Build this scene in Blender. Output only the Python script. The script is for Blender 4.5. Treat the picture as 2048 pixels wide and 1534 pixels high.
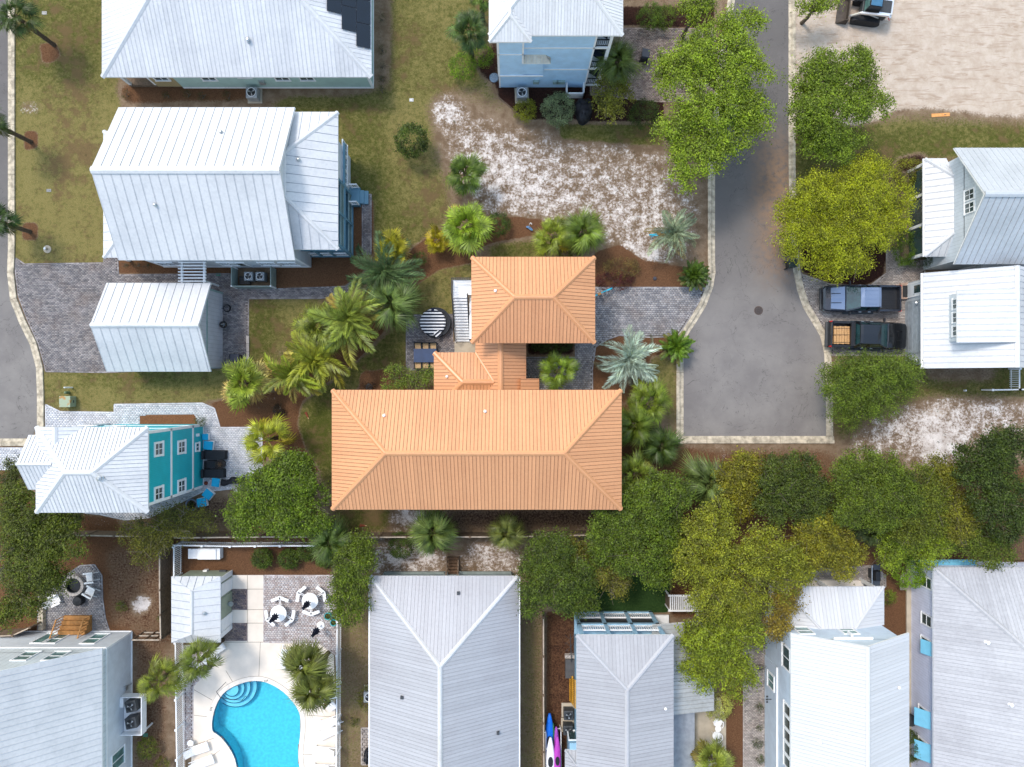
import bpy, bmesh, math, random
import numpy as np
from mathutils import Vector, Matrix
from mathutils.geometry import tessellate_polygon

for _o in list(bpy.data.objects):
    bpy.data.objects.remove(_o, do_unlink=True)
scene = bpy.context.scene
col = scene.collection
R = math.radians

# ---------------------------------------------------------------- camera, sky, sun, exposure
CAM_H, FPX = 54.58, 1419.0          # drone height (m); focal length in photo pixels
cam_d = bpy.data.cameras.new('camera'); cam = bpy.data.objects.new('camera', cam_d); col.objects.link(cam)
cam.location = (0, 0, CAM_H); cam.rotation_euler = (0, 0, 0)
cam_d.sensor_width = 36.0; cam_d.lens = 36.0 * FPX / 2048.0
cam_d.clip_start = 0.5; cam_d.clip_end = 3000
scene.camera = cam
SUN_EL, SHADOW_DIR = R(59), Vector((0.66, -0.75))
world = bpy.data.worlds.new('World'); scene.world = world; world.use_nodes = True
wn = world.node_tree.nodes; wl = world.node_tree.links
sky = wn.new('ShaderNodeTexSky'); sky.sky_type = 'NISHITA'; sky.sun_disc = False
sky.sun_elevation = SUN_EL; sky.air_density = 2.0; sky.dust_density = 2.4; sky.ozone_density = 1.6
_az = math.atan2(-SHADOW_DIR.x, -SHADOW_DIR.y)      # compass direction of the sun, clockwise from +Y
sky.sun_rotation = _az % (2 * math.pi)
wn['Background'].inputs['Strength'].default_value = 0.15
wl.new(sky.outputs[0], wn['Background'].inputs[0])
sun_d = bpy.data.lights.new('sun', 'SUN'); sun_d.energy = 1.15; sun_d.angle = R(10.0); sun_d.color = (1.0, 0.94, 0.87)
sun = bpy.data.objects.new('sun', sun_d); col.objects.link(sun)
_sd = Vector((SHADOW_DIR.x, SHADOW_DIR.y, 0)).normalized() * math.cos(SUN_EL) + Vector((0, 0, -math.sin(SUN_EL)))
sun.rotation_euler = _sd.to_track_quat('-Z', 'Y').to_euler(); sun.location = (-30, 30, 60)
scene.view_settings.view_transform = 'Standard'; scene.view_settings.look = 'None'
scene.view_settings.gamma = 1.0; scene.view_settings.exposure = 0.92; scene.view_settings.use_curve_mapping = False

# ---------------------------------------------------------------- helpers
def X(px, z=0.0): return (px - 1024.0) * (CAM_H - z) / FPX
def Y(py, z=0.0): return (767.0 - py) * (CAM_H - z) / FPX
def U(px, py, z=0.0): return (X(px, z), Y(py, z))
def UP(pts, z=0.0): return [U(a, b, z) for a, b in pts]
def s(r, g, b, k=1.0):
    f = lambda c: (c / 12.92 if c <= 0.04045 else ((c + 0.055) / 1.055) ** 2.4)
    return (f(r / 255) * k, f(g / 255) * k, f(b / 255) * k, 1.0)

class MB:
    def __init__(self): self.v = []; self.f = []; self.m = []; self.cur = 0
    def face(self, idx): self.f.append(idx); self.m.append(self.cur)
    def poly(self, pts):
        n = len(self.v); self.v += [tuple(p) for p in pts]; self.face(tuple(range(n, n + len(pts)))); return self
    def hexa(self, P):      # 8 points: bottom 4 (ccw), top 4
        n = len(self.v); self.v += [tuple(p) for p in P]
        for q in ((3, 2, 1, 0), (4, 5, 6, 7), (0, 1, 5, 4), (1, 2, 6, 5), (2, 3, 7, 6), (3, 0, 4, 7)):
            self.face(tuple(n + i for i in q))
        return self
    def box(self, cx, cy, cz, sx, sy, sz, rz=0.0):
        c, s_ = math.cos(rz), math.sin(rz); P = []
        for dz in (-.5, .5):
            for dx, dy in ((-.5, -.5), (.5, -.5), (.5, .5), (-.5, .5)):
                a, b = dx * sx, dy * sy
                P.append((cx + a * c - b * s_, cy + a * s_ + b * c, cz + dz * sz))
        return self.hexa(P)
    def bb(self, x0, x1, y0, y1, z0, z1):
        return self.box((x0 + x1) / 2, (y0 + y1) / 2, (z0 + z1) / 2, abs(x1 - x0), abs(y1 - y0), abs(z1 - z0))
    def prism(self, poly, z0, z1):
        a = sum(poly[i][0] * poly[(i + 1) % len(poly)][1] - poly[(i + 1) % len(poly)][0] * poly[i][1] for i in range(len(poly)))
        if a < 0: poly = poly[::-1]
        n = len(self.v); k = len(poly)
        self.v += [(p[0], p[1], z0) for p in poly] + [(p[0], p[1], z1) for p in poly]
        self.face(tuple(n + i for i in reversed(range(k)))); self.face(tuple(n + k + i for i in range(k)))
        for i in range(k):
            j = (i + 1) % k; self.face((n + i, n + j, n + k + j, n + k + i))
        return self
    def bar(self, p0, p1, w, h, up=(0, 0, 1)):       # box along a segment
        p0, p1 = Vector(p0), Vector(p1); d = (p1 - p0).normalized(); up = Vector(up)
        sd = d.cross(up)
        if sd.length < 1e-4: sd = d.cross(Vector((1, 0, 0)))
        sd.normalize(); u = sd.cross(d).normalized()
        P = []
        for c, e in ((-.5, 0), (.5, 0)): pass
        A = [p0 - sd * w / 2 - u * h / 2, p0 + sd * w / 2 - u * h / 2, p1 + sd * w / 2 - u * h / 2, p1 - sd * w / 2 - u * h / 2]
        return self.hexa(A + [q + u * h for q in A])
    def tube(self, p0, p1, r0, r1=None, n=8, caps=True):
        r1 = r0 if r1 is None else r1
        p0, p1 = Vector(p0), Vector(p1); d = (p1 - p0).normalized()
        a = d.cross(Vector((0, 0, 1)))
        if a.length < 1e-3: a = Vector((1, 0, 0))
        a.normalize(); b = d.cross(a)
        k = len(self.v)
        for p, r in ((p0, r0), (p1, r1)):
            for i in range(n):
                t = 2 * math.pi * i / n; self.v.append(tuple(p + a * (r * math.cos(t)) + b * (r * math.sin(t))))
        for i in range(n):
            j = (i + 1) % n; self.face((k + i, k + j, k + n + j, k + n + i))
        if caps:
            self.face(tuple(k + i for i in reversed(range(n)))); self.face(tuple(k + n + i for i in range(n)))
        return self
    def path(self, pts, r, n=8, closed=False):
        q = list(pts) + ([pts[0]] if closed else [])
        for i in range(len(q) - 1): self.tube(q[i], q[i + 1], r, r, n)
        return self
    def lathe(self, c, prof, n=16, sx=1.0, sy=1.0):
        k = len(self.v); m = len(prof)
        for r, z in prof:
            for i in range(n):
                t = 2 * math.pi * i / n
                self.v.append((c[0] + r * sx * math.cos(t), c[1] + r * sy * math.sin(t), c[2] + z))
        for j in range(m - 1):
            for i in range(n):
                i2 = (i + 1) % n; self.face((k + j * n + i, k + j * n + i2, k + (j + 1) * n + i2, k + (j + 1) * n + i))
        self.face(tuple(k + i for i in reversed(range(n)))); self.face(tuple(k + (m - 1) * n + i for i in range(n)))
        return self
    def build(self, name, mat, parent=None, smooth=False, bevel=0.0, segs=2, color=None, loc=None):
        me = bpy.data.meshes.new(name)
        me.from_pydata(self.v, [], self.f)
        mats = mat if isinstance(mat, (list, tuple)) else [mat]
        for m_ in mats: me.materials.append(m_)
        if len(mats) > 1: me.polygons.foreach_set('material_index', self.m)
        if bevel > 0:
            bm = bmesh.new(); bm.from_mesh(me)
            bmesh.ops.remove_doubles(bm, verts=bm.verts, dist=1e-4)
            bmesh.ops.bevel(bm, geom=list(bm.edges), offset=bevel, segments=segs, affect='EDGES', profile=0.6, clamp_overlap=True)
            bm.to_mesh(me); bm.free()
        if smooth: me.polygons.foreach_set('use_smooth', [True] * len(me.polygons))
        me.update()
        return link(name, me, parent, color, loc)

def link(name, me, parent=None, color=None, loc=None):
    o = bpy.data.objects.new(name, me); col.objects.link(o)
    if parent is not None: o.parent = parent
    if color is not None: o.color = tuple(color[:3]) + (1.0,)
    if loc is not None: o.location = loc
    return o

def tag(o, label=None, cat=None, group=None, kind=None):
    if label: o['label'] = label
    if cat: o['category'] = cat
    if group: o['group'] = group
    if kind: o['kind'] = kind
    return o

def thing(name, label, cat, loc=(0, 0, 0), rz=0.0, group=None):
    o = bpy.data.objects.new(name, None); col.objects.link(o); o.empty_display_size = 0.3
    o.location = loc if len(loc) == 3 else (loc[0], loc[1], 0); o.rotation_euler = (0, 0, rz)
    return tag(o, label, cat, group)

def copy_tree(o, parent=None):
    c = o.copy(); col.objects.link(c); c.parent = parent
    for ch in list(o.children): copy_tree(ch, c)
    return c

# ---------------------------------------------------------------- materials
MATS = {}
def nodes_of(name):
    m = bpy.data.materials.new(name); m.use_nodes = True
    nt = m.node_tree; b = nt.nodes['Principled BSDF']
    return m, nt, nt.nodes, nt.links, b

def mixrgb(nt, fac, a, b, mode='MIX'):
    n = nt.nodes.new('ShaderNodeMix'); n.data_type = 'RGBA'; n.blend_type = mode; n.clamp_result = False
    for k, val in ((0, fac), (6, a), (7, b)):
        if hasattr(val, 'is_output'): nt.links.new(val, n.inputs[k])
        else: n.inputs[k].default_value = val
    return n.outputs[2]

def math_(nt, op, a, b=None, clamp=False):
    n = nt.nodes.new('ShaderNodeMath'); n.operation = op; n.use_clamp = clamp
    for i, val in enumerate((a, b)):
        if val is None: continue
        if hasattr(val, 'is_output'): nt.links.new(val, n.inputs[i])
        else: n.inputs[i].default_value = val
    return n.outputs[0]

def noise(nt, scale, detail=3.0, rough=0.55, vec=None, dist=0.0):
    n = nt.nodes.new('ShaderNodeTexNoise'); n.inputs['Scale'].default_value = scale
    n.inputs['Detail'].default_value = detail; n.inputs['Roughness'].default_value = rough; n.inputs['Distortion'].default_value = dist
    if vec is None:
        vec = nt.nodes.new('ShaderNodeNewGeometry').outputs['Position']
    nt.links.new(vec, n.inputs['Vector']); return n.outputs['Fac']

def ramp(nt, fac, lo, hi, a=0.0, b=1.0):
    n = nt.nodes.new('ShaderNodeMapRange'); n.interpolation_type = 'SMOOTHSTEP'
    n.inputs[1].default_value = lo; n.inputs[2].default_value = hi; n.inputs[3].default_value = a; n.inputs[4].default_value = b
    nt.links.new(fac, n.inputs[0]); return n.outputs[0]

def bump(nt, b, h, strength=0.3, dist=0.02):
    n = nt.nodes.new('ShaderNodeBump'); n.inputs['Strength'].default_value = strength; n.inputs['Distance'].default_value = dist
    nt.links.new(h, n.inputs['Height']); nt.links.new(n.outputs[0], b.inputs['Normal'])

def plain(name, c, rough=0.6, metal=0.0, var=0.12, scale=3.0, spec=0.4, bmp=0.0, bscale=40.0, use_obj=False, isl=0.0):
    if name in MATS: return MATS[name]
    m, nt, N, L, b = nodes_of(name)
    if use_obj: base = N.new('ShaderNodeObjectInfo').outputs['Color']
    else:
        rgb = N.new('ShaderNodeRGB'); rgb.outputs[0].default_value = c; base = rgb.outputs[0]
    f = ramp(nt, noise(nt, scale, 4.0), 0.3, 0.7, 1.0 - var, 1.0 + var)
    if isl > 0:
        g = N.new('ShaderNodeNewGeometry').outputs['Random Per Island']
        f = math_(nt, 'MULTIPLY', f, ramp(nt, g, 0.0, 1.0, 1.0 - isl, 1.0 + isl))
    cc = N.new('ShaderNodeCombineXYZ')
    for i in range(3): L.new(f, cc.inputs[i])
    L.new(mixrgb(nt, 1.0, base, cc.outputs[0], 'MULTIPLY'), b.inputs['Base Color'])
    b.inputs['Roughness'].default_value = rough; b.inputs['Metallic'].default_value = metal
    b.inputs['Specular IOR Level'].default_value = spec
    if bmp > 0: bump(nt, b, noise(nt, bscale, 3.0), bmp, 0.02)
    MATS[name] = m; return m

def roof_mat(name, c, stain=s(150, 140, 120), amount=0.18, rough=0.38, isl=0.05):
    m, nt, N, L, b = nodes_of(name)
    rgb = N.new('ShaderNodeRGB'); rgb.outputs[0].default_value = c
    big = ramp(nt, noise(nt, 0.35, 5.0, 0.6), 0.38, 0.72, 0.0, amount * 1.5)
    fine = ramp(nt, noise(nt, 5.0, 4.0, 0.65), 0.35, 0.75, 0.0, 0.22)
    c1 = mixrgb(nt, math_(nt, 'ADD', big, fine), rgb.outputs[0], stain)
    g = N.new('ShaderNodeNewGeometry').outputs['Random Per Island']
    f = ramp(nt, g, 0, 1, 1 - isl, 1 + isl); cc = N.new('ShaderNodeCombineXYZ')
    for i in range(3): L.new(f, cc.inputs[i])
    L.new(mixrgb(nt, 1.0, c1, cc.outputs[0], 'MULTIPLY'), b.inputs['Base Color'])
    b.inputs['Roughness'].default_value = rough; b.inputs['Specular IOR Level'].default_value = 0.45
    bump(nt, b, noise(nt, 1.6, 2.0), 0.12, 0.05)
    return m

def siding(name, c, pitch=0.15, vertical=False, var=0.06):
    m, nt, N, L, b = nodes_of(name)
    pos = N.new('ShaderNodeNewGeometry').outputs['Position']; sp = N.new('ShaderNodeSeparateXYZ'); L.new(pos, sp.inputs[0])
    co = math_(nt, 'ADD', sp.outputs[0], sp.outputs[1]) if vertical else sp.outputs[2]
    fr = math_(nt, 'FRACT', math_(nt, 'DIVIDE', math_(nt, 'ADD', co, 100.0), pitch))
    line = ramp(nt, fr, 0.0, 0.16, 0.72, 1.0)
    f = math_(nt, 'MULTIPLY', line, ramp(nt, noise(nt, 1.5, 4.0), 0.3, 0.7, 1 - var, 1 + var)); cc = N.new('ShaderNodeCombineXYZ')
    for i in range(3): L.new(f, cc.inputs[i])
    L.new(mixrgb(nt, 1.0, c, cc.outputs[0], 'MULTIPLY'), b.inputs['Base Color']); b.inputs['Roughness'].default_value = 0.65
    bump(nt, b, fr, 0.5, 0.02); return m

def leaf_mat(name, trans=0.3, isl=0.4, rough=0.5, hue=0.35):
    m, nt, N, L, b = nodes_of(name)
    base = N.new('ShaderNodeObjectInfo').outputs['Color']
    g = N.new('ShaderNodeNewGeometry').outputs['Random Per Island']
    f = ramp(nt, g, 0, 1, 1 - isl, 1 + isl)
    big = ramp(nt, noise(nt, 1.3, 3.0), 0.3, 0.7, 0.6, 1.35)
    f = math_(nt, 'MULTIPLY', f, big); cc = N.new('ShaderNodeCombineXYZ')
    for i in range(3): L.new(f, cc.inputs[i])
    c1 = mixrgb(nt, 1.0, base, cc.outputs[0], 'MULTIPLY')
    h = math_(nt, 'FRACT', math_(nt, 'MULTIPLY', g, 37.7))
    warm = mixrgb(nt, 1.0, c1, (1.32, 1.12, 0.6, 1), 'MULTIPLY')
    c2 = mixrgb(nt, ramp(nt, h, 0.55, 1.0, 0.0, hue), c1, warm)
    L.new(c2, b.inputs['Base Color']); b.inputs['Roughness'].default_value = rough; b.inputs['Specular IOR Level'].default_value = 0.35
    t = N.new('ShaderNodeBsdfTranslucent'); L.new(mixrgb(nt, 1.0, c2, (1.3, 1.25, 0.7, 1), 'MULTIPLY'), t.inputs[0])
    mx = N.new('ShaderNodeMixShader'); mx.inputs[0].default_value = trans
    L.new(b.outputs[0], mx.inputs[1]); L.new(t.outputs[0], mx.inputs[2]); L.new(mx.outputs[0], N['Material Output'].inputs[0])
    return m

M = {}
M['white'] = plain('white_paint', (0.78, 0.79, 0.80, 1), 0.5, var=0.04)
M['plastic_white'] = plain('white_plastic', (0.82, 0.82, 0.82, 1), 0.4, var=0.03)
M['glass'] = plain('window_glass', (0.03, 0.06, 0.06, 1), 0.06, var=0.3, spec=0.9, scale=1.0)
M['glass_lt'] = plain('window_glass_light', (0.10, 0.20, 0.19, 1), 0.08, var=0.35, spec=0.9, scale=1.5)
M['black'] = plain('black_plastic', (0.012, 0.013, 0.016, 1), 0.45)
M['rubber'] = plain('black_rubber', (0.02, 0.02, 0.022, 1), 0.8, bmp=0.3)
M['steel'] = plain('grey_steel', (0.45, 0.47, 0.48, 1), 0.35, 0.7)
M['darksteel'] = plain('dark_steel', (0.06, 0.065, 0.07, 1), 0.5, 0.4)
M['concrete'] = plain('concrete', s(196, 184, 165, 0.72), 0.9, var=0.14, scale=1.2, bmp=0.25, bscale=25)
M['kerb'] = plain('kerb_concrete', s(205, 192, 170, 0.68), 0.9, var=0.34, scale=2.6, bmp=0.4, bscale=30, isl=0.2)
M['deckc'] = plain('pool_deck_concrete', s(240, 228, 214, 0.80), 0.85, var=0.07, scale=0.8, bmp=0.15, bscale=25)
M['coping'] = plain('pool_coping', s(244, 234, 222, 0.82), 0.8, var=0.06)
M['wood_grey'] = plain('weathered_wood', s(128, 108, 90, 0.62), 0.85, var=0.3, scale=6, bmp=0.3, isl=0.22)
M['wood_brown'] = plain('brown_wood', s(110, 84, 62, 0.6), 0.85, var=0.3, scale=6, bmp=0.3, isl=0.22)
M['wood_new'] = plain('new_pine_wood', s(196, 140, 80, 0.72), 0.7, var=0.2, scale=5, isl=0.15)
M['lumber'] = plain('pale_lumber', s(214, 166, 112, 0.66), 0.7, var=0.15, scale=9, isl=0.15)
M['bark'] = plain('grey_bark', s(120, 108, 92, 0.55), 0.9, var=0.35, scale=9, bmp=0.5)
M['palm_bark'] = plain('palm_bark', s(112, 95, 78, 0.55), 0.95, var=0.4, scale=14, bmp=0.8, bscale=30)
M['green_box'] = plain('utility_green', s(120, 142, 110, 0.6), 0.5, var=0.12)
M['cyan'] = plain('cyan_cushion', s(20, 175, 222, 0.8), 0.8, var=0.06)
M['navy'] = plain('navy_canvas', s(22, 34, 62, 0.6), 0.85, var=0.2)
M['darkfab'] = plain('black_wicker', (0.012, 0.015, 0.02, 1), 0.7, var=0.25, scale=20, bmp=0.4)
M['beige'] = plain('beige_cushion', s(205, 172, 128, 0.75), 0.85, var=0.1)
M['stone'] = plain('pale_stone', s(206, 196, 188, 0.72), 0.9, var=0.15, bmp=0.3)
M['brick'] = plain('red_brick', s(190, 160, 142, 0.7), 0.9, var=0.15, isl=0.25, scale=6)
M['any'] = plain('painted_any', None, 0.5, var=0.06, use_obj=True)
M['anyrough'] = plain('matte_any', None, 0.85, var=0.12, use_obj=True, scale=6)
M['leaf'] = leaf_mat('leaf', 0.34, 0.5, hue=0.45)
M['palm_leaf'] = leaf_mat('palm_leaf', 0.25, 0.30, 0.42, 0.25)
# ---------------------------------------------------------------- ground: one fine sheet, split by what grows or lies on it
GX0, GX1, GY0, GY1, GS = -43.0, 43.0, -33.0, 33.0, 0.15
gnx, gny = int((GX1 - GX0) / GS) + 1, int((GY1 - GY0) / GS) + 1
gx = GX0 + GS * np.arange(gnx); gy = GY0 + GS * np.arange(gny)
GXX, GYY = np.meshgrid(gx, gy)
rng = np.random.default_rng(7)

def inpoly(poly, xx, yy):
    r = np.zeros(xx.shape, bool); n = len(poly)
    for i in range(n):
        x0, y0 = poly[i]; x1, y1 = poly[(i + 1) % n]
        if y0 == y1: continue
        c = ((y0 > yy) != (y1 > yy)) & (xx < (x1 - x0) * (yy - y0) / (y1 - y0) + x0)
        r ^= c
    return r

def blur(a, k):
    for _ in range(2):
        for ax in (0, 1):
            p = np.pad(a, [(k, k) if q == ax else (0, 0) for q in (0, 1)], mode='edge'); c = np.cumsum(p, axis=ax)
            n = a.shape[ax]
            if ax == 0: z = np.vstack([np.zeros((1, c.shape[1])), c]); a = (z[2 * k + 1:2 * k + 1 + n] - z[0:n]) / (2 * k + 1)
            else: z = np.hstack([np.zeros((c.shape[0], 1)), c]); a = (z[:, 2 * k + 1:2 * k + 1 + n] - z[:, 0:n]) / (2 * k + 1)
    return a

ZN = {k: np.zeros(GXX.shape) for k in ('lawn', 'straw', 'sand', 'mulch', 'tan', 'turf', 'green')}
def zone(kind, pts, val=1.0, soft=2, over=True):
    m = blur(inpoly(UP(pts), GXX, GYY).astype(float), soft)
    for k in ZN:
        if k == 'green': continue
        if over and k != kind: ZN[k] *= (1 - m)
    ZN[kind] = ZN[kind] * (1 - m) + val * m
def green(pts, val, soft=5):       # lushness of the lawn: 0 dry, 1 lush
    m = blur(inpoly(UP(pts), GXX, GYY).astype(float), soft); ZN['green'] = ZN['green'] * (1 - m) + val * m

ZN['lawn'] += 0.30; ZN['green'] += 0.35
zone('lawn', [(20, -40), (215, -40), (240, 215), (240, 530), (48, 527), (20, 510)], 1.0, 1)
green([(20, -40), (215, -40), (215, 160), (25, 170)], 0.55); green([(20, 225), (240, 225), (240, 530), (20, 530)], 0.22)
zone('lawn', [(45, 150), (220, 150), (235, 215), (60, 215)], 0.62, 8)
zone('sand', [(36, 208), (84, 210), (88, 220), (50, 226), (38, 222)], 0.75, 3)
zone('lawn', [(770, -40), (985, -40), (990, 170), (905, 180), (868, 215), (885, 300), (895, 420), (860, 480), (740, 520), (725, 400), (560, 330), (560, 185), (760, 185)], 0.95, 4)
green([(775, -40), (980, -40), (960, 190), (780, 190)], 0.45); green([(680, 225), (765, 225), (800, 430), (880, 430), (800, 500), (700, 420)], 0.62)
zone('lawn', [(740, -20), (778, -20), (780, 190), (745, 190)], 0.55, 4)
zone('lawn', [(870, 205), (1005, 180), (1060, 240), (1010, 275), (930, 245)], 0.75, 6)
zone('lawn', [(755, 300), (880, 300), (870, 345), (770, 340)], 0.55, 6)
zone('lawn', [(497, 596), (640, 596), (660, 690), (560, 765), (500, 792), (420, 802), (230, 806), (228, 822), (120, 820), (88, 806), (84, 742), (445, 742), (497, 735)], 0.92, 2)
green([(500, 600), (560, 600), (540, 720), (500, 720)], 0.75); green([(130, 748), (380, 748), (330, 775), (130, 775)], 0.7); green([(120, 775), (420, 780), (420, 820), (120, 820)], 0.3)
zone('sand', [(545, 690), (588, 690), (585, 715), (550, 718)], 0.55, 5)
zone('lawn', [(835, 530), (948, 520), (948, 560), (908, 562), (908, 630), (812, 632), (812, 742), (790, 762), (720, 782), (668, 790), (668, 1000), (640, 940), (592, 870), (598, 810), (660, 770), (720, 720), (800, 650), (830, 590)], 0.97, 2)
green([(640, 780), (668, 780), (668, 980), (600, 870)], 0.95); green([(680, 690), (812, 640), (812, 750), (690, 790)], 0.6)
zone('lawn', [(664, 1010), (790, 1010), (780, 1062), (690, 1062)], 0.95, 3); green([(664, 1010), (790, 1010), (780, 1062), (690, 1062)], 0.75)
zone('tan', [(1586, -40), (2100, -40), (2100, 238), (1990, 240), (1850, 222), (1775, 240), (1700, 262), (1592, 240)], 1.0, 3)
zone('lawn', [(1770, 225), (1860, 222), (2000, 240), (2100, 240), (2100, 262), (1760, 262)], 0.55, 5)
zone('lawn', [(1592, 262), (1760, 250), (2100, 258), (2100, 315), (1800, 312), (1790, 330), (1600, 430), (1592, 400)], 0.97, 3); green([(1592, 250), (2100, 250), (2100, 315), (1600, 430)], 0.7)
# vacant sandy lot
zone('lawn', [(860, 195), (1320, 240), (1425, 330), (1425, 560), (1180, 560), (1080, 440), (960, 440), (890, 330)], 0.35, 4)
zone('sand', [(862, 202), (905, 196), (935, 238), (962, 266), (1020, 262), (1110, 285), (1300, 300), (1395, 380), (1395, 420), (1370, 470), (1400, 525), (1365, 532), (1285, 520), (1245, 492), (1205, 480), (1160, 428), (1000, 432), (955, 385), (930, 330), (893, 300), (888, 250), (862, 220)], 0.52, 12)
zone('sand', [(872, 205), (905, 200), (925, 235), (905, 245), (880, 235)], 0.85, 4)
zone('sand', [(900, 265), (960, 270), (1040, 330), (1150, 390), (1170, 425), (1000, 428), (955, 380), (935, 320)], 0.58, 10)
zone('sand', [(1060, 285), (1220, 295), (1330, 340), (1330, 390), (1190, 380), (1080, 330)], 0.32, 12)
zone('sand', [(1210, 480), (1300, 495), (1340, 525), (1290, 522), (1240, 494)], 0.85, 3)
zone('lawn', [(1118, 248), (1325, 252), (1325, 292), (1122, 277)], 0.97, 1); green([(1118, 240), (1325, 240), (1325, 292), (1118, 292)], 0.6, 2)
zone('lawn', [(778, 226), (832, 230), (830, 326), (776, 326)], 0.97, 1); green([(778, 226), (832, 230), (830, 326), (776, 326)], 0.3, 1)
zone('lawn', [(980, 488), (1085, 485), (1085, 520), (980, 520)], 0.95, 3); green([(980, 488), (1085, 485), (1085, 520), (980, 520)], 0.8)
# pine straw beds
zone('straw', [(232, 168), (530, 168), (530, 200), (250, 208)], 0.9, 3)
zone('mulch', [(520, 168), (775, 168), (778, -20), (742, -20), (742, 196), (560, 205)], 0.42, 3)
zone('lawn', [(560, 198), (770, 192), (770, 228), (560, 228)], 0.95, 3); green([(560, 195), (770, 190), (770, 235), (560, 235)], 0.6)
zone('straw', [(545, 520), (700, 505), (700, 400), (745, 400), (745, 515), (722, 548), (700, 566), (680, 572), (545, 577)], 1.0, 1)
zone('straw', [(232, 520), (470, 520), (470, 546), (238, 548)], 1.0, 1)
zone('straw', [(820, 500), (850, 478), (900, 470), (1000, 432), (1085, 438), (1088, 468), (990, 484), (948, 500), (948, 525), (880, 538), (840, 565), (800, 560)], 1.0, 1)
zone('straw', [(560, 782), (640, 705), (700, 640), (770, 615), (770, 660), (735, 700), (690, 742), (640, 775), (602, 805), (594, 850), (612, 900), (640, 945), (600, 960), (520, 900), (520, 853), (440, 853), (430, 816), (410, 806), (500, 792)], 0.95, 1)
zone('sand', [(470, 790), (560, 780), (555, 815), (500, 822)], 0.40, 6, over=False)
zone('straw', [(1188, 505), (1240, 488), (1285, 520), (1370, 534), (1425, 530), (1425, 565), (1408, 574), (1188, 574)], 1.0, 1)
zone('straw', [(1150, 690), (1238, 670), (1368, 674), (1352, 720), (1305, 712), (1300, 760), (1250, 800), (1150, 800)], 1.0, 1)
zone('lawn', [(1302, 712), (1352, 715), (1352, 872), (1320, 800), (1290, 760)], 0.85, 3); green([(1302, 712), (1352, 715), (1352, 872), (1290, 760)], 0.4)
zone('straw', [(722, 744), (775, 738), (810, 742), (812, 790), (715, 790)], 1.0, 1)
zone('straw', [(1335, 885), (1690, 885), (1690, 945), (1335, 945)], 0.55, 4); zone('straw', [(1235, 780), (1340, 900), (1490, 940), (1480, 1090), (1235, 1090)], 0.9, 4)
zone('sand', [(1420, 895), (1460, 895), (1455, 925), (1425, 920)], 0.5, 4, over=False)
zone('straw', [(1490, 940), (2100, 920), (2100, 1140), (1180, 1140), (1180, 1080)], 0.75, 6)
zone('straw', [(362, 1088), (665, 1088), (665, 1152), (455, 1152), (362, 1160)], 0.85, 1)
zone('straw', [(-40, 900), (20, 930), (90, 1020), (300, 1040), (420, 985), (470, 985), (520, 980), (640, 1000), (660, 1080), (350, 1085), (350, 1290), (-40, 1290)], 0.85, 3)
zone('straw', [(200, 1085), (345, 1085), (345, 1560), (258, 1560), (258, 1270), (210, 1260)], 0.52, 3); zone('mulch', [(200, 1085), (345, 1085), (345, 1560), (258, 1560), (258, 1270), (210, 1260)], 0.40, 4, over=False)
zone('mulch', [(380, 985), (470, 985), (500, 1060), (240, 1060), (240, 1040)], 0.5, 3)
zone('sand', [(262, 1204), (283, 1192), (303, 1200), (292, 1222), (272, 1228)], 0.9, 1); zone('sand', [(150, 1040), (230, 1038), (235, 1050), (190, 1055)], 0.45, 3, over=False)
zone('straw', [(1088, 1222), (1160, 1222), (1160, 1570), (1085, 1570)], 0.8, 1); zone('mulch', [(1088, 1222), (1160, 1222), (1160, 1570), (1085, 1570)], 0.5, 1, over=False)
zone('lawn', [(1042, 1235), (1090, 1235), (1090, 1570), (1042, 1570)], 0.5, 2); green([(1070, 1235), (1090, 1235), (1090, 1570), (1070, 1570)], 0.7, 2)
zone('mulch', [(1042, 1235), (1068, 1235), (1068, 1570), (1042, 1570)], 0.25, 3, over=False)
zone('lawn', [(680, 1250), (742, 1200), (742, 1570), (680, 1570)], 0.48, 2); zone('mulch', [(682, 1270), (702, 1270), (702, 1570), (682, 1570)], 0.3, 3, over=False)
zone('sand', [(718, 1250), (742, 1250), (742, 1560), (722, 1560)], 0.36, 5, over=False)
zone('sand', [(740, 1086), (880, 1082), (890, 1120), (890, 1150), (745, 1150)], 0.60, 5); zone('tan', [(745, 1110), (890, 1110), (890, 1150), (745, 1150)], 0.55, 6, over=False)
zone('sand', [(920, 1080), (1045, 1085), (1050, 1150), (925, 1150)], 0.50, 5); zone('tan', [(980, 1085), (1045, 1085), (1045, 1150), (980, 1150)], 0.5, 6, over=False)
zone('sand', [(785, 1010), (885, 1010), (870, 1062), (782, 1062)], 0.62, 4); zone('mulch', [(880, 1000), (1245, 1000), (1245, 1070), (880, 1070)], 0.55, 5)
zone('sand', [(905, 1030), (965, 1030), (960, 1060), (910, 1058)], 0.45, 6, over=False); zone('sand', [(1040, 1030), (1080, 1030), (1080, 1058), (1045, 1058)], 0.5, 6, over=False)
zone('straw', [(1335, 1100), (1500, 1100), (1500, 1235), (1335, 1235)], 0.9, 3); zone('turf', [(1150, 1150), (1338, 1150), (1338, 1225), (1150, 1225)], 1.0, 1)
zone('straw', [(1430, 1400), (1490, 1300), (1490, 1570), (1430, 1570)], 0.8, 2)
zone('straw', [(1768, 1140), (1832, 1130), (1832, 1570), (1768, 1570)], 1.0, 1)
zone('sand', [(1672, 905), (1700, 870), (1770, 825), (1830, 798), (1920, 788), (2100, 800), (2100, 850), (1950, 872), (1915, 905), (1870, 928), (1830, 905), (1760, 908), (1700, 912)], 0.60, 9)
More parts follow.
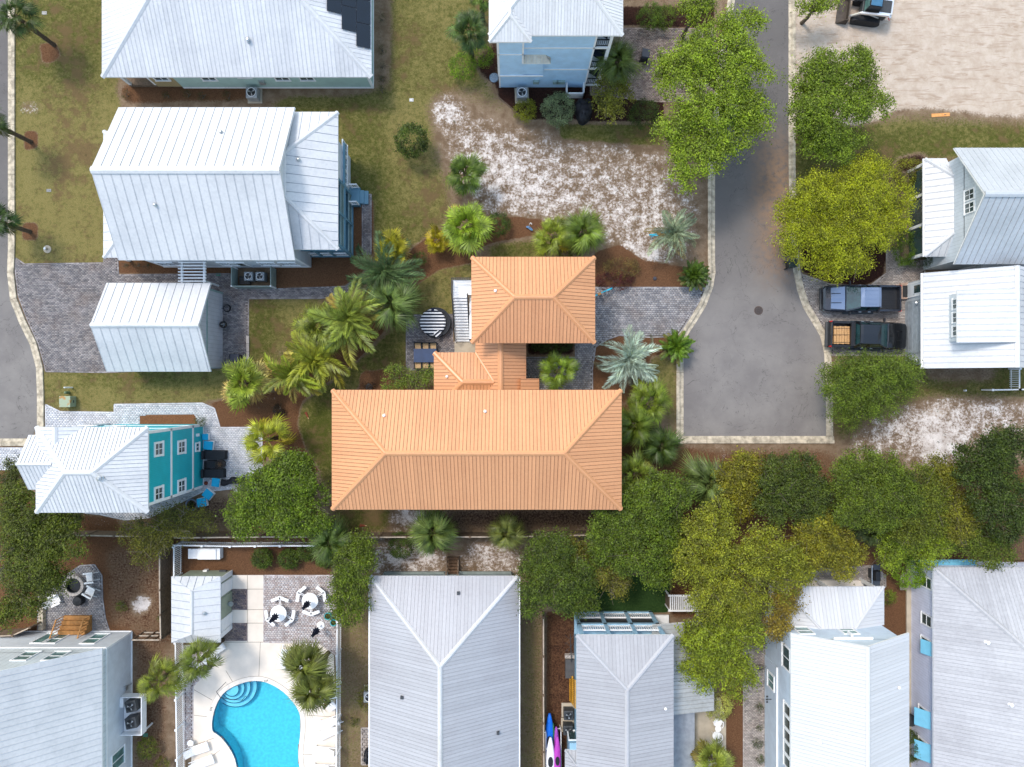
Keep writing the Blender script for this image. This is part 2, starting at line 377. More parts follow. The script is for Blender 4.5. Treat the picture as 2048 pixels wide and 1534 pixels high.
zone('sand', [(1840, 870), (1920, 870), (1910, 915), (1850, 925)], 0.95, 5); zone('tan', [(1820, 795), (1940, 790), (1900, 860), (1830, 840)], 0.7, 6, over=False)
zone('lawn', [(1700, 690), (1850, 735), (2100, 735), (2100, 795), (1870, 790), (1760, 820), (1672, 890), (1668, 760)], 0.85, 4); green([(1700, 690), (2100, 735), (2100, 795), (1672, 890)], 0.55)
zone('mulch', [(1850, 735), (1985, 735), (1985, 760), (1850, 755)], 0.6, 3)
# dark mulch
zone('mulch', [(945, 120), (1000, 70), (1000, 182), (960, 150)], 0.75, 2)
zone('mulch', [(992, 165), (1180, 165), (1180, 238), (1050, 238), (1030, 222), (998, 195)], 1.0, 1); zone('mulch', [(1170, 185), (1330, 195), (1325, 242), (1170, 242)], 1.0, 1)
zone('mulch', [(1240, 14), (1430, 10), (1430, 56), (1240, 52)], 0.9, 1); zone('mulch', [(1600, 470), (1775, 470), (1768, 550), (1730, 572), (1660, 566), (1606, 545)], 1.0, 1)
zone('mulch', [(1790, 318), (1850, 305), (1850, 340), (1790, 345)], 0.9, 2); zone('mulch', [(1055, 684), (1150, 684), (1150, 712), (1055, 712)], 0.8, 1)
for p in ([(80, 88), (112, 84), (121, 112), (108, 124), (84, 124)], [(48, 262), (74, 261), (77, 297), (50, 300)], [(46, 446), (77, 446), (76, 482), (46, 480)]):
    zone('straw', p, 0.95, 1)

POOL = [(505, 1361), (528, 1362), (551, 1372), (572, 1387), (591, 1409), (600, 1426), (602, 1445), (601, 1467), (597.5, 1495), (597, 1516), (600, 1540), (606, 1570), (603, 1605), (575, 1632), (525, 1640), (487, 1612), (478, 1570), (474, 1534), (470, 1516), (461, 1498), (447, 1479), (435, 1468), (425.6, 1463), (424, 1452), (425, 1438), (429, 1419), (438, 1398), (449, 1384), (466.5, 1372.5), (486, 1365)]
pool_xy = UP(POOL)

def ground_mat():
    m, nt, N, L, b = nodes_of('ground')
    def at(n):
        a = N.new('ShaderNodeAttribute'); a.attribute_name = n; return a.outputs['Fac']
    n_big = noise(nt, 0.25, 4.0, 0.6); n_mid = noise(nt, 1.3, 5.0, 0.65); n_f = noise(nt, 7.0, 4.0, 0.7); n_ff = noise(nt, 22.0, 2.0, 0.7); n_fib = noise(nt, 13.0, 5.0, 0.75, dist=1.5)
    # bare soil with dead leaves
    c = mixrgb(nt, ramp(nt, n_mid, 0.35, 0.65), s(144, 121, 97, 0.55), s(174, 151, 127, 0.57))
    c = mixrgb(nt, ramp(nt, n_fib, 0.5, 0.7, 0, 0.75), c, s(126, 86, 60, 0.5))
    def cover(c, name, colour, k=0.9, w=0.16, fine=n_f):
        v = math_(nt, 'ADD', math_(nt, 'MULTIPLY', math_(nt, 'SUBTRACT', fine, 0.5), k), math_(nt, 'MULTIPLY', math_(nt, 'SUBTRACT', n_mid, 0.5), k * 0.6))
        v = math_(nt, 'ADD', at(name), math_(nt, 'MULTIPLY', v, ramp(nt, at(name), 0.02, 0.3)))
        return mixrgb(nt, ramp(nt, v, 0.5 - w, 0.5 + w), c, colour)
    dry = mixrgb(nt, ramp(nt, n_ff, 0.35, 0.7), s(134, 126, 70, 0.60), s(176, 160, 108, 0.60))
    lush = mixrgb(nt, ramp(nt, n_ff, 0.35, 0.7), s(74, 86, 34, 0.55), s(112, 114, 52, 0.57))
    gf = math_(nt, 'ADD', at('green'), math_(nt, 'MULTIPLY', math_(nt, 'SUBTRACT', n_mid, 0.5), 0.9))
    gf = math_(nt, 'ADD', gf, math_(nt, 'MULTIPLY', math_(nt, 'SUBTRACT', n_f, 0.5), 0.7))
    gf = math_(nt, 'ADD', gf, math_(nt, 'MULTIPLY', math_(nt, 'SUBTRACT', n_big, 0.5), 0.9)); n_cl = noise(nt, 3.3, 4.0, 0.7); gf = math_(nt, 'ADD', gf, math_(nt, 'MULTIPLY', math_(nt, 'SUBTRACT', n_cl, 0.5), 1.5))
    grass = mixrgb(nt, ramp(nt, gf, 0.0, 0.88), dry, lush); grass = mixrgb(nt, ramp(nt, math_(nt, 'ADD', math_(nt, 'MULTIPLY', n_big, 0.6), math_(nt, 'MULTIPLY', n_mid, 0.5)), 0.54, 0.68, 0.0, 0.8), grass, s(142, 116, 84, 0.52))
    c = cover(c, 'lawn', grass, 1.0, 0.2)
    mp = N.new('ShaderNodeMapping'); mp.inputs['Scale'].default_value = (0.35, 2.2, 1.0); mp.inputs['Rotation'].default_value = (0, 0, 0.35); L.new(N.new('ShaderNodeNewGeometry').outputs['Position'], mp.inputs[0])
    trk = ramp(nt, noise(nt, 1.0, 3.0, 0.6, vec=mp.outputs[0], dist=2.2), 0.52, 0.66, 0.0, 0.6)
    c = cover(c, 'tan', mixrgb(nt, trk, mixrgb(nt, ramp(nt, n_mid, 0.3, 0.7), s(212, 192, 172, 0.62), s(226, 210, 194, 0.66)), s(190, 164, 140, 0.58)), 0.7, 0.15)
    straw = mixrgb(nt, ramp(nt, n_fib, 0.3, 0.7), s(106, 72, 50, 0.48), s(164, 122, 90, 0.48))
    c = cover(c, 'straw', straw, 0.55, 0.12)
    mul = mixrgb(nt, ramp(nt, n_fib, 0.35, 0.7), s(44, 28, 24, 0.55), s(92, 62, 52, 0.55))
    c = cover(c, 'mulch', mul, 0.7, 0.16)
    snd = mixrgb(nt, ramp(nt, n_mid, 0.3, 0.7), s(210, 198, 190, 0.70), s(242, 235, 231, 0.78))
    snd = mixrgb(nt, ramp(nt, n_fib, 0.56, 0.68), snd, s(150, 116, 92, 0.55))
    spk = noise(nt, 5.5, 6.0, 0.78, dist=0.4)
    c = cover(c, 'sand', snd, 2.1, 0.24, spk)
    c = cover(c, 'turf', mixrgb(nt, ramp(nt, n_f, 0.3, 0.7), s(48, 76, 38, 0.5), s(70, 98, 50, 0.5)), 0.2, 0.05)
    L.new(c, b.inputs['Base Color']); b.inputs['Roughness'].default_value = 0.95; b.inputs['Specular IOR Level'].default_value = 0.1
    h = math_(nt, 'ADD', n_fib, math_(nt, 'MULTIPLY', n_f, 1.2)); bump(nt, b, h, 0.55, 0.06)
    return m
M['ground'] = ground_mat()

def build_ground():
    fx = (GXX[:-1, :-1] + GS / 2).ravel(); fy = (GYY[:-1, :-1] + GS / 2).ravel()
    idx = np.arange(gnx * gny).reshape(gny, gnx)
    quads = np.stack([idx[:-1, :-1], idx[:-1, 1:], idx[1:, 1:], idx[1:, :-1]], -1).reshape(-1, 4)
    keep = ~inpoly(pool_xy, fx, fy)
    order = ['lawn', 'straw', 'sand', 'mulch', 'tan', 'turf']
    st = np.stack([ZN[k][:-1, :-1].ravel() for k in order])
    dom = np.argmax(st, 0); dom[st.max(0) < 0.4] = 6
    names = {0: 'lawn', 1: 'pine_straw_bed', 2: 'sandy_ground', 3: 'mulch_bed', 4: 'building_lot_sand', 5: 'artificial_turf', 6: 'bare_ground'}
    P = np.stack([GXX.ravel(), GYY.ravel(), np.zeros(GXX.size)], -1)
    for d, nm in names.items():
        q = quads[(dom == d) & keep]
        if not len(q): continue
        used, inv = np.unique(q, return_inverse=True); inv = inv.reshape(-1, 4)
        me = bpy.data.meshes.new(nm); me.vertices.add(len(used)); me.vertices.foreach_set('co', P[used].ravel().astype(np.float32))
        me.loops.add(inv.size); me.loops.foreach_set('vertex_index', inv.ravel().astype(np.int32))
        me.polygons.add(len(inv)); me.polygons.foreach_set('loop_start', np.arange(0, inv.size, 4, dtype=np.int32))
        me.update(calc_edges=True)
        for k in ZN:
            a = me.attributes.new(k, 'FLOAT', 'POINT'); a.data.foreach_set('value', ZN[k].ravel()[used].astype(np.float32))
        me.materials.append(M['ground']); tag(link(nm, me), kind='structure')
build_ground()
# the wider land round the block, far beyond the frame (four sheets so that nothing lies under the pool basin)
_gm = plain('far_ground', s(118, 108, 72, 0.5), 0.95, var=0.3, scale=0.2)
_g = MB()
for x0, x1, y0, y1 in ((-1500, 1500, 33, 1500), (-1500, 1500, -1500, -33), (-1500, -43, -33, 33), (43, 1500, -33, 33)):
    _g.poly([(x0, y0, -0.004), (x1, y0, -0.004), (x1, y1, -0.004), (x0, y1, -0.004)])
tag(_g.build('ground', _gm), kind='structure')

# ---------------------------------------------------------------- roads, kerbs, paving
def asphalt():
    m, nt, N, L, b = nodes_of('asphalt')
    n1 = noise(nt, 0.35, 5.0, 0.6); n2 = noise(nt, 2.5, 5.0, 0.7); n3 = noise(nt, 60, 2.0)
    c = mixrgb(nt, ramp(nt, n1, 0.3, 0.7), s(132, 127, 125, 0.70), s(148, 143, 139, 0.72))
    c = mixrgb(nt, ramp(nt, n2, 0.5, 0.85, 0, 0.35), c, s(168, 164, 158, 0.72))
    pos = N.new('ShaderNodeNewGeometry').outputs['Position']; sp = N.new('ShaderNodeSeparateXYZ'); L.new(pos, sp.inputs[0])
    # darker surface up the lane; rusty sand washed along its edge
    up = ramp(nt, math_(nt, 'ADD', sp.outputs[1], math_(nt, 'MULTIPLY', n2, 6)), 6.0, 18.0, 0.0, 0.6)
    c = mixrgb(nt, math_(nt, 'MULTIPLY', up, ramp(nt, n1, 0.3, 0.6, 0.4, 1.0)), c, s(92, 89, 90, 0.64))
    band = math_(nt, 'MULTIPLY', ramp(nt, sp.outputs[0], 17.6, 20.6), ramp(nt, sp.outputs[0], 22.6, 21.0))
    band = math_(nt, 'MULTIPLY', band, math_(nt, 'MULTIPLY', ramp(nt, sp.outputs[1], 6.0, 11.0), ramp(nt, sp.outputs[1], 21.0, 15.5)))
    c = mixrgb(nt, math_(nt, 'MULTIPLY', band, ramp(nt, n2, 0.3, 0.6, 0.15, 1.0)), c, s(172, 140, 114, 0.64))
    c = mixrgb(nt, ramp(nt, noise(nt, 9.0, 2.0), 0.70, 0.74, 0, 0.5), c, s(60, 60, 62, 0.6))
    crk = ramp(nt, math_(nt, 'ABSOLUTE', math_(nt, 'SUBTRACT', noise(nt, 0.45, 5.0, 0.6, dist=0.8), 0.5)), 0.0, 0.006, 0.5, 0.0)
    c = mixrgb(nt, crk, c, s(70, 68, 68, 0.6)); c = mixrgb(nt, ramp(nt, noise(nt, 1.4, 6.0, 0.8), 0.66, 0.72, 0.0, 0.35), c, s(206, 200, 190, 0.7))
    L.new(c, b.inputs['Base Color']); b.inputs['Roughness'].default_value = 0.92; b.inputs['Specular IOR Level'].default_value = 0.2
    bump(nt, b, n3, 0.3, 0.01); return m
M['asphalt'] = asphalt()
def sheet(name, pts, mat, z=0.004, kind='structure', px=True, parent=None):
    p = UP(pts) if px else pts
    mb = MB(); q = [(a, b, z) for a, b in p]
    ar = sum(p[i][0] * p[(i + 1) % len(p)][1] - p[(i + 1) % len(p)][0] * p[i][1] for i in range(len(p)))
    mb.poly(q if ar > 0 else q[::-1]); o = mb.build(name, mat, parent)
    return tag(o, kind=kind) if kind else o
LANE = [(1478, -60), (1470, 0), (1445, 150), (1430, 330), (1430, 520), (1431, 545), (1426, 575), (1412, 612), (1392, 645), (1374, 672), (1367, 700), (1367, 872), (1652, 872), (1652, 800), (1650, 740), (1648, 705), (1640, 672), (1624, 645), (1606, 615), (1594, 580), (1586, 540), (1580, 460), (1577, 330), (1577, -60)]
sheet('road', LANE, M['asphalt'], 0.006)
sheet('road', [(-60, -60), (16, -60), (16, 500), (14, 545), (20, 600), (38, 645), (60, 690), (72, 735), (74, 790), (74, 852), (66, 872), (48, 877), (-60, 877)], M['asphalt'], 0.006)

def kerb_run(pts, width, side, name='kerb', h=0.11):
    P = [Vector(U(*p)) for p in pts]
    # resample into about 1.9 m stones
    root = None; k = 0; segs = []
    for i in range(len(P) - 1):
        d = (P[i + 1] - P[i]).length; n = max(1, round(d / 1.9))
        for j in range(n): segs.append((P[i].lerp(P[i + 1], j / n), P[i].lerp(P[i + 1], (j + 1) / n)))
    root = bpy.data.objects.new(name, None); col.objects.link(root); tag(root, kind='structure')
    nrm = []
    for i, (a, b) in enumerate(segs):
        nrm.append(Vector((-(b - a).y, (b - a).x)).normalized() * side)
    for i, (a, b) in enumerate(segs):
        n0 = (nrm[i] + (nrm[i - 1] if i else nrm[i])).normalized(); n1 = (nrm[i] + (nrm[i + 1] if i + 1 < len(segs) else nrm[i])).normalized()
        t = (b - a).normalized() * 0.010; a2, b2 = a + t, b - t
        # rolled profile: low lip at the road, higher at the back
        w = width; prof = [(0, 0.012), (w * .35, 0.03), (w * .6, h), (w, h)]
        mb = MB(); va = []; vb = []
        for u, z in prof: va.append((*(a2 + n0 * u), z)); vb.append((*(b2 + n1 * u), z))
        for q in range(3): mb.poly([va[q], vb[q], vb[q + 1], va[q + 1]] if side < 0 else [vb[q], va[q], va[q + 1], vb[q + 1]])
        mb.poly([(*va[0][:2], -.05), *va, (*va[3][:2], -.05)]); mb.poly([(*vb[0][:2], -.05), *vb, (*vb[3][:2], -.05)])
        mb.poly([va[3], vb[3], (*vb[3][:2], -.05), (*va[3][:2], -.05)]); mb.poly([va[0], vb[0], (*vb[0][:2], -.05), (*va[0][:2], -.05)])
        mb.build('kerb_stone', M['kerb'], root)
kerb_run([(1470, 0), (1445, 150), (1430, 330), (1430, 520), (1431, 545), (1426, 575), (1412, 612), (1392, 645), (1374, 672), (1367, 700), (1367, 790), (1367, 888)], 0.56, 1 * -1)
kerb_run([(1367, 872), (1460, 872), (1560, 872), (1668, 872)], 0.56, -1)
kerb_run([(1652, 872), (1652, 800), (1650, 740), (1648, 705), (1640, 672), (1624, 645), (1606, 615), (1594, 580), (1586, 540), (1580, 460), (1577, 330), (1577, 150), (1577, -40)], 0.50, -1)
kerb_run([(16, -40), (16, 200), (16, 500), (14, 545), (20, 600), (38, 645), (60, 690), (72, 735), (74, 790), (74, 877)], 0.56, 1)
kerb_run([(60, 877), (-50, 877)], 0.56, 1)

def smooth_poly(p, it=2):
    for _ in range(it):
        q = []
        for i in range(len(p)):
            a, b = p[i], p[(i + 1) % len(p)]
            q += [(a[0] * .75 + b[0] * .25, a[1] * .75 + b[1] * .25), (a[0] * .25 + b[0] * .75, a[1] * .25 + b[1] * .75)]
        p = q
    return p
def offset_poly(p, d):
    n = len(p); A = sum(p[i][0] * p[(i + 1) % n][1] - p[(i + 1) % n][0] * p[i][1] for i in range(n)); sg = 1 if A > 0 else -1
    out = []
    for i in range(n):
        a, b, c = Vector(p[i - 1]), Vector(p[i]), Vector(p[(i + 1) % n])
        t = ((b - a).normalized() + (c - b).normalized()).normalized(); nn = Vector((t.y, -t.x)) * sg
        out.append(tuple(b + nn * d))
    return out
def paver_mat(name, c0, c1, k=0.7, dirt=s(150, 120, 100, 0.55)):
    m, nt, N, L, b = nodes_of(name)
    g = N.new('ShaderNodeNewGeometry').outputs['Random Per Island']
    big = noise(nt, 0.5, 4.0, 0.6)
    c = mixrgb(nt, g, c0, c1)
    c = mixrgb(nt, ramp(nt, big, 0.45, 0.75, 0, 0.35), c, dirt)
    f = ramp(nt, noise(nt, 1.1, 4.0), 0.3, 0.7, 0.86, 1.14); cc = N.new('ShaderNodeCombineXYZ')
    for i in range(3): L.new(f, cc.inputs[i])
    L.new(mixrgb(nt, 1.0, c, cc.outputs[0], 'MULTIPLY'), b.inputs['Base Color']); b.inputs['Roughness'].default_value = 0.88
    bump(nt, b, noise(nt, 35, 2.0), 0.25, 0.01); return m
M['pav_grey'] = paver_mat('grey_pavers', s(122, 119, 124, 0.66), s(180, 173, 172, 0.66))
M['pav_blue'] = paver_mat('blue_grey_pavers', s(140, 140, 146, 0.66), s(184, 181, 182, 0.70))
M['pav_white'] = paver_mat('white_pavers', s(204, 206, 214, 0.66), s(236, 236, 240, 0.70), dirt=s(205, 205, 208, 0.7))
M['pav_tan'] = paver_mat('tan_pavers', s(140, 122, 116, 0.62), s(190, 172, 162, 0.66))
M['pav_pool'] = paver_mat('pool_pavers', s(194, 178, 174, 0.64), s(226, 221, 222, 0.70), dirt=s(200, 185, 175, 0.7))
M['pav_pool_dk'] = paver_mat('dark_pool_pavers', s(112, 104, 114, 0.62), s(176, 156, 148, 0.62))
M['pav_light'] = paver_mat('pale_pavers', s(160, 152, 148, 0.66), s(206, 196, 188, 0.70))
M['joint'] = plain('joint_sand', s(120, 108, 98, 0.45), 0.95)
M['joint_w'] = plain('joint_sand_pale', s(190, 188, 190, 0.6), 0.95)
def paving(name, pts, mat, pl=0.22, pw=0.11, ang=0.0, base='joint', z=0.008, holes=()):
    poly = UP(pts); o = sheet(name, pts, M[base], z)
    H = [UP(h) for h in holes]
    c, s_ = math.cos(ang), math.sin(ang)
    rp = [(x * c + y * s_, -x * s_ + y * c) for x, y in poly]
    x0, x1 = min(p[0] for p in rp), max(p[0] for p in rp); y0, y1 = min(p[1] for p in rp), max(p[1] for p in rp)
    us, vs = np.meshgrid(np.arange(x0, x1, pl), np.arange(y0, y1, pw))
    us = us + ((np.arange(us.shape[0]) % 2) * pl / 2)[:, None]
    us, vs = us.ravel(), vs.ravel(); wx, wy = us * c - vs * s_, us * s_ + vs * c
    ok = inpoly(offset_poly(poly, -0.10), wx, wy)
    for h in H: ok &= ~inpoly(h, wx, wy)
    wx, wy = wx[ok], wy[ok]; n = len(wx)
    jt = 0.006; hx, hy = pl / 2 - jt, pw / 2 - jt
    zt = z + 0.022 + rng.uniform(-0.002, 0.002, n); rot = ang + rng.normal(0, 0.008, n); cr, sr = np.cos(rot), np.sin(rot)
    V = np.zeros((n, 8, 3))
    for i, (a, b) in enumerate(((-hx, -hy), (hx, -hy), (hx, hy), (-hx, hy))):
        V[:, i, 0] = wx + a * cr - b * sr; V[:, i, 1] = wy + a * sr + b * cr; V[:, i, 2] = z - 0.002
        a *= .96; b *= .94
        V[:, i + 4, 0] = wx + a * cr - b * sr; V[:, i + 4, 1] = wy + a * sr + b * cr; V[:, i + 4, 2] = zt
    F = np.array([[4, 5, 6, 7], [0, 1, 5, 4], [1, 2, 6, 5], [2, 3, 7, 6], [3, 0, 4, 7]])
    Q = (np.arange(n)[:, None, None] * 8 + F[None]).reshape(-1, 4)
    p = link('paver', quad_mesh('paver', V.reshape(-1, 3), Q, mat), o); tag(p, kind='stuff')
    bm_ = MB(); ep = [Vector(q) for q in offset_poly(poly, -0.055)]       # soldier course round the edge
    for i in range(len(ep)):
        a, b = ep[i], ep[(i + 1) % len(ep)]; k = max(1, round((b - a).length / 0.21))
        for j in range(k): bm_.bar((*a.lerp(b, (j + .02) / k), z + 0.012), (*a.lerp(b, (j + .98) / k), z + 0.012), 0.10, 0.024)
    tag(bm_.build('border_paver', mat, o), kind='stuff'); return o
def quad_mesh(name, V, Q, mat):
    me = bpy.data.meshes.new(name); me.vertices.add(len(V)); me.vertices.foreach_set('co', np.asarray(V, np.float32).ravel())
    me.loops.add(Q.size); me.loops.foreach_set('vertex_index', np.asarray(Q, np.int32).ravel())
    me.polygons.add(len(Q)); me.polygons.foreach_set('loop_start', np.arange(0, Q.size, Q.shape[1], dtype=np.int32))
    me.update(calc_edges=True); me.materials.append(mat); return me
paving('driveway', [(31, 515), (50, 527), (207, 525), (207, 505), (236, 505), (238, 549), (462, 547), (462, 577), (545, 577), (690, 572), (706, 560), (700, 590), (640, 598), (498, 598), (497, 737), (445, 737), (210, 746), (91, 744), (88, 730), (76, 688), (54, 640), (36, 592), (30, 545)], M['pav_grey'])
paving('driveway', [(1180, 574), (1408, 574), (1413, 580), (1398, 606), (1378, 640), (1360, 668), (1354, 674), (1300, 676), (1238, 672), (1215, 680), (1192, 695), (1186, 740), (1186, 790), (1050, 790), (1050, 714), (1150, 714), (1150, 684), (1180, 684)], M['pav_blue'], 0.22, 0.16)
paving('patio', [(812, 630), (906, 628), (906, 684), (945, 684), (945, 760), (868, 760), (840, 742), (812, 740)], M['pav_grey'])
sheet('concrete_landing', [(909, 680), (960, 680), (960, 712), (909, 708)], M['concrete'], 0.034)
paving('driveway', [(1180, 190), (1180, 55), (1430, 58), (1440, 130), (1432, 200), (1320, 205)], M['pav_tan'])
paving('driveway', [(1600, 545), (1606, 548), (1662, 568), (1735, 574), (1772, 545), (1772, 500), (1850, 500), (1850, 712), (1662, 712), (1660, 690), (1638, 645), (1618, 612), (1606, 580)], M['pav_light'])
paving('patio', [(91, 808), (121, 822), (228, 824), (228, 808), (405, 805), (430, 816), (441, 854), (525, 854), (525, 985), (470, 978), (405, 985), (300, 1036), (250, 1041), (200, 1030), (100, 1020), (40, 940), (-20, 940), (-20, 895), (75, 895), (91, 870)], M['pav_white'], 0.22, 0.14, base='joint_w', holes=([(280, 830), (390, 829), (396, 852), (280, 856)],))
sheet('straw_island', [(280, 830), (390, 829), (396, 852), (280, 856)], plain('straw_simple', s(150, 100, 64, 0.52), 0.95, var=0.3, scale=12, bmp=0.5), 0.02)
paving('fire_pit_patio', [(75, 1195), (130, 1150), (160, 1130), (190, 1128), (205, 1150), (207, 1200), (212, 1235), (220, 1262), (75, 1262)], M['pav_blue'], 0.22, 0.14)
paving('walkway', [(1486, 1290), (1532, 1290), (1532, 1570), (1486, 1570)], M['pav_light'])
paving('patio', [(1580, 1140), (1745, 1130), (1772, 1150), (1772, 1175), (1580, 1175)], M['pav_light'])
paving('brick_patch', [(1165, 1098), (1192, 1098), (1194, 1131), (1168, 1131)], M['brick'])
paving('walkway', [(722, 1455), (748, 1455), (748, 1530), (722, 1530)], M['pav_light'], 0.30, 0.2)
paving('walkway', [(724, 388), (743, 388), (743, 510), (724, 510)], M['pav_grey'])
sheet('concrete_path', [(1358, 1395), (1440, 1395), (1452, 1440), (1452, 1570), (1400, 1570), (1358, 1540)], M['concrete'], 0.02)
sheet('concrete_path', [(1800, 1150), (1812, 1150), (1812, 1180), (1800, 1180)], M['concrete'], 0.02)
sheet('concrete_path', [(1531, 1285), (1562, 1285), (1562, 1330), (1531, 1330)], M['deckc'], 0.02)
# pool deck with a hole for the basin
def ring_sheet(name, outer, hole, mat, z, thick=0.0):
    vs = [Vector((a, b, 0)) for a, b in outer], [Vector((a, b, 0)) for a, b in hole]
    tri = tessellate_polygon(vs); al = list(outer) + list(hole); mb = MB(); mb.v = [(a, b, z) for a, b in al]
    for t in tri:
        a, b, c = (al[i] for i in t); ar = (b[0] - a[0]) * (c[1] - a[1]) - (c[0] - a[0]) * (b[1] - a[1])
        mb.face(tuple(t) if ar > 0 else tuple(reversed(t)))
    k = len(hole); o = len(outer); n = len(mb.v); mb.v += [(a, b, z - 0.18) for a, b in hole]
    for i in range(k):
        j = (i + 1) % k; mb.face((o + i, o + j, n + j, n + i))
    return tag(mb.build(name, mat), kind='structure')
pool_s = smooth_poly(pool_xy, 1)
cop_out = offset_poly(pool_s, 0.36)
deck_out = UP([(443, 1150), (527, 1150), (527, 1284), (640, 1288), (668, 1310), (672, 1480), (681, 1700), (368, 1700), (386, 1480), (388, 1370), (420, 1340), (444, 1285)])
ring_sheet('pool_deck', deck_out, cop_out, M['deckc'], 0.030); ring_sheet('pool_coping', offset_poly(cop_out, -0.015), pool_s, M['coping'], 0.055)
paving('pool_terrace', [(527, 1150), (670, 1150), (678, 1400), (670, 1310), (640, 1289), (527, 1285)], M['pav_pool'], 0.22, 0.15, z=0.012)
paving('pool_terrace', [(446, 1178), (495, 1178), (495, 1219), (446, 1219)], M['pav_pool_dk'], 0.22, 0.15, z=0.034); paving('pool_terrace', [(446, 1246), (495, 1246), (495, 1281), (446, 1281)], M['pav_pool_dk'], 0.22, 0.15, z=0.034)
paving('pool_terrace', [(366, 1290), (420, 1290), (420, 1340), (388, 1372), (387, 1485), (370, 1500)], M['pav_pool'], 0.22, 0.15, z=0.012)
# joints sawn in the deck
_j = MB()
for a, b in (((495, 1150), (495, 1284)), ((446, 1178), (527, 1178)), ((446, 1219), (527, 1219)), ((446, 1246), (527, 1246)), ((444, 1284), (527, 1284)), ((521, 1284), (518, 1352)), ((452, 1341), (466, 1364)), ((388, 1379), (425, 1400)), ((388, 1430), (414, 1433)), ((390, 1490), (430, 1475)), ((614, 1430), (672, 1434)), ((606, 1508), (676, 1510)), ((440, 1500), (400, 1530))):
    _j.bar((*U(*a), 0.0305), (*U(*b), 0.0305), 0.03, 0.004)
tag(_j.build('joint_line', plain('deck_joint', s(150, 132, 112, 0.5), 0.95), bpy.data.objects['pool_deck']), kind=None)

# ---------------------------------------------------------------- swimming pool
def pool():
    root = thing('swimming_pool', 'kidney shaped swimming pool of bright turquoise water with curved corner steps', 'pool', U(510, 1450))
    ox, oy = root.location.x, root.location.y; P = [(a - ox, b - oy) for a, b in pool_s]
    pl = plain('pool_plaster', s(96, 212, 232, 0.85), 0.6, var=0.10, scale=5.0, bmp=0.3, bscale=6)
    mb = MB(); n = len(P); D = -1.25
    mb.v = [(a, b, 0.02) for a, b in P] + [(a, b, D) for a, b in P]
    for i in range(n):
        j = (i + 1) % n; mb.face((i, j, n + j, n + i))
    mb.face(tuple(n + i for i in range(n))); mb.build('basin', pl, root)
    tl = MB(); I = offset_poly(P, -0.02); tl.v = [(a, b, 0.015) for a, b in I] + [(a, b, -0.16) for a, b in offset_poly(P, -0.05)]
    for i in range(n): j = (i + 1) % n; tl.face((i, j, n + j, n + i))
    tl.build('waterline_tile', plain('waterline_tile', s(30, 120, 165, 0.6), 0.3, var=0.25, scale=9), root)
    st = MB(); c = U(462, 1380)
    inner = offset_poly(pool_s, -0.01)
    for k, (r, z) in enumerate(((1.70, -0.86), (1.28, -0.62), (0.90, -0.38), (0.55, -0.14))):
        pts = []
        for i in range(40):
            t = 2 * math.pi * i / 40; q = (c[0] + r * math.cos(t), c[1] + r * math.sin(t)); pts.append(q)
        pin = [q for q in pts]
        mb = MB(); mb.prism([(a - ox, b - oy) for a, b in pin], D - 0.01 * k, z); mb.build('step', plain('pool_step', s(150, 220, 240, 0.9), 0.6, var=0.04), root)
        e = MB()
        rp = [(c[0] + r * math.cos(2 * math.pi * i / 40) - ox, c[1] + r * math.sin(2 * math.pi * i / 40) - oy, z + 0.004) for i in range(40)]
        for i in range(40):
            a, b = rp[i], rp[(i + 1) % 40]
            if inpoly(P, np.array([a[0]]), np.array([a[1]]))[0] and inpoly(P, np.array([b[0]]), np.array([b[1]]))[0]: e.bar(a, b, 0.06, 0.012)
        e.build('step_edge_tile', plain('step_tile', s(20, 110, 150, 0.6), 0.4), root)
    m, nt, N, L, b = nodes_of('pool_water')
    tr = N.new('ShaderNodeBsdfTransparent'); tr.inputs[0].default_value = (0.74, 0.955, 0.97, 1)
    gl = N.new('ShaderNodeBsdfGlossy'); gl.inputs['Roughness'].default_value = 0.03
    fr = N.new('ShaderNodeFresnel'); fr.inputs[0].default_value = 1.33; mx = N.new('ShaderNodeMixShader')
    bp = N.new('ShaderNodeBump'); bp.inputs['Strength'].default_value = 0.6; bp.inputs['Distance'].default_value = 0.05
    L.new(noise(nt, 3.5, 3.0, 0.6, dist=0.8), bp.inputs['Height']); L.new(bp.outputs[0], gl.inputs['Normal']); L.new(bp.outputs[0], fr.inputs['Normal'])
    L.new(fr.outputs[0], mx.inputs[0]); L.new(tr.outputs[0], mx.inputs[1]); L.new(gl.outputs[0], mx.inputs[2]); L.new(mx.outputs[0], N['Material Output'].inputs[0])
    w = MB(); w.poly([(a, b, -0.05) for a, b in (P if sum(P[i][0] * P[(i + 1) % n][1] - P[(i + 1) % n][0] * P[i][1] for i in range(n)) > 0 else P[::-1])]); w.build('water', m, root)
    h = MB(); a = Vector((*U(450, 1365), 0)); 
    q = [U(452, 1364), U(443, 1373), U(450, 1384), U(467, 1393), U(485, 1399)]
    pts = [(*q[0], 0.05), (*q[0], 0.75), (*q[1], 0.95), (*q[2], 0.9), (*q[3], 0.55), (*q[4], 0.1), (*q[4], -0.7)]
    h.path([(x - ox, y - oy, z) for x, y, z in pts], 0.022, 6); h.build('handrail', M['darksteel'], root)
    for px, py, a in ((533, 1361, 0.2), (423, 1417, 1.2)):      # small depth marks set in the coping
        dm = MB(); c = U(px, py)
        for k in (-1, 0, 1): dm.box(c[0] - ox + k * 0.11 * math.cos(a), c[1] - oy + k * 0.11 * math.sin(a), 0.058, 0.05, 0.15, 0.006, a)
        dm.build('depth_mark', M['darksteel'], root)
pool()
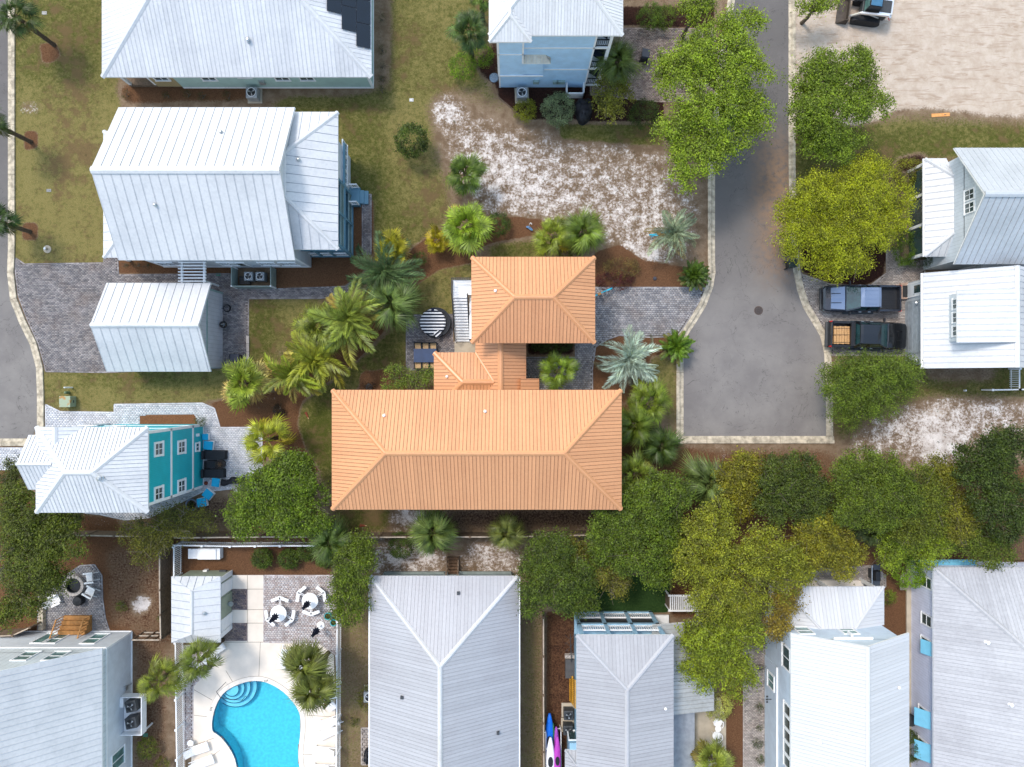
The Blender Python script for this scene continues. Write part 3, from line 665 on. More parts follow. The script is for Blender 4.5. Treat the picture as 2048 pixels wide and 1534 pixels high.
# ---------------------------------------------------------------- building kit
def clip_half(poly, ax, lim, keep_greater):
    out = []
    for i in range(len(poly)):
        a, b = poly[i], poly[(i + 1) % len(poly)]
        ia = (a[ax] >= lim) if keep_greater else (a[ax] <= lim); ib = (b[ax] >= lim) if keep_greater else (b[ax] <= lim)
        if ia: out.append(a)
        if ia != ib:
            t = (lim - a[ax]) / (b[ax] - a[ax]); out.append((a[0] + t * (b[0] - a[0]), a[1] + t * (b[1] - a[1])))
    return out

def face_frame(poly):
    P = [Vector(p) for p in poly]; n = Vector((0, 0, 0))
    for i in range(len(P)): n += (P[i] - P[0]).cross(P[(i + 1) % len(P)] - P[0])
    n.normalize()
    if n.z < 0: n = -n
    d = Vector((n.x, n.y, 0))
    a = Vector((0, 0, 1)).cross(d).normalized() if d.length > 1e-4 else Vector((1, 0, 0))
    return P[0], n, a, n.cross(a).normalized()

def seam_panels(mb, poly, spacing, gap, rib=0.03, th=0.018, phase=0.0, each=None):
    o, n, a, d = face_frame(poly)
    q = [((Vector(p) - o).dot(a), (Vector(p) - o).dot(d)) for p in poly]
    lo, hi = min(p[0] for p in q), max(p[0] for p in q); k = math.floor((lo - phase) / spacing)
    t = phase + k * spacing
    while t < hi:
        c = clip_half(clip_half(q, 0, t + gap / 2, True), 0, t + spacing - gap / 2, False) if True else None
        t += spacing
        if len(c) < 3: continue
        ar = abs(sum(c[i][0] * c[(i + 1) % len(c)][1] - c[(i + 1) % len(c)][0] * c[i][1] for i in range(len(c)))) / 2
        if ar < 0.01: continue
        m = MB() if each is not None else mb
        def lift(p, h): return tuple(o + a * p[0] + d * p[1] + n * h)
        k0 = len(m.v); L_ = len(c); m.v += [lift(p, 0.003) for p in c] + [lift(p, th) for p in c]
        m.face(tuple(k0 + L_ + i for i in range(L_)))
        for i in range(L_):
            j = (i + 1) % L_; m.face((k0 + i, k0 + j, k0 + L_ + j, k0 + L_ + i))
        if rib > 0:      # raised seam along the panel's first edge
            c2 = clip_half(c, 0, min(p[0] for p in c) + 0.024, False)
            if len(c2) >= 3:
                k0 = len(m.v); L2 = len(c2); m.v += [lift(p, th) for p in c2] + [lift(p, th + rib) for p in c2]
                m.face(tuple(k0 + L2 + i for i in range(L2)))
                for i in range(L2):
                    j = (i + 1) % L2; m.face((k0 + i, k0 + j, k0 + L2 + j, k0 + L2 + i))
        if each is not None: each(m)

def make_roof(parent, faces, mat, seam, trim, spacing, gap=0.03, single=False, caps=(), rib=0.03, t=0.14, capw=0.26, name='roof', off=(0, 0), capmat=None):
    F = [[(p[0] - off[0], p[1] - off[1], p[2]) for p in f] for f in faces]
    mb = MB()
    for f in F:
        k = len(f); n = len(mb.v); mb.v += list(f) + [(p[0], p[1], p[2] - t) for p in f]
        mb.cur = 1; mb.face(tuple(n + i for i in range(k))); mb.cur = 0; mb.face(tuple(n + k + i for i in reversed(range(k))))
        for i in range(k):
            j = (i + 1) % k; mb.face((n + i, n + j, n + k + j, n + k + i))
    r = mb.build(name, [trim, seam], parent)
    jm = MB()
    for f in F:
        if single: seam_panels(None, f, spacing, gap, rib, each=lambda m: m.build('roof_panel', mat, r))
        else: seam_panels(jm, f, spacing, gap, rib)
    if not single: tag(jm.build('roof_panel', mat, r), kind='stuff')
    for c in caps:
        a, b = [Vector((p[0] - off[0], p[1] - off[1], p[2])) for p in c[:2]]
        cm = MB(); up = Vector((0, 0, 1)); w = c[2] if len(c) > 2 else capw
        d = (b - a).normalized(); sd = d.cross(up).normalized(); u = sd.cross(d)
        L_ = []
        for p in (a, b):      # low folded cap: two wings and a crown
            L_.append([p - sd * w / 2 - u * (w * 0.16), p - sd * w * .16 + u * .055, p + sd * w * .16 + u * .055, p + sd * w / 2 - u * (w * 0.16)])
        for i in range(3): cm.poly([L_[0][i], L_[0][i + 1], L_[1][i + 1], L_[1][i]])
        cm.poly([L_[0][0], L_[0][1], L_[0][2], L_[0][3]]); cm.poly([L_[1][3], L_[1][2], L_[1][1], L_[1][0]])
        for p in cm.v: pass
        cm.v = [(x, y, z + 0.035) for x, y, z in cm.v]
        cm.build('ridge_cap', capmat or mat, r)
    return r

def hip_faces(x0, x1, y0, y1, ze, zr):
    w, h = x1 - x0, y1 - y0
    if w >= h:
        ym = (y0 + y1) / 2; a, b = (x0 + h / 2, ym, zr), (x1 - h / 2, ym, zr)
        A, B, C, D = (x0, y0, ze), (x1, y0, ze), (x1, y1, ze), (x0, y1, ze)
        return [[A, B, b, a], [C, D, a, b], [D, A, a], [B, C, b]], [(a, b), (A, a), (D, a), (B, b), (C, b)]
    xm = (x0 + x1) / 2; a, b = (xm, y0 + w / 2, zr), (xm, y1 - w / 2, zr)
    A, B, C, D = (x0, y0, ze), (x1, y0, ze), (x1, y1, ze), (x0, y1, ze)
    return [[A, B, a], [B, C, b, a], [C, D, b], [D, A, a, b]], [(a, b), (A, a), (B, a), (C, b), (D, b)]

DIR = {'E': (Vector((1, 0, 0)), Vector((0, 1, 0))), 'W': (Vector((-1, 0, 0)), Vector((0, -1, 0))), 'N': (Vector((0, 1, 0)), Vector((-1, 0, 0))), 'S': (Vector((0, -1, 0)), Vector((1, 0, 0)))}
def wbox(mb, c, n, u, u0, u1, z0, z1, d0, d1):
    c = Vector(c); P = []
    for z in (z0, z1):
        for (uu, dd) in ((u0, d0), (u1, d0), (u1, d1), (u0, d1)): P.append(tuple(c + u * uu + n * dd + Vector((0, 0, z))))
    mb.hexa(P)

def window(parent, c, face, w=0.8, h=1.1, nx=2, ny=2, light=False, frame=None, fw=0.09, name='window'):
    """frame standing proud of the wall, sash bars, and glass set back between them"""
    n, u = DIR[face]; fr = MB(); f = fw
    wbox(fr, c, n, u, -w / 2 - f, w / 2 + f, h / 2, h / 2 + f, -0.02, 0.07); wbox(fr, c, n, u, -w / 2 - f - .03, w / 2 + f + .03, -h / 2 - f, -h / 2, -0.02, 0.10)
    wbox(fr, c, n, u, -w / 2 - f, -w / 2, -h / 2, h / 2, -0.02, 0.067); wbox(fr, c, n, u, w / 2, w / 2 + f, -h / 2, h / 2, -0.02, 0.067)
    for i in range(1, nx): x = -w / 2 + w * i / nx; wbox(fr, c, n, u, x - .022, x + .022, -h / 2, h / 2, 0.012, 0.05)
    for i in range(1, ny): z = -h / 2 + h * i / ny; wbox(fr, c, n, u, -w / 2, w / 2, z - .022, z + .022, 0.010, 0.047)
    o = fr.build(name, frame or M['white'], parent)
    g = MB(); wbox(g, c, n, u, -w / 2, w / 2, -h / 2, h / 2, 0.002, 0.018); g.build('window_pane', M['glass_lt'] if light else M['glass'], o)
    return o

def door(parent, c, face, w=0.95, h=2.05, colr=(0.6, 0.62, 0.64), glazed=True):
    n, u = DIR[face]; d = MB(); wbox(d, c, n, u, -w / 2, w / 2, 0, h, 0.0, 0.05); o = d.build('door', M['any'], parent, color=colr)
    f = MB()
    for a, b in ((-w / 2 - .09, -w / 2), (w / 2, w / 2 + .09)): wbox(f, c, n, u, a, b, 0, h + .09, 0, 0.07)
    wbox(f, c, n, u, -w / 2, w / 2, h, h + .09, 0, 0.069); f.build('door_frame', M['white'], parent)
    if glazed: g = MB(); wbox(g, c, n, u, -w * .32, w * .32, h * .45, h * .9, 0.05, 0.058); g.build('door_pane', M['glass'], o)
    k = MB(); wbox(k, c, n, u, w * .36, w * .42, h * .45, h * .5, 0.05, 0.11); k.build('door_handle', M['steel'], o)

def vent_pipe(parent, x, y, z, r=0.07, h=0.3, cap=True, mat=None):
    v = MB(); v.lathe((x, y, z - 0.1), [(r * 2.2, 0), (r * 1.9, .06), (r, .12), (r, h)], 10)
    if cap: v.lathe((x, y, z - 0.1 + h), [(r * 1.7, 0), (r * 1.7, .05), (r * .6, .12)], 10)
    v.build('vent_pipe', mat or M['steel'], parent, smooth=False)

def plane_z(poly, x, y):
    o, n, a, d = face_frame(poly); return o.z - (n.x * (x - o.x) + n.y * (y - o.y)) / n.z

def railing(parent, a, b, z0, h=0.95, post=0.09, gap=0.12, mat=None, name='railing', bal=0.035):
    a, b = Vector((*a, z0)), Vector((*b, z0)); mb = MB(); d = b - a; n = max(2, int(d.length / gap))
    mb.bar(a + Vector((0, 0, h)), b + Vector((0, 0, h)), post, 0.06); mb.bar(a + Vector((0, 0, .1)), b + Vector((0, 0, .1)), post * .7, 0.05)
    for p in (a, b): mb.bar(p, p + Vector((0, 0, h + .05)), post, post, (1, 0, 0))
    r = mb.build(name, mat or M['white'], parent)
    for i in range(1, n):
        p = a + d * (i / n); q = MB(); q.box(0, 0, (h - .1) / 2, bal, bal, h - .15)
        if i == 1: me = q.build('baluster', mat or M['white'], r, loc=p + Vector((0, 0, .1))).data
        else: link('baluster', me, r, loc=p + Vector((0, 0, .1)))
    return r

def bands(parent, segs, mat=None, name='trim_board'):
    mb = MB()
    for c, face, u0, u1, z0, z1, *d in segs:
        n, u = DIR[face]; wbox(mb, c, n, u, u0, u1, z0, z1, -0.01, d[0] if d else 0.03)
    return mb.build(name, mat or M['white'], parent)

WR = roof_mat('white_metal_roof', (0.61, 0.615, 0.63, 1), s(180, 185, 192, 0.66)); WRS = plain('roof_seam', (0.26, 0.31, 0.37, 1), 0.6)  # seam colours: darkened slab tops paint the shadow lines between roof panels
WRS2 = plain('roof_seam_pale', (0.42, 0.45, 0.50, 1), 0.6)
GR = roof_mat('grey_metal_roof', (0.385, 0.39, 0.415, 1), s(165, 160, 165, 0.7), 0.12); GRS = plain('grey_roof_seam', (0.24, 0.25, 0.28, 1), 0.6)
ORF = roof_mat('orange_metal_roof', s(232, 168, 120, 0.76), s(212, 142, 98, 0.68), 0.15, 0.36, 0.05); ORS = plain('orange_roof_seam', s(140, 88, 58, 0.5), 0.7)
OTR = plain('orange_trim', s(232, 166, 118, 0.76), 0.45, var=0.05)
def sub(p, o): return (p[0] - o[0], p[1] - o[1])

# ---- orange-roofed house -------------------------------------------------
def orange_house():
    ze, zr = 6.3, 8.72
    x0, x1, y0, y1 = X(664, ze), X(1243, ze), Y(1019, ze), Y(780, ze)
    o = ((x0 + x1) / 2, (y0 + y1) / 2)
    h = thing('house', 'large house with orange ribbed metal hip roofs at the centre', 'house', o)
    stucco = plain('cream_stucco', s(214, 196, 168, 0.75), 0.85, var=0.08)
    w = MB(); w.bb(x0 + .55 - o[0], x1 - .55 - o[0], y0 + .55 - o[1], y1 - .55 - o[1], 0, ze - .02); w.build('wall', stucco, h)
    f, c = hip_faces(x0, x1, y0, y1, ze, zr)
    make_roof(h, f, ORF, ORS, OTR, 0.242, 0.026, caps=c, off=o, rib=0.012, capw=0.34)
    for px, py in ((768, 831), (970, 823)):
        z = 7.4; x, y = X(px, z), Y(py, z); vent_pipe(h, x - o[0], y - o[1], plane_z(f[1], x, y), 0.06, 0.20, mat=M['plastic_white'])
    # garage block
    zg, zgr = 5.6, 7.35; gx0, gx1, gy0, gy1 = X(943, zg), X(1190, zg), Y(686, zg), Y(514, zg)
    w = MB(); w.bb(gx0 + .5 - o[0], gx1 - .5 - o[0], gy0 + .5 - o[1], gy1 - .5 - o[1], 0, zg - .02); w.build('wall', stucco, h)
    f, c = hip_faces(gx0, gx1, gy0, gy1, zg, zgr); make_roof(h, f, ORF, ORS, OTR, 0.242, 0.026, caps=c, off=o, rib=0.012, capw=0.34)
    x, y = X(991, 6.5), Y(582, 6.5); vent_pipe(h, x - o[0], y - o[1], plane_z(f[2], x, y), 0.06, 0.20, mat=M['plastic_white'])
    # linking roof and west wing
    zl, zlr = 3.2, 4.35
    lx0, lx1 = X(951, zl), X(1052, zl); rx = X(1001, zlr); yt, yb = gy0 + .45, y1 - .45
    W = [[(lx0, yt, zl), (rx, yt, zlr), (rx, yb, zlr), (lx0, yb, zl)][::-1], [(lx1, yt, zl), (rx, yt, zlr), (rx, yb, zlr), (lx1, yb, zl)]]
    make_roof(h, W, ORF, ORS, OTR, 0.242, 0.026, caps=[((rx, yt, zlr), (rx, yb, zlr), .4)], off=o, rib=0.012)
    w = MB(); w.bb(lx0 + .35 - o[0], lx1 - .35 - o[0], yb - o[1], yt - o[1], 0, zl - .03); w.build('wall', stucco, h)
    wx0, wy1 = X(868, zl), Y(705, zl); wyb = y1 - 1.6; wym = (wy1 + wyb) / 2; wr = zl + (wy1 - wym) * 0.40
    run = (wy1 - wym); A = (wx0, wy1, zl); B = (wx0, wyb, zl); r0 = (wx0 + run, wym, wr); r1 = (rx, wym, wr)
    v = (lx0 + (wr - zl) / (zlr - zl) * (rx - lx0), wym, wr)
    f = [[A, r0, B], [A, (lx0, wy1, zl), v, r0], [B, r0, v, (lx0, wyb, zl)]]
    make_roof(h, f, ORF, ORS, OTR, 0.242, 0.026, caps=[(A, r0, .4), (B, r0, .4), (r0, v, .4), ((lx0, wy1, zl), v, .3)], off=o, rib=0.012)
    x, y = X(894, 3.6), Y(753, 3.6); vent_pipe(h, x - o[0], y - o[1], plane_z(f[0], x, y), 0.06, 0.20, mat=M['plastic_white'])
    w = MB(); w.bb(wx0 + .45 - o[0], lx0 + .3 - o[0], wyb + .1 - o[1], wy1 - .45 - o[1], 0, zl - .03); w.build('wall', stucco, h)
    # small east entry roof
    ex0, ex1, ey1 = X(1030, zl), X(1078, 3.0), Y(757, 3.3); f = [[(lx1 - .4, ey1, zl + .55), (ex1, ey1 , 3.0), (ex1, y1 - 1.2, 3.0), (lx1 - .4, y1 - 1.2, zl + .55)][::-1]]
    make_roof(h, f, ORF, ORS, OTR, 0.242, 0.026, off=o, rib=0.012)
    w = MB(); w.bb(lx1 - .5 - o[0], ex1 - .5 - o[0], y1 - 1.2 - o[1], ey1 - .3 - o[1], 0, 2.9); w.build('wall', stucco, h)
    # garage door towards the drive, doors and windows on the walls
    n, u = DIR['E']; gxw = gx1 - .5
    d = MB(); wbox(d, (gxw - o[0], (gy0 + gy1) / 2 - .3 - o[1], 0), n, u, -2.0, 2.0, 0.02, 2.3, 0, 0.05); gd = d.build('garage_door', M['white'], h)
    for k in range(4): p = MB(); wbox(p, (gxw - o[0], (gy0 + gy1) / 2 - .3 - o[1], 0), n, u, -1.9, 1.9, .1 + k * .55, .55 + k * .55, 0.05, 0.07); p.build('door_panel', M['white'], gd)
    for xx in (-6.5, -3, 3.5, 6.8):
        for zz in (1.5, 4.6): window(h, (xx, y0 + .55 - o[1], zz), 'S', 1.1, 1.3)
    for xx in (-8, -6): 
        for zz in (1.5, 4.6): window(h, (xx, y1 - .55 - o[1], zz), 'N', 1.0, 1.3)
    for yy in (-1.8, 1.2):
        for zz in (1.5, 4.6): window(h, (x0 + .55 - o[0], yy, zz), 'W', 1.0, 1.3); window(h, (x1 - .55 - o[0], yy, zz), 'E', 1.0, 1.3)
    for yy in (-1.4, 1.4): window(h, (gxw - o[0], (gy0 + gy1) / 2 + yy - o[1], 4.2), 'E', 1.0, 1.2)
    return gx0
_gx0 = orange_house()

def outside_stair():
    """white stair up the garage's west side, black railings"""
    z1 = 3.0; xl, xr = X(905, z1), _gx0 + .5; yt, yb = Y(560, z1), Y(683, .2)
    st = thing('outdoor_staircase', 'white outdoor staircase with black railings beside the orange garage roof', 'staircase', (xl, yb, 0))
    W = xr - xl; n = 16; y_land = Y(590, z1); run = (y_land - yb) / n
    for i in range(n):
        z = z1 * (i + 1) / n; t = MB(); t.box(0.55, run * (i + .5), z - .025, 1.1, run - .012, 0.05); t.build('tread', M['white'], st)
    p = MB(); p.bb(0, W, y_land - yb, yt - yb, z1 - .06, z1); pl = p.build('landing', M['white'], st)
    for i in range(6):
        t = MB(); L_ = (yt - y_land) / 6; t.bb(.02, W - .02, y_land - yb + L_ * i + .01, y_land - yb + L_ * (i + 1) - .01, z1, z1 + .025); t.build('landing_board', M['white'], pl)
    sg = MB()
    for x in (0.0, 1.1): sg.bar((x, 0, 0.05), (x, y_land - yb, z1 - .1), 0.05, 0.26)
    sg.bb(1.2, W, .05, y_land - yb, 2.55, 2.6)
    sg.build('stringer', M['white'], st)
    for x in (0.02, 1.13):
        r = MB(); a, b = Vector((x, 0, .95)), Vector((x, y_land - yb, z1 + .95)); r.bar(a, b, .06, .06); r.bar(a - Vector((0, 0, .8)), b - Vector((0, 0, .8)), .04, .04)
        for k in range(17):
            q = a.lerp(b, k / 16); r.bar(q, q - Vector((0, 0, .85)), .025, .025, (1, 0, 0))
        if x < .5: r.bar(b, (x, yt - yb, z1 + .95), .06, .06); r.bar((x, yt - yb, z1 + .95), (W, yt - yb, z1 + .95), .06, .06); r.bar((x, yt - yb, z1 + .12), (W, yt - yb, z1 + .12), .04, .04); r.bar((x, y_land - yb, z1 + .12), (x, yt - yb, z1 + .12), .04, .04)
        if x < .5:
            for k in range(1, 12): r.bar((W * k / 12, yt - yb, z1 + .1), (W * k / 12, yt - yb, z1 + .95), .025, .025, (1, 0, 0))
            for k in range(1, 9): q = Vector((x, y_land - yb, z1 + .1)).lerp(Vector((x, yt - yb, z1 + .1)), k / 9); r.bar(q, q + Vector((0, 0, .85)), .025, .025, (1, 0, 0))
        r.build('railing', M['black'], st)
    ps = MB()
    for x, y in ((0.06, yt - yb - .08), (0.06, y_land - yb)): ps.bb(x - .06, x + .06, y - .06, y + .06, 0, z1 - .06)
    ps.build('post', M['white'], st)
outside_stair()

# ---- solar-panel house, top left ----------------------------------------
def solar_house():
    ze = 3.0; x0, x1, y0 = X(204, ze), X(743, ze), Y(154, ze); y1 = y0 + 15.0; zr = ze + 7.5 * math.tan(R(27))
    o = ((x0 + x1) / 2, y0); h = thing('house', 'pale mint house with white hip roof and black solar panels', 'house', o)
    mint = siding('mint_siding', s(190, 222, 216, 0.75)); W0, W1, S0 = x0 + .4 - o[0], x1 - .42 - o[0], .42
    w = MB(); w.bb(W0 + 4.2, W1, S0, 14.6, 0, ze - .03); w.build('wall', mint, h)
    f, c = hip_faces(x0, x1, y0, y1, ze, zr); r = make_roof(h, f, WR, WRS2, M['white'], 0.30, 0.02, caps=c, off=o, rib=0.012, capw=.4)
    bands(h, [((0, S0, 0), 'S', W0 + 4.2, W1, 0.05, 0.25), ((0, S0, 0), 'S', W1 - .14, W1 + .02, 0.25, ze - .05), ((W1, 0, 0), 'E', S0, 14, .05, .25), ((W1, 0, 0), 'E', S0, S0 + .14, .25, ze - .05)])
    # side porch
    pt = MB(); pt.bb(W0 + .1, W0 + 4.2, S0 + .1, S0 + 4, .02, .35); pt.build('porch_floor', M['wood_grey'], h); bm = MB()
    for x in (W0 + .25, W0 + 2.2): bm.box(x, S0 + .2, 1.65, .2, .2, 2.6)
    bm.build('porch_post', M['white'], h); cl = MB(); cl.bb(W0 + 2.35, W0 + 4.25, S0 + .02, S0 + .06, .3, ze - .1); cl.build('timber_cladding', siding('timber_cladding', s(190, 170, 128, .7), .2, True), h)
    for px in (316, 412): window(h, (X(px, 2.3) - o[0], S0, 1.9), 'S', .95, .7, 2, 1)
    for px in (560, 610): window(h, (X(px, 2.3) - o[0], S0, 1.9), 'S', .95, .7, 2, 1)
    window(h, (X(487, 2.3) - o[0], S0, 2.3), 'S', .9, .5, 1, 1)
    x, y = X(494, 4.4), Y(77, 4.4); vent_pipe(h, x - o[0], y - o[1], plane_z(f[0], x, y), .1, .3)
    e = MB(); wbox(e, (X(527, 1) - o[0], S0, 1.0), *DIR['S'], -.2, .2, 0, .5, 0, .18); e.build('meter_box', M['steel'], h)
    # panels on the east slope, stepping up along the hip
    E = f[3]; oo, n, a, d = face_frame(E)
    if d.z < 0: d = -d      # uphill
    if a.y < 0: a = -a
    cs, sn = math.cos(R(27)), math.sin(R(27)); pm = plain('solar_cell', s(12, 20, 34, 0.5), 0.12, var=0.2, scale=1.5, spec=.7); fr = plain('panel_frame', (0.03, .035, .045, 1), .4, .5)
    base = Vector((x1, y0, ze)); pw, phh = 1.02, 1.68
    for cidx in range(4):
        up0 = 0.12 + cidx * (pw + .03); ystart = {0: 1.98, 1: 2.95, 2: 4.0, 3: 5.1}[cidx]
        for k in range(3 if cidx < 2 else 2):
            y = ystart + k * (phh + .04)
            c0 = base + Vector((-cs, 0, sn)) * up0 + Vector((0, y, 0)) + n * .10; P = [c0, c0 + Vector((-cs, 0, sn)) * pw, c0 + Vector((-cs, 0, sn)) * pw + Vector((0, phh, 0)), c0 + Vector((0, phh, 0))]
            P = [p - Vector((o[0], o[1], 0)) for p in P]
            m = MB(); m.hexa([p for p in P[::-1]] + [p + n * .04 for p in P[::-1]]); pf = m.build('solar_panel', fr, h)
            m = MB(); cc = sum(P, Vector()) / 4; Q = [cc + (p - cc) * .96 + n * .043 for p in P]; m.poly(Q); m.build('solar_cell_sheet', pm, pf)
    rl = MB()
    for cidx in range(4): q = base + Vector((-cs, 0, sn)) * (0.6 + cidx * 1.05) - Vector((o[0], o[1], 0)) + n * .06; rl.bar(q + Vector((0, {0: 1.9, 1: 2.9, 2: 3.95, 3: 5.05}[cidx], 0)), q + Vector((0, 8, 0)), .05, .05)
    rl.build('panel_rail', M['steel'], h)
solar_house()

# ---- white standing-seam house, left ------------------------------------
def white_house():
    ze, zr = 5.6, 8.85; x0, x1 = X(237, ze), X(590, ze); y0, y1 = Y(520, ze), Y(215, ze); ym = (y0 + y1) / 2
    o = ((x0 + x1) / 2, ym); h = thing('house', 'big white house with standing seam gable roof and blue screened porch', 'house', o)
    L_ = lambda p: (p[0] - o[0], p[1] - o[1], p[2])
    A, B, C, D = (x0, y0, ze), (x1, y0, ze), (x1, y1, ze), (x0, y1, ze); r0, r1 = (x0, ym, zr), (x1, ym, zr)
    F = [[A, B, r1, r0], [C, D, r0, r1]]
    wall = siding('white_siding', s(226, 232, 238, 0.78), 0.2)
    wx0, wx1, wy0, wy1 = x0 + .45, x1 - .45, y0 + .42, y1 - .42
    w = MB(); w.bb(wx0 - o[0], wx1 - o[0], wy0 - o[1], wy1 - o[1], 0, ze - .02)
    zz = ze + (.42) * (zr - ze) / (ym - y0)
    for x in (wx0, wx1): w.hexa([L_((x - .06, wy0, ze - .05)), L_((x + .06, wy0, ze - .05)), L_((x + .06, wy1, ze - .05)), L_((x - .06, wy1, ze - .05)), L_((x - .06, ym - .02, zr - .25)), L_((x + .06, ym - .02, zr - .25)), L_((x + .06, ym + .02, zr - .25)), L_((x - .06, ym + .02, zr - .25))])
    w.build('wall', wall, h)
    make_roof(h, F, WR, WRS, M['white'], 0.61, 0.032, single=True, caps=[(r0, r1, .5)], off=o, rib=.022)
    for px, py, k, zg in ((440, 262, 1, 7.2), (315, 412, 0, 7.4)): x, y = X(px, zg), Y(py, zg); vent_pipe(h, x - o[0], y - o[1], plane_z(F[k], x, y), .07, .25)
    # front (west) porch roof, lower
    pz = 3.0; p0 = X(207, pz); py0, py1 = Y(515, pz), Y(262, pz); xi = wx0; zi = pz + (xi - p0) * .42
    run = xi - p0; P = [[(p0, py0, pz), (xi, py0 + run, zi), (xi, py1 - run, zi), (p0, py1, pz)], [(p0, py0, pz), (xi, py0, pz), (xi, py0 + run, zi)], [(p0, py1, pz), (xi, py1 - run, zi), (xi, py1, pz)]]
    make_roof(h, P, WR, WRS, M['white'], 0.61, 0.032, single=True, caps=[((p0, py0, pz), (xi, py0 + run, zi), .3), ((p0, py1, pz), (xi, py1 - run, zi), .3)], off=o, rib=.022, name='porch_roof')
    q = MB()
    for y in np.linspace(py0 + .3, py1 - .3, 4): q.box(p0 + .3 - o[0], y - o[1], pz / 2, .2, .2, pz - .1)
    q.build('porch_post', M['white'], h)
    # rear (east) two-storey porch
    ez = 5.15; ex = X(676, ez); ey0, ey1 = Y(499, ez), Y(224, ez); xi = x1 - .45; run = ex - xi; zt = ez + run * .46
    E = [[(ex, ey0, ez), (ex, ey1, ez), (xi, ey1 - run, zt), (xi, ey0 + run, zt)], [(ex, ey0, ez), (xi, ey0 + run, zt), (xi, ey0, ez)], [(ex, ey1, ez), (xi, ey1, ez), (xi, ey1 - run, zt)]]
    make_roof(h, E, WR, WRS, M['white'], 0.61, 0.032, single=True, caps=[((ex, ey0, ez), (xi, ey0 + run, zt), .32), ((ex, ey1, ez), (xi, ey1 - run, zt), .32), ((xi + .05, ey0 + run, zt), (xi + .05, ey1 - run, zt), .25)], off=o, rib=.022, name='porch_roof')
    x, y = X(600, 6), Y(322, 6); vent_pipe(h, x - o[0], y - o[1], plane_z(E[0], x, y), .07, .25)
    blue = plain('porch_blue', s(120, 168, 192, 0.62), .6, var=.05); bx = ex - .05; by0, by1 = ey0 + .35, ey1 - .35
    ysp = Y(372, 2.5)      # below this the porch is open, above it a white bay
    w = MB(); w.bb(xi - o[0], bx - .25 - o[0], ysp - o[1], by1 - 1.2 - o[1], 0, ez - .1); w.build('wall', wall, h)
    for k in range(3): window(h, (bx - .25 - o[0], Y(296 + 28 * k, 2.2) - o[1], 2.0), 'E', .8, 1.3, 2, 2)
    fl = MB(); fl.bb(xi - o[0], bx - o[0], by0 - o[1], ysp - o[1], .1, .3); fl.bb(xi - o[0], bx - o[0], by0 - o[1], ysp - o[1], 2.62, 2.8); fl.build('porch_floor', blue, h)
    q = MB()
    for y in (by0 + .1, Y(440, 2), ysp - .1):
        q.box(bx - .1 - o[0], y - o[1], ez / 2, .18, .18, ez)
    for x in (xi + .9, (xi + bx) / 2 + .3): q.box(x - o[0], by0 + .1 - o[1], ez / 2, .18, .18, ez)
    q.bb(xi - o[0], bx - o[0], by0 + .02 - o[1], by0 + .18 - o[1], ez - .35, ez - .12); q.bb(bx - .18 - o[0], bx - .02 - o[0], by0 - o[1], ysp - o[1], ez - .35, ez - .12); q.bb(bx - .16 - o[0], bx - .04 - o[0], by0 - o[1], by1 - 1 - o[1], 2.5, 2.85)
    q.build('porch_post', blue, h)
    for z in (.3, 2.8):
        railing(h, sub((bx - .1, by0 + .1), o), sub((bx - .1, ysp - .2), o), z, mat=M['green_grey'] if 'green_grey' in M else None); railing(h, sub((xi + .2, by0 + .1), o), sub((bx - .1, by0 + .1), o), z)
    # landing box on the east side
    lx0, lx1, ly0, ly1 = bx - .2, X(719, .5), Y(411, .5), Y(374, .5); b = MB(); b.bb(lx0 - o[0], lx1 - o[0], ly0 - o[1], ly1 - o[1], 0, .5); b.build('landing', blue, h)
    railing(h, sub((lx0 + .2, ly1 - .06), o), sub((lx1 - .06, ly1 - .06), o), .5); railing(h, sub((lx0 + .2, ly0 + .06), o), sub((lx1 - .06, ly0 + .06), o), .5)
    for k in range(2): t = MB(); t.bb(lx1 - o[0] + .3 * k, lx1 + .3 - o[0] + .3 * k, ly0 + .2 - o[1], ly1 - .2 - o[1], 0, .34 - .17 * k); t.build('step', blue, h)
    for px in (333, 455, 535, 577): window(h, (X(px, 1.8) - o[0], wy0 - o[1], 1.7), 'S', 1.15, 1.1, 2, 2)
    for px in (300, 420, 520): window(h, (X(px, 4.4) - o[0], wy0 - o[1], 4.2), 'S', 1.0, 1.3, 2, 2)
    door(h, (X(485, 1) - o[0], wy0 - o[1], .1), 'S')
    bands(h, [((0, wy0 - o[1], 0), 'S', wx0 - o[0], wx1 - o[0], .05, .25), ((0, wy0 - o[1], 0), 'S', wx1 - .15 - o[0], wx1 + .02 - o[0], .25, ez)])
    return o
M['green_grey'] = plain('sage_trim', s(160, 186, 184, .7), .6)
_who = white_house()

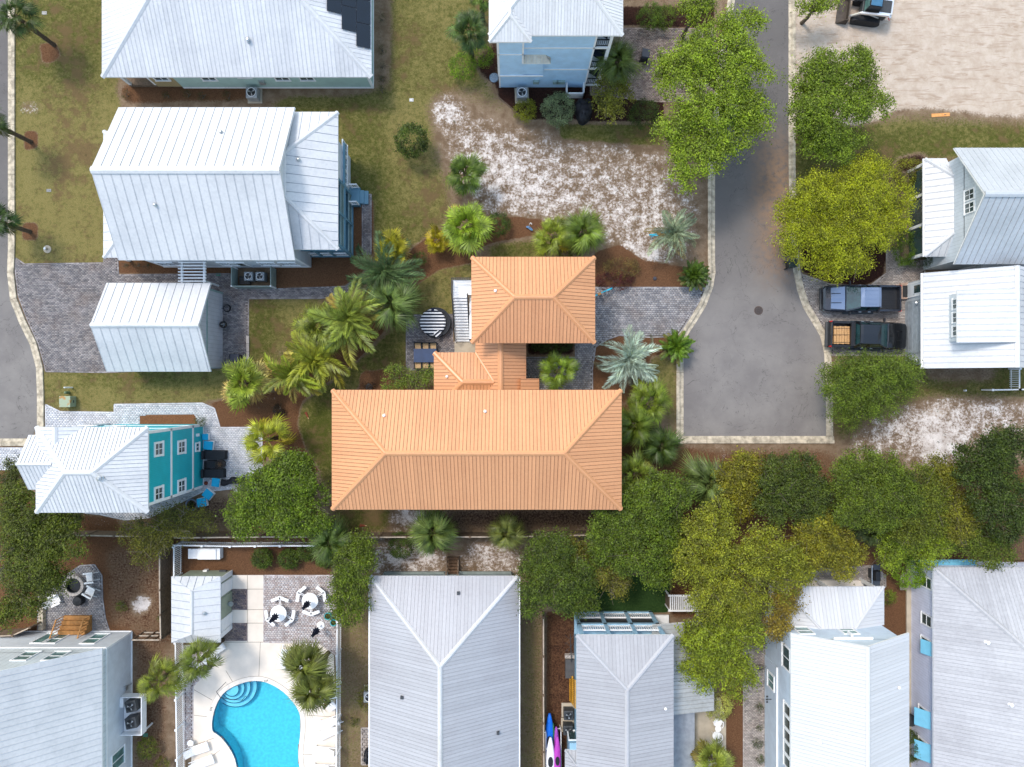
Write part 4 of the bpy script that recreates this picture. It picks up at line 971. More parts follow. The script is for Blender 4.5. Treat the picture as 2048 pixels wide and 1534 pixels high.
def left_garage():
    ze, zr = 2.85, 4.85; x0, x1 = X(213, ze), X(422, ze); y0, y1 = Y(743, ze), Y(566, ze); ym = (y0 + y1) / 2; o = ((x0 + x1) / 2, ym)
    h = thing('garage', 'detached white garage with standing seam gable roof on grey pavers', 'garage', o)
    A, B, C, D = (x0, y0, ze), (x1, y0, ze), (x1, y1, ze), (x0, y1, ze); r0, r1 = (x0, ym, zr), (x1, ym, zr); F = [[A, B, r1, r0], [C, D, r0, r1]]
    wall = siding('garage_boards', s(214, 214, 222, .76), .3, True); wx0, wx1, wy0, wy1 = x0 + .35 - o[0], x1 - .30 - o[0], y0 + .35 - o[1], y1 - .35 - o[1]
    w = MB(); w.bb(wx0, wx1, wy0, wy1, 0, ze - .02)
    for x in (wx0 + .06, wx1 - .06): w.hexa([(x - .06, wy0, ze - .05), (x + .06, wy0, ze - .05), (x + .06, wy1, ze - .05), (x - .06, wy1, ze - .05), (x - .06, -.02, zr - .3), (x + .06, -.02, zr - .3), (x + .06, .02, zr - .3), (x - .06, .02, zr - .3)])
    w.build('wall', wall, h); make_roof(h, F, WR, WRS, M['white'], .62, .032, single=True, caps=[(r0, r1, .36)], off=o, rib=.022)
    bands(h, [((wx1, 0, 0), 'E', wy0, wy1, 2.75, 2.95), ((wx1, 0, 0), 'E', wy1 - .12, wy1 + .02, .05, 2.75)], M['green_grey'])
    d = MB(); wbox(d, (wx0, 0, 0), *DIR['W'], -2.3, 2.3, .02, 2.2, 0, .05); gd = d.build('garage_door', M['white'], h)
    for k in range(4): p = MB(); wbox(p, (wx0, 0, 0), *DIR['W'], -2.2, 2.2, .08 + k * .53, .55 + k * .53, .05, .07); p.build('door_panel', M['white'], gd)
    hb = MB(); wbox(hb, (wx1, wy0 + .75, 0), *DIR['E'], -.06, .06, .5, .62, 0, .1); hb.build('tap', M['steel'], h)
left_garage()

# ---- turquoise tower house ----------------------------------------------
def turquoise_house():
    ze, zr = 9.0, 10.5; x0, x1 = X(72, ze), X(296, ze); y0, y1 = Y(1025, ze), Y(854, ze); ym = (y0 + y1) / 2; o = ((x0 + x1) / 2, ym)
    h = thing('house', 'tall turquoise house with white trim bands and white hip roof', 'house', o)
    tq = siding('turquoise_siding', s(20, 178, 192, 0.95), .12, True); wx0, wx1, wy0, wy1 = x0 + .33 - o[0], x1 - .33 - o[0], y0 + .33 - o[1], y1 - .33 - o[1]
    w = MB(); w.bb(wx0, wx1, wy0, wy1, 0, ze - .02); w.build('wall', tq, h)
    run = (y1 - y0) / 2; a, b = (x0 + run, ym, zr), (x1 - run, ym, zr); A, B, C, D = (x0, y0, ze), (x1, y0, ze), (x1, y1, ze), (x0, y1, ze)
    F = [[A, B, b, a], [C, D, a, b], [D, A, a], [B, C, b]]
    make_roof(h, F, WR, WRS, M['white'], .245, .03, caps=[(a, b), (A, a), (B, b), (C, b), (D, a)], off=o, rib=.02, capw=.34)
    x, y = X(210, 9.8), Y(954, 9.8); vent_pipe(h, x - o[0], y - o[1], plane_z(F[3], x, y), .1, .28)
    # north cross gable (its own small ridge) and west hood
    gx = X(105, 9.75); gl, gr_ = x0, gx + (gx - x0); zg = ze + (gx - x0) * .54 * .65; yb = ym + .35
    G = [[(gl, y1 + .02, ze + .03), (gx, y1 + .02, zg), (gx, yb, zg), (gl, yb, ze + .03)][::-1], [(gr_, y1 + .02, ze + .03), (gx, y1 + .02, zg), (gx, yb, zg)]]
    make_roof(h, G, WR, WRS, M['white'], .245, .03, caps=[((gx, y1 + .02, zg), (gx, yb, zg), .36)], off=o, rib=.02, name='cross_gable_roof')
    hz = 8.75; hx0 = X(57, hz); hy0, hy1 = Y(979, hz), Y(870, hz); hm = (hy0 + hy1) / 2; hr = 9.9; hx1 = x0 + 1.6
    G = [[(hx0, hy0, hz), (hx1, hy0, hz), (hx1, hm, hr), (hx0, hm, hr)], [(hx0, hy1, hz), (hx1, hy1, hz), (hx1, hm, hr), (hx0, hm, hr)]]
    make_roof(h, G, WR, WRS, M['white'], .245, .03, caps=[((hx0, hm, hr), (hx1, hm, hr), .2)], off=o, rib=.02, name='porch_roof')
    q = MB()
    for y in (hy0 + .3, hy1 - .3): q.box(hx0 + .35 - o[0], y - o[1], hz / 2, .22, .22, hz - .1)
    q.build('porch_post', M['white'], h); dk = MB()
    for z in (2.9, 5.8): dk.bb(hx0 + .2 - o[0], wx0, hy0 + .2 - o[1], hy1 - .2 - o[1], z, z + .2)
    dk.build('balcony_floor', M['white'], h)
    for z in (3.1, 6.0): railing(h, sub((hx0 + .3, hy0 + .3), o), sub((hx0 + .3, hy1 - .3), o), z)
    # north bump-out
    nx0, nx1, ny = X(150, 3) - o[0], X(376, 0.5) - o[0] - .9, wy1
    E = (wx1, 0, 0); yy0, yy1 = wy0, wy1
    sg = [(E, 'E', yy0, yy1, 1.75, 1.98), (E, 'E', yy0, yy1, 5.1, 5.32), (E, 'E', yy0, yy1, ze - .4, ze - .15), (E, 'E', yy0, yy1, .02, .14), (E, 'E', yy0 - .02, yy0 + .16, .14, 8.6), (E, 'E', yy1 - .16, yy1 + .02, .14, 8.6)]
    N = (0, wy1, 0); sg += [(N, 'N', -wx1, -wx0, 1.75, 1.98), (N, 'N', -wx1, -wx0, 5.1, 5.32), (N, 'N', -wx1, -wx0, ze - .5, ze - .15), (N, 'N', -wx1 - .02, -wx1 + .16, 0, 8.5)]
    S = (0, wy0, 0); sg += [(S, 'S', wx0, wx1, 1.75, 1.98), (S, 'S', wx0, wx1, 5.1, 5.32)]
    bands(h, sg)
    for z, lst in ((7.0, (898, 987)), (3.7, (894, 972))):
        for py in lst: window(h, (wx1, Y(py, z) - o[1], z), 'E', .72, .95, 2, 2, fw=.14)
    window(h, (wx1, Y(894, 1.2) - o[1], 1.15), 'E', .5, .5, 2, 1, fw=.1); m = MB(); wbox(m, (wx1, Y(870, 1.2) - o[1], 1.0), *DIR['E'], -.1, .1, 0, .35, 0, .12); m.build('wall_lamp', M['white'], h)
    for z in (3.7, 7.0):
        for px in (170, 230): window(h, (X(px, z) - o[0], wy1, z), 'N', .8, 1.1)
    door(h, (X(190, 1) - o[0], wy1, .05), 'N')
turquoise_house()

# ---- pool house ----------------------------------------------------------
def pool_house():
    ze, zr = 2.5, 3.2; x0, x1 = X(343, ze), X(441, ze); y0, y1 = Y(1285, ze), Y(1153, ze); o = ((x0 + x1) / 2, (y0 + y1) / 2)
    h = thing('pool_house', 'small white pool house with standing seam roof and sage door', 'pool house', o); xm = (x0 + x1) / 2; r = .85
    a, b = (xm, y0 + r, zr), (xm, y1 - r, zr); A, B, C, D = (x0, y0, ze), (x1, y0, ze), (x1, y1, ze), (x0, y1, ze)
    F = [[A, B, a], [B, C, b, a], [C, D, b], [D, A, a, b]]; make_roof(h, F, WR, WRS, M['white'], .56, .035, single=True, caps=[(a, b, .26)], off=o, rib=.03, t=.1)
    x, y = X(408, 3), Y(1227, 3); vent_pipe(h, x - o[0], y - o[1], plane_z(F[1], x, y), .08, .2)
    sg = siding('sage_siding', s(176, 188, 166, .7), .15); w = MB(); wx1 = x1 - .15 - o[0]; wy0, wy1 = y0 + .2 - o[1], y1 - .2 - o[1]; w.bb(x0 + .25 - o[0], wx1, wy0, wy1, 0, ze - .02); w.build('wall', sg, h)
    bd = [((wx1, 0, 0), 'E', wy0 - .03, wy0 + .35, 0, ze - .1, .05), ((wx1, 0, 0), 'E', wy1 - .35, wy1 + .03, 0, ze - .1, .05), ((wx1, 0, 0), 'E', wy0 + .4, wy0 + 1.3, .05, 2.1, .06), ((wx1, 0, 0), 'E', wy1 - 1.4, wy1 - .5, .05, 2.1, .06)]; bands(h, bd)
    d = MB(); wbox(d, (wx1, .2, 0), *DIR['E'], -.45, .45, .05, 2.05, 0, .05); d.build('door', sg, h)
    f = MB(); f.lathe((wx1 + .25, -.1, .7), [(.12, 0), (.2, .1), (.2, .2), (.17, .2)], 12); f.build('drinking_fountain', M['steel'], h)
pool_house()
# ---- pale grey house, bottom left ---------------------------------------
def ac_unit(parent_label, loc, group, rz=0.0, size=.78, h=.75, dark=False, pad=True, name='air_conditioner'):
    t = thing(name, parent_label, 'air conditioner', loc, rz, group); c = size / 2
    if pad: p = MB(); p.box(0, .06, .04, size + .25, size + .35, .08); p.build('pad', M['concrete'], t)
    b = MB(); b.box(0, 0, .08 + h / 2, size, size, h); b.build('cabinet', M['darksteel'] if dark else plain('ac_grey', s(176, 182, 186, .6), .5), t, bevel=.05)
    r = MB(); n = 20
    top = .08 + h
    q = [(c * .98, c * .98), (-c * .98, c * .98), (-c * .98, -c * .98), (c * .98, -c * .98)]
    r.lathe((0, 0, top), [(c * .80, 0), (c * .82, .035), (c * .74, .035), (c * .72, 0)], n); r.build('fan_ring', M['darksteel'] if dark else M['plastic_white'], t)
    w = MB(); w.lathe((0, 0, top), [(c * .72, .002), (c * .72, .006)], n); w.build('fan_opening', M['black'], t)
    f = MB()
    for k in range(3):
        a = k * 2.094 + .4; f.poly([(0, 0, top + .018), (c * .64 * math.cos(a), c * .64 * math.sin(a), top + .012), (c * .66 * math.cos(a + .55), c * .66 * math.sin(a + .55), top + .028)])
    f.lathe((0, 0, top), [(c * .14, .012), (c * .14, .05)], 10); f.build('fan_blade', M['steel'], t)
    g = MB()
    for k in range(8):
        a = k * math.pi / 8; g.bar((-c * .72 * math.cos(a), -c * .72 * math.sin(a), top + .055), (c * .72 * math.cos(a), c * .72 * math.sin(a), top + .055), .008, .008)
    g.build('fan_grille', M['darksteel'], t)
    return t

def corner_house():
    ze = 4.4; x1 = X(204, ze); yn = Y(1297, ze); zr = 9.4; run = (zr - ze) / .9; xm = x1 - run; x0 = xm - run; yb = yn - 14
    o = (xm, yn); h = thing('house', 'pale grey house with steep white gable roof at the bottom left corner', 'house', o)
    F = [[(x1, yn, ze), (x1, yb, ze), (xm, yb, zr), (xm, yn, zr)], [(x0, yn, ze), (x0, yb, ze), (xm, yb, zr), (xm, yn, zr)]]
    make_roof(h, F, WR, plain('roof_seam_blue', (.36, .46, .58, 1), .6), M['white'], .42, .035, single=True, caps=[((xm, yn, zr), (xm, yb, zr), .4)], off=o, rib=.025)
    wx1 = x1 - .22 - o[0]; wx0 = -wx1; wy = yn - .30 - o[1]
    low = siding('pale_grey_siding', s(222, 228, 236, .86), .14); up = siding('grey_board_batten', s(214, 222, 226, .84), .42, True)
    zb = 3.45; w = MB(); w.bb(wx0, wx1, yb - o[1] + .3, wy, 0, zb); w.build('wall', low, h)
    w = MB(); w.bb(wx0 + .02, wx1 - .02, yb - o[1] + .32, wy - .02, zb, ze - .05); zs = (zr - ze) / run
    w.hexa([(wx0 + .05, wy - .14, ze - .1), (wx1 - .05, wy - .14, ze - .1), (wx1 - .05, wy - .02, ze - .1), (wx0 + .05, wy - .02, ze - .1), (-.02, wy - .14, zr - .35), (.02, wy - .14, zr - .35), (.02, wy - .02, zr - .35), (-.02, wy - .02, zr - .35)])
    w.build('gable_wall', up, h)
    bands(h, [((0, wy, 0), 'N', -wx1, -wx0, zb - .06, zb + .06, .05), ((wx1, 0, 0), 'E', yb - o[1] + .3, wy, zb - .06, zb + .06, .04), ((0, wy, 0), 'N', -wx1, -wx0, .03, .15, .05), ((wx1, 0, 0), 'E', yb - o[1], wy, .03, .15, .06), ((wx1, 0, 0), 'E', wy - .14, wy + .02, .15, zb - .06)])
    for px, z, wd, hh in ((112, 1.7, .9, 1.75), (190, 1.7, .95, 1.9)): window(h, (X(px, z) - o[0], wy, z), 'N', wd, hh, 1, 2, True)
    window(h, (X(92, 1.6) - o[0], wy, 1.6), 'N', .9, 1.9, 1, 1, True)
    for px in (52, 112): window(h, (X(px, 5.0) - o[0], wy - .02, 5.0), 'N', .95, 1.5, 1, 2, True)
    window(h, (wx1, Y(1518, 2) - o[1], 2.0), 'E', 1.2, 1.6, 2, 1, True)
    e = MB(); wbox(e, (wx1, Y(1400, 1.2) - o[1], .8), *DIR['E'], -.35, .35, 0, .9, 0, .25); e.build('meter_box', M['plastic_white'], h)
    c = MB(); wbox(c, (wx1, Y(1378, 1.2) - o[1], .8), *DIR['E'], -.15, .15, 0, .4, 0, .15); c.path([(wx1 + .1, Y(1375, 1) - o[1], .2), (wx1 + .1, Y(1375, 1) - o[1], 1.2)], .03, 6); c.build('conduit', M['steel'], h)
    # timber back steps
    sx0, sx1 = X(118, .8) - o[0], X(172, .8) - o[0]; st = MB(); n = 4
    for k in range(n): t = MB(); t.bb(sx0, sx1, wy + .05 + .3 * k, wy + .34 + .3 * k, 0, .95 - .22 * k); t.build('step', M['wood_new'], h)
    for x in (sx0, sx1):
        rl = MB(); rl.bar((x, wy + .1, 1.9), (x, wy + 1.25, 1.15), .09, .05)
        for k in range(6): y = wy + .12 + .22 * k; zt = 1.9 - .65 * (y - wy - .1); rl.bar((x, y, .1), (x, y, zt), .04, .04, (1, 0, 0))
        rl.build('step_railing', M['wood_new'], h)
    # platform for the condensers
    px0, px1, py0, py1 = wx1 + .02, X(291, 1.2) - o[0], Y(1464, 1.2) - o[1], Y(1388, 1.2) - o[1]; p = MB(); p.bb(px0, px1, py0, py1, 1.05, 1.2)
    for y in (py0 + .1, py1 - .1): p.bb(px1 - .15, px1 - .05, y - .05, y + .05, 0, 1.05)
    p.bb(px1 - .06, px1, py0, py1, 1.2, 1.75); p.bb(px0, px1 - .06, py0, py0 + .06, 1.2, 1.75); p.bb(px0, px1 - .06, py1 - .06, py1, 1.2, 1.75); p.build('condenser_platform', M['white'], h)
    for k, py in enumerate((1408, 1441)):
        ac_unit(('dark condenser unit nearer the meter box on the wall platform', 'dark condenser unit farther from the meter box on the wall platform')[k], (*U(268, py, 1.6), 1.2), 'condensers on the wall platform', .2, .82, .8, True, False)
corner_house()

# ---- grey hip-roofed house, bottom centre --------------------------------
def centre_house():
    ze, zr = 3.2, 6.25; x0, x1 = X(740, ze), X(1037, ze); y1 = Y(1152, ze); y0 = y1 - 22; o = ((x0 + x1) / 2, y1)
    h = thing('house', 'house with light grey ribbed hip roof beside the pool fence', 'house', o); f, c = hip_faces(x0, x1, y0, y1, ze, zr)
    make_roof(h, f, GR, GRS, M['white'], .255, .016, caps=c, off=o, rib=.008, capw=.34, capmat=roof_mat('pale_cap', (.56, .57, .60, 1)))
    w = MB(); w.bb(x0 + .5 - o[0], x1 - .5 - o[0], y0 + .5 - o[1], -.5, 0, ze - .02); w.build('wall', siding('grey_siding', s(170, 184, 186, .7)), h)
    for px, py, k, zz in ((916, 1189, 2, 4.2), (803, 1397, 3, 4.9), (996, 1467, 1, 4.2)):
        x, y = X(px, zz), Y(py, zz); v = MB(); z = plane_z(f[k], x, y); v.box(x - o[0], y - o[1], z + .08, .2, .2, .2); v.build('vent_pipe', M['darksteel'], h)
    d = MB(); d.bb(X(768, .8) - o[0], X(888, .8) - o[0], -.5, Y(1144, .8) - o[1], .7, .8); d.bb(X(918, .8) - o[0], X(1022, .8) - o[0], -.5, Y(1143, .8) - o[1], .7, .8); d.build('deck', plain('grey_deck', s(150, 162, 158, .6), .8), h)
    # plank steps going down to the yard
    sx0, sx1 = X(896, .6) - o[0], X(916, .6) - o[0]; ya = Y(1152, .8) - o[1]; yb = Y(1115, .3) - o[1]
    for k in range(6): t = MB(); y = ya + (yb - ya) * k / 6; t.bb(sx0, sx1, y + .01, y + (yb - ya) / 6 - .01, 0, .84 - .13 * k); t.build('step', M['wood_brown'], h)
    for x in (sx0 - .06, sx1 + .06):
        r = MB(); r.bar((x, ya, 1.75), (x, yb, 1.1), .08, .06)
        for k in range(5): y = ya + (yb - ya) * k / 4.0; r.bar((x, y, 0), (x, y, 1.75 - .65 * k / 4), .06, .06, (1, 0, 0))
        r.build('step_railing', M['wood_grey'], h)
    g = MB()
    for xx in (x0 - o[0] - .06, x1 - o[0] + .06): g.bb(xx - .06, xx + .06, y0 - o[1], -.02, ze - .16, ze - .06)
    g.build('gutter', M['white'], h)
centre_house()

# ---- blue balcony house, bottom ------------------------------------------
def balcony_house():
    ze, zr = 6.0, 7.05; x0, x1 = X(1153, ze), X(1347, ze); y1 = Y(1270, ze); y0 = y1 - 17; o = ((x0 + x1) / 2, y1)
    h = thing('house', 'light blue two storey house with grey hip roof and white balcony railings', 'house', o); f, c = hip_faces(x0, x1, y0, y1, ze, zr)
    GR2 = roof_mat('mauve_grey_roof', (.34, .342, .36, 1), s(150, 145, 150, .7), .12); make_roof(h, f, GR2, GRS, M['white'], .25, .016, caps=c, off=o, rib=.008, capw=.34, capmat=GR)
    sky_b = siding('sky_blue_siding', s(156, 200, 226, .74), .15); W0, W1 = x0 + .35 - o[0], x1 - .35 - o[0]; yw = -1.9; yf = -.25
    w = MB(); w.bb(W0, W1, y0 + .4 - o[1], yw, 0, ze - .02); w.build('wall', sky_b, h)
    fl = MB(); fl.bb(W0, W1, yw, yf, 2.75, 3.05); fl.bb(W0, W1, yw, yf, .1, .35); fl.bb(W0, W1, yw + .5, yf, ze - .35, ze - .1); fl.build('balcony_floor', plain('blue_trim', s(160, 200, 224, .74), .6), h)
    n = 3; q = MB(); xs = np.linspace(W0 + .12, W1 - .12, n + 1)
    for x in xs: q.bb(x - .12, x + .12, yf - .26, yf, .05, ze - .35)
    q.build('balcony_post', plain('blue_trim', None, .6), h)
    for i in range(n):
        for z in (.35, 3.05): railing(h, (xs[i] + .14, yf - .1), (xs[i + 1] - .14, yf - .1), z, .95, .1, .15, bal=.06)
        s_ = MB(); s_.bb(xs[i] + .13, xs[i + 1] - .13, yf - .2, yf - .17, 1.35, 2.7); s_.build('insect_screen', plain('dark_screen', (.02, .021, .024, 1), .6), h)
    # low skirt roof on the east side
    lz = 3.0; lx1 = X(1388, lz); ly1 = Y(1244, lz); xi = x1 - .4; E = [[(lx1 + 1.55, ly1 - 6.6, lz - .35), (lx1 + 1.55, ly1 - 4, lz - .35), (xi, ly1 - 4, lz + .55), (xi, ly1 - 6.6, lz + .55)], [(lx1 + 1.3, ly1, lz - .3), (xi - .6, ly1, lz + .65), (xi - .6, ly1 - 4, lz + .65), (lx1 + 1.3, ly1 - 4, lz - .3)][::-1]]
    make_roof(h, E, roof_mat('dull_white_roof', (.46, .475, .48, 1), s(150, 150, 140, .7), .35), GRS, M['white'], .30, .03, off=o, rib=.02, name='porch_roof')
    q = MB()
    for y in (ly1 - .3, ly1 - 3.8, ly1 - 6.4): q.box(lx1 + 1.0 - o[0], y - o[1], 1.3, .16, .16, 2.6)
    q.bb(W1, W1 + 1.3, ly1 - 6.3 - o[1], ly1 - .4 - o[1], .1, .3); q.build('porch_post', M['white'], h)
    w = MB(); w.bb(W1, X(1392, 2) - o[0], Y(1545, 1) - o[1], Y(1418, 1.2) - o[1], 0, 1.6); w.build('side_wall', plain('grey_wall', s(168, 174, 182, .7), .8), h)
    # west bay with its little roof
    bx = X(1137, 1.5) - o[0]; w = MB(); w.bb(bx, W0, Y(1600, 2) - o[1], Y(1478, 2) - o[1], 0, 2.6); w.build('wall', sky_b, h); window(h, ((bx + W0) / 2 + .1, Y(1478, 2) - o[1], 1.5), 'N', .7, 1.3, 1, 1)
    z = 2.65; p0 = X(1130, z); E = [[(p0, Y(1500, z), z), (x0 + .3, Y(1500, z) - .9, z + .5), (x0 + .3, Y(1600, z), z + .5), (p0, Y(1600, z), z)], [(p0, Y(1500, z), z), (x0 + .3, Y(1500, z), z), (x0 + .3, Y(1500, z) - .9, z + .5)]]
    make_roof(h, E, GR, GRS, M['white'], .25, .02, caps=[((p0, Y(1500, z), z), (x0 + .3, Y(1500, z) - .9, z + .5), .2)], off=o, rib=.018, name='bay_roof')
    x, y = X(1332, 6.4), Y(1419, 6.4); vent_pipe(h, x - o[0], y - o[1], plane_z(f[1], x, y), .06, .2, mat=M['plastic_white'])
balcony_house()

# ---- white gable house, bottom right -------------------------------------
def gable_house():
    ze, zr = 6.0, 8.5; x0, x1 = X(1582, ze), X(1818, ze); yn = Y(1266, ze); yb = yn - 18; xm = (x0 + x1) / 2; o = (xm, yn)
    h = thing('house', 'pale blue house with bright white gable roof seen end on', 'house', o)
    F = [[(x0, yn, ze), (x0, yb, ze), (xm, yb, zr), (xm, yn, zr)], [(x1, yn, ze), (x1, yb, ze), (xm, yb, zr), (xm, yn, zr)]]
    WR3 = roof_mat('bright_white_roof', (.54, .55, .57, 1), s(200, 200, 205, .8), .1); make_roof(h, F, WR3, WRS2, M['white'], .25, .018, caps=[((xm, yn, zr), (xm, yb, zr), .3)], off=o, rib=.014)
    sd = siding('ice_blue_siding', s(212, 226, 240, .85), .15); wx0, wx1, wy = x0 + .38 - o[0], x1 - .38 - o[0], -.45
    w = MB(); w.bb(wx0, wx1, yb + .4 - o[1], wy, 0, ze - .03); zz = ze - .1
    w.hexa([(wx0 + .05, wy - .12, zz), (wx1 - .05, wy - .12, zz), (wx1 - .05, wy, zz), (wx0 + .05, wy, zz), (-.02, wy - .12, zr - .3), (.02, wy - .12, zr - .3), (.02, wy, zr - .3), (-.02, wy, zr - .3)]); w.build('wall', sd, h)
    for px in (1607, 1695): window(h, (X(px, 4.3) - o[0], wy, 4.3), 'N', .95, 1.3, 1, 2, True)
    b = MB(); b.bb(-1.1, 1.6, wy, -.3, ze - .1, ze - .02); b.box(.2, -.2, ze - .4, .12, .2, .6); b.build('gable_bracket', M['white'], h)
    # porch roof
    pz = 3.0; px0, px1 = X(1560, pz), X(1768, pz); py1 = Y(1173, pz); yi = yn - .45; rz = pz + .95; run = py1 - yi
    P = [[(px0, py1, pz), (px1, py1, pz), (px1 - run * .92, yi, rz), (px0 + run * .92, yi, rz)], [(px1, py1, pz), (px1, yi, pz), (px1 - run * .92, yi, rz)], [(px0, py1, pz), (px0 + run * .92, yi, rz), (px0, yi, pz)]]
    make_roof(h, P, WR3, WRS2, M['white'], .26, .025, caps=[((px1, py1, pz), (px1 - run * .92, yi, rz), .22), ((px0, py1, pz), (px0 + run * .92, yi, rz), .22)], off=o, rib=.018, name='porch_roof')
    q = MB()
    for x in (px0 + .3, (px0 + px1) / 2, px1 - .3): q.box(x - o[0], py1 - .3 - o[1], pz / 2, .2, .2, pz - .1)
    q.build('porch_post', M['white'], h); d = MB(); d.bb(px0 + .2 - o[0], px1 - .2 - o[0], wy, Y(1161, .4) - o[1], .1, .4); d.build('porch_floor', M['deckc'], h)
    # west lean-to block with windows
    lx = X(1531, .2) - o[0]; ly1 = Y(1333, 2.2) - o[1]; w = MB(); w.bb(lx, wx0, yb + .4 - o[1], ly1, 0, 2.5); w.build('side_wall', sd, h); c = MB(); c.bb(lx - .05, wx0, yb + .4 - o[1], ly1 + .05, 2.5, 2.58); c.build('parapet_cap', M['white'], h)
    window(h, (lx, Y(1362, 1.4) - o[1], 1.4), 'W', 1.0, 1.2, 2, 1, True); window(h, (wx0, Y(1315, 4.2) - o[1], 4.2), 'W', 1.5, 1.3, 2, 1)
    for k in range(5): window(h, (wx0, Y(1420 + 26 * k, 4.4) - o[1], 4.4), 'W', .7, 1.1, 1, 1)
    l = MB(); y = Y(1395, 1.2) - o[1]; l.bar((lx - .02, y, 1.5), (lx - .45, y, 1.5), .04, .04)
    for yy in (-.2, 0, .2): l.lathe((lx - .35, y + yy, 1.45), [(.05, 0), (.08, .06), (.04, .12)], 8)
    l.build('wall_lamp', M['darksteel'], h)
    for px, py, k, z in ((1795, 1373, 1, 6.6), (1640, 1483, 0, 7.0)): x, y = X(px, z), Y(py, z); vent_pipe(h, x - o[0], y - o[1], plane_z(F[k], x, y), .06, .22, mat=M['plastic_white'])
gable_house()

# ---- lavender-grey house with sky-blue shutters, bottom right corner ------
def shutter_house():
    ze = 3.7; x0 = X(1867, ze); y1 = Y(1135, ze); x1 = x0 + 14; y0 = y1 - 22; zr = ze + 7 * .5; o = (x0, y1); h = thing('house', 'lavender grey house with sky blue awning shutters and pale hip roof', 'house', o); f, c = hip_faces(x0, x1, y0, y1, ze, zr)
    make_roof(h, f, roof_mat('lavender_white_roof', (.43, .43, .445, 1), s(150, 146, 152, .55), .14), WRS2, M['white'], .255, .018, caps=c, off=o, rib=.014, capw=.36)
    sd = siding('lavender_siding', s(218, 222, 240, .92), .2, True); wx, wy = .40, -.40; w = MB(); w.bb(wx, 13.6, y0 - y1 + .4, wy, 0, ze - .02); w.build('wall', sd, h)
    bl = plain('sky_blue_shutter', s(130, 206, 236, .82), .55, var=.05)
    nb = MB(); nb.bb(.2, 4.5, -.395, Y(1120, 1.5) - o[1], 1.3, 1.5); nb.build('awning', bl, h)
    bands(h, [((wx, 0, 0), 'W', .4, 20, .03, .16, .35)], M['concrete'])
    for py, z in ((1165, 2.2), (1240, 2.2)): window(h, (wx, Y(py, z) - o[1], z), 'W', .7, 1.2, 1, 2)
    for py, z, ln, out in ((1292, 2.2, 1.05, .42), (1432, 1.9, 1.3, .72), (1497, 1.9, 1.35, .72)):
        y = Y(py, z) - o[1]; window(h, (wx, y, z), 'W', 1.0, 1.3, 1, 1)
        a = MB(); a.hexa([(wx - .02, y - ln / 2, z + .78), (wx - out, y - ln / 2, z - .1), (wx - out, y + ln / 2, z - .1), (wx - .02, y + ln / 2, z + .78), (wx - .02, y - ln / 2, z + .82), (wx - out, y - ln / 2, z - .06), (wx - out, y + ln / 2, z - .06), (wx - .02, y + ln / 2, z + .82)]); a.build('awning_shutter', bl, h)
        st = MB(); st.tube((wx, y, z - .55), (wx - out + .05, y, z - .08), .02, .02, 6); st.build('shutter_stay', M['darksteel'], h)
    for px, py, k in ((1971, 1283, 3), (2006, 1399, 3)): z = 5; x, y = X(px, z), Y(py, z); vent_pipe(h, x - o[0], y - o[1], plane_z(f[3], x, y), .08, .25, mat=M['plastic_white'])
shutter_house()

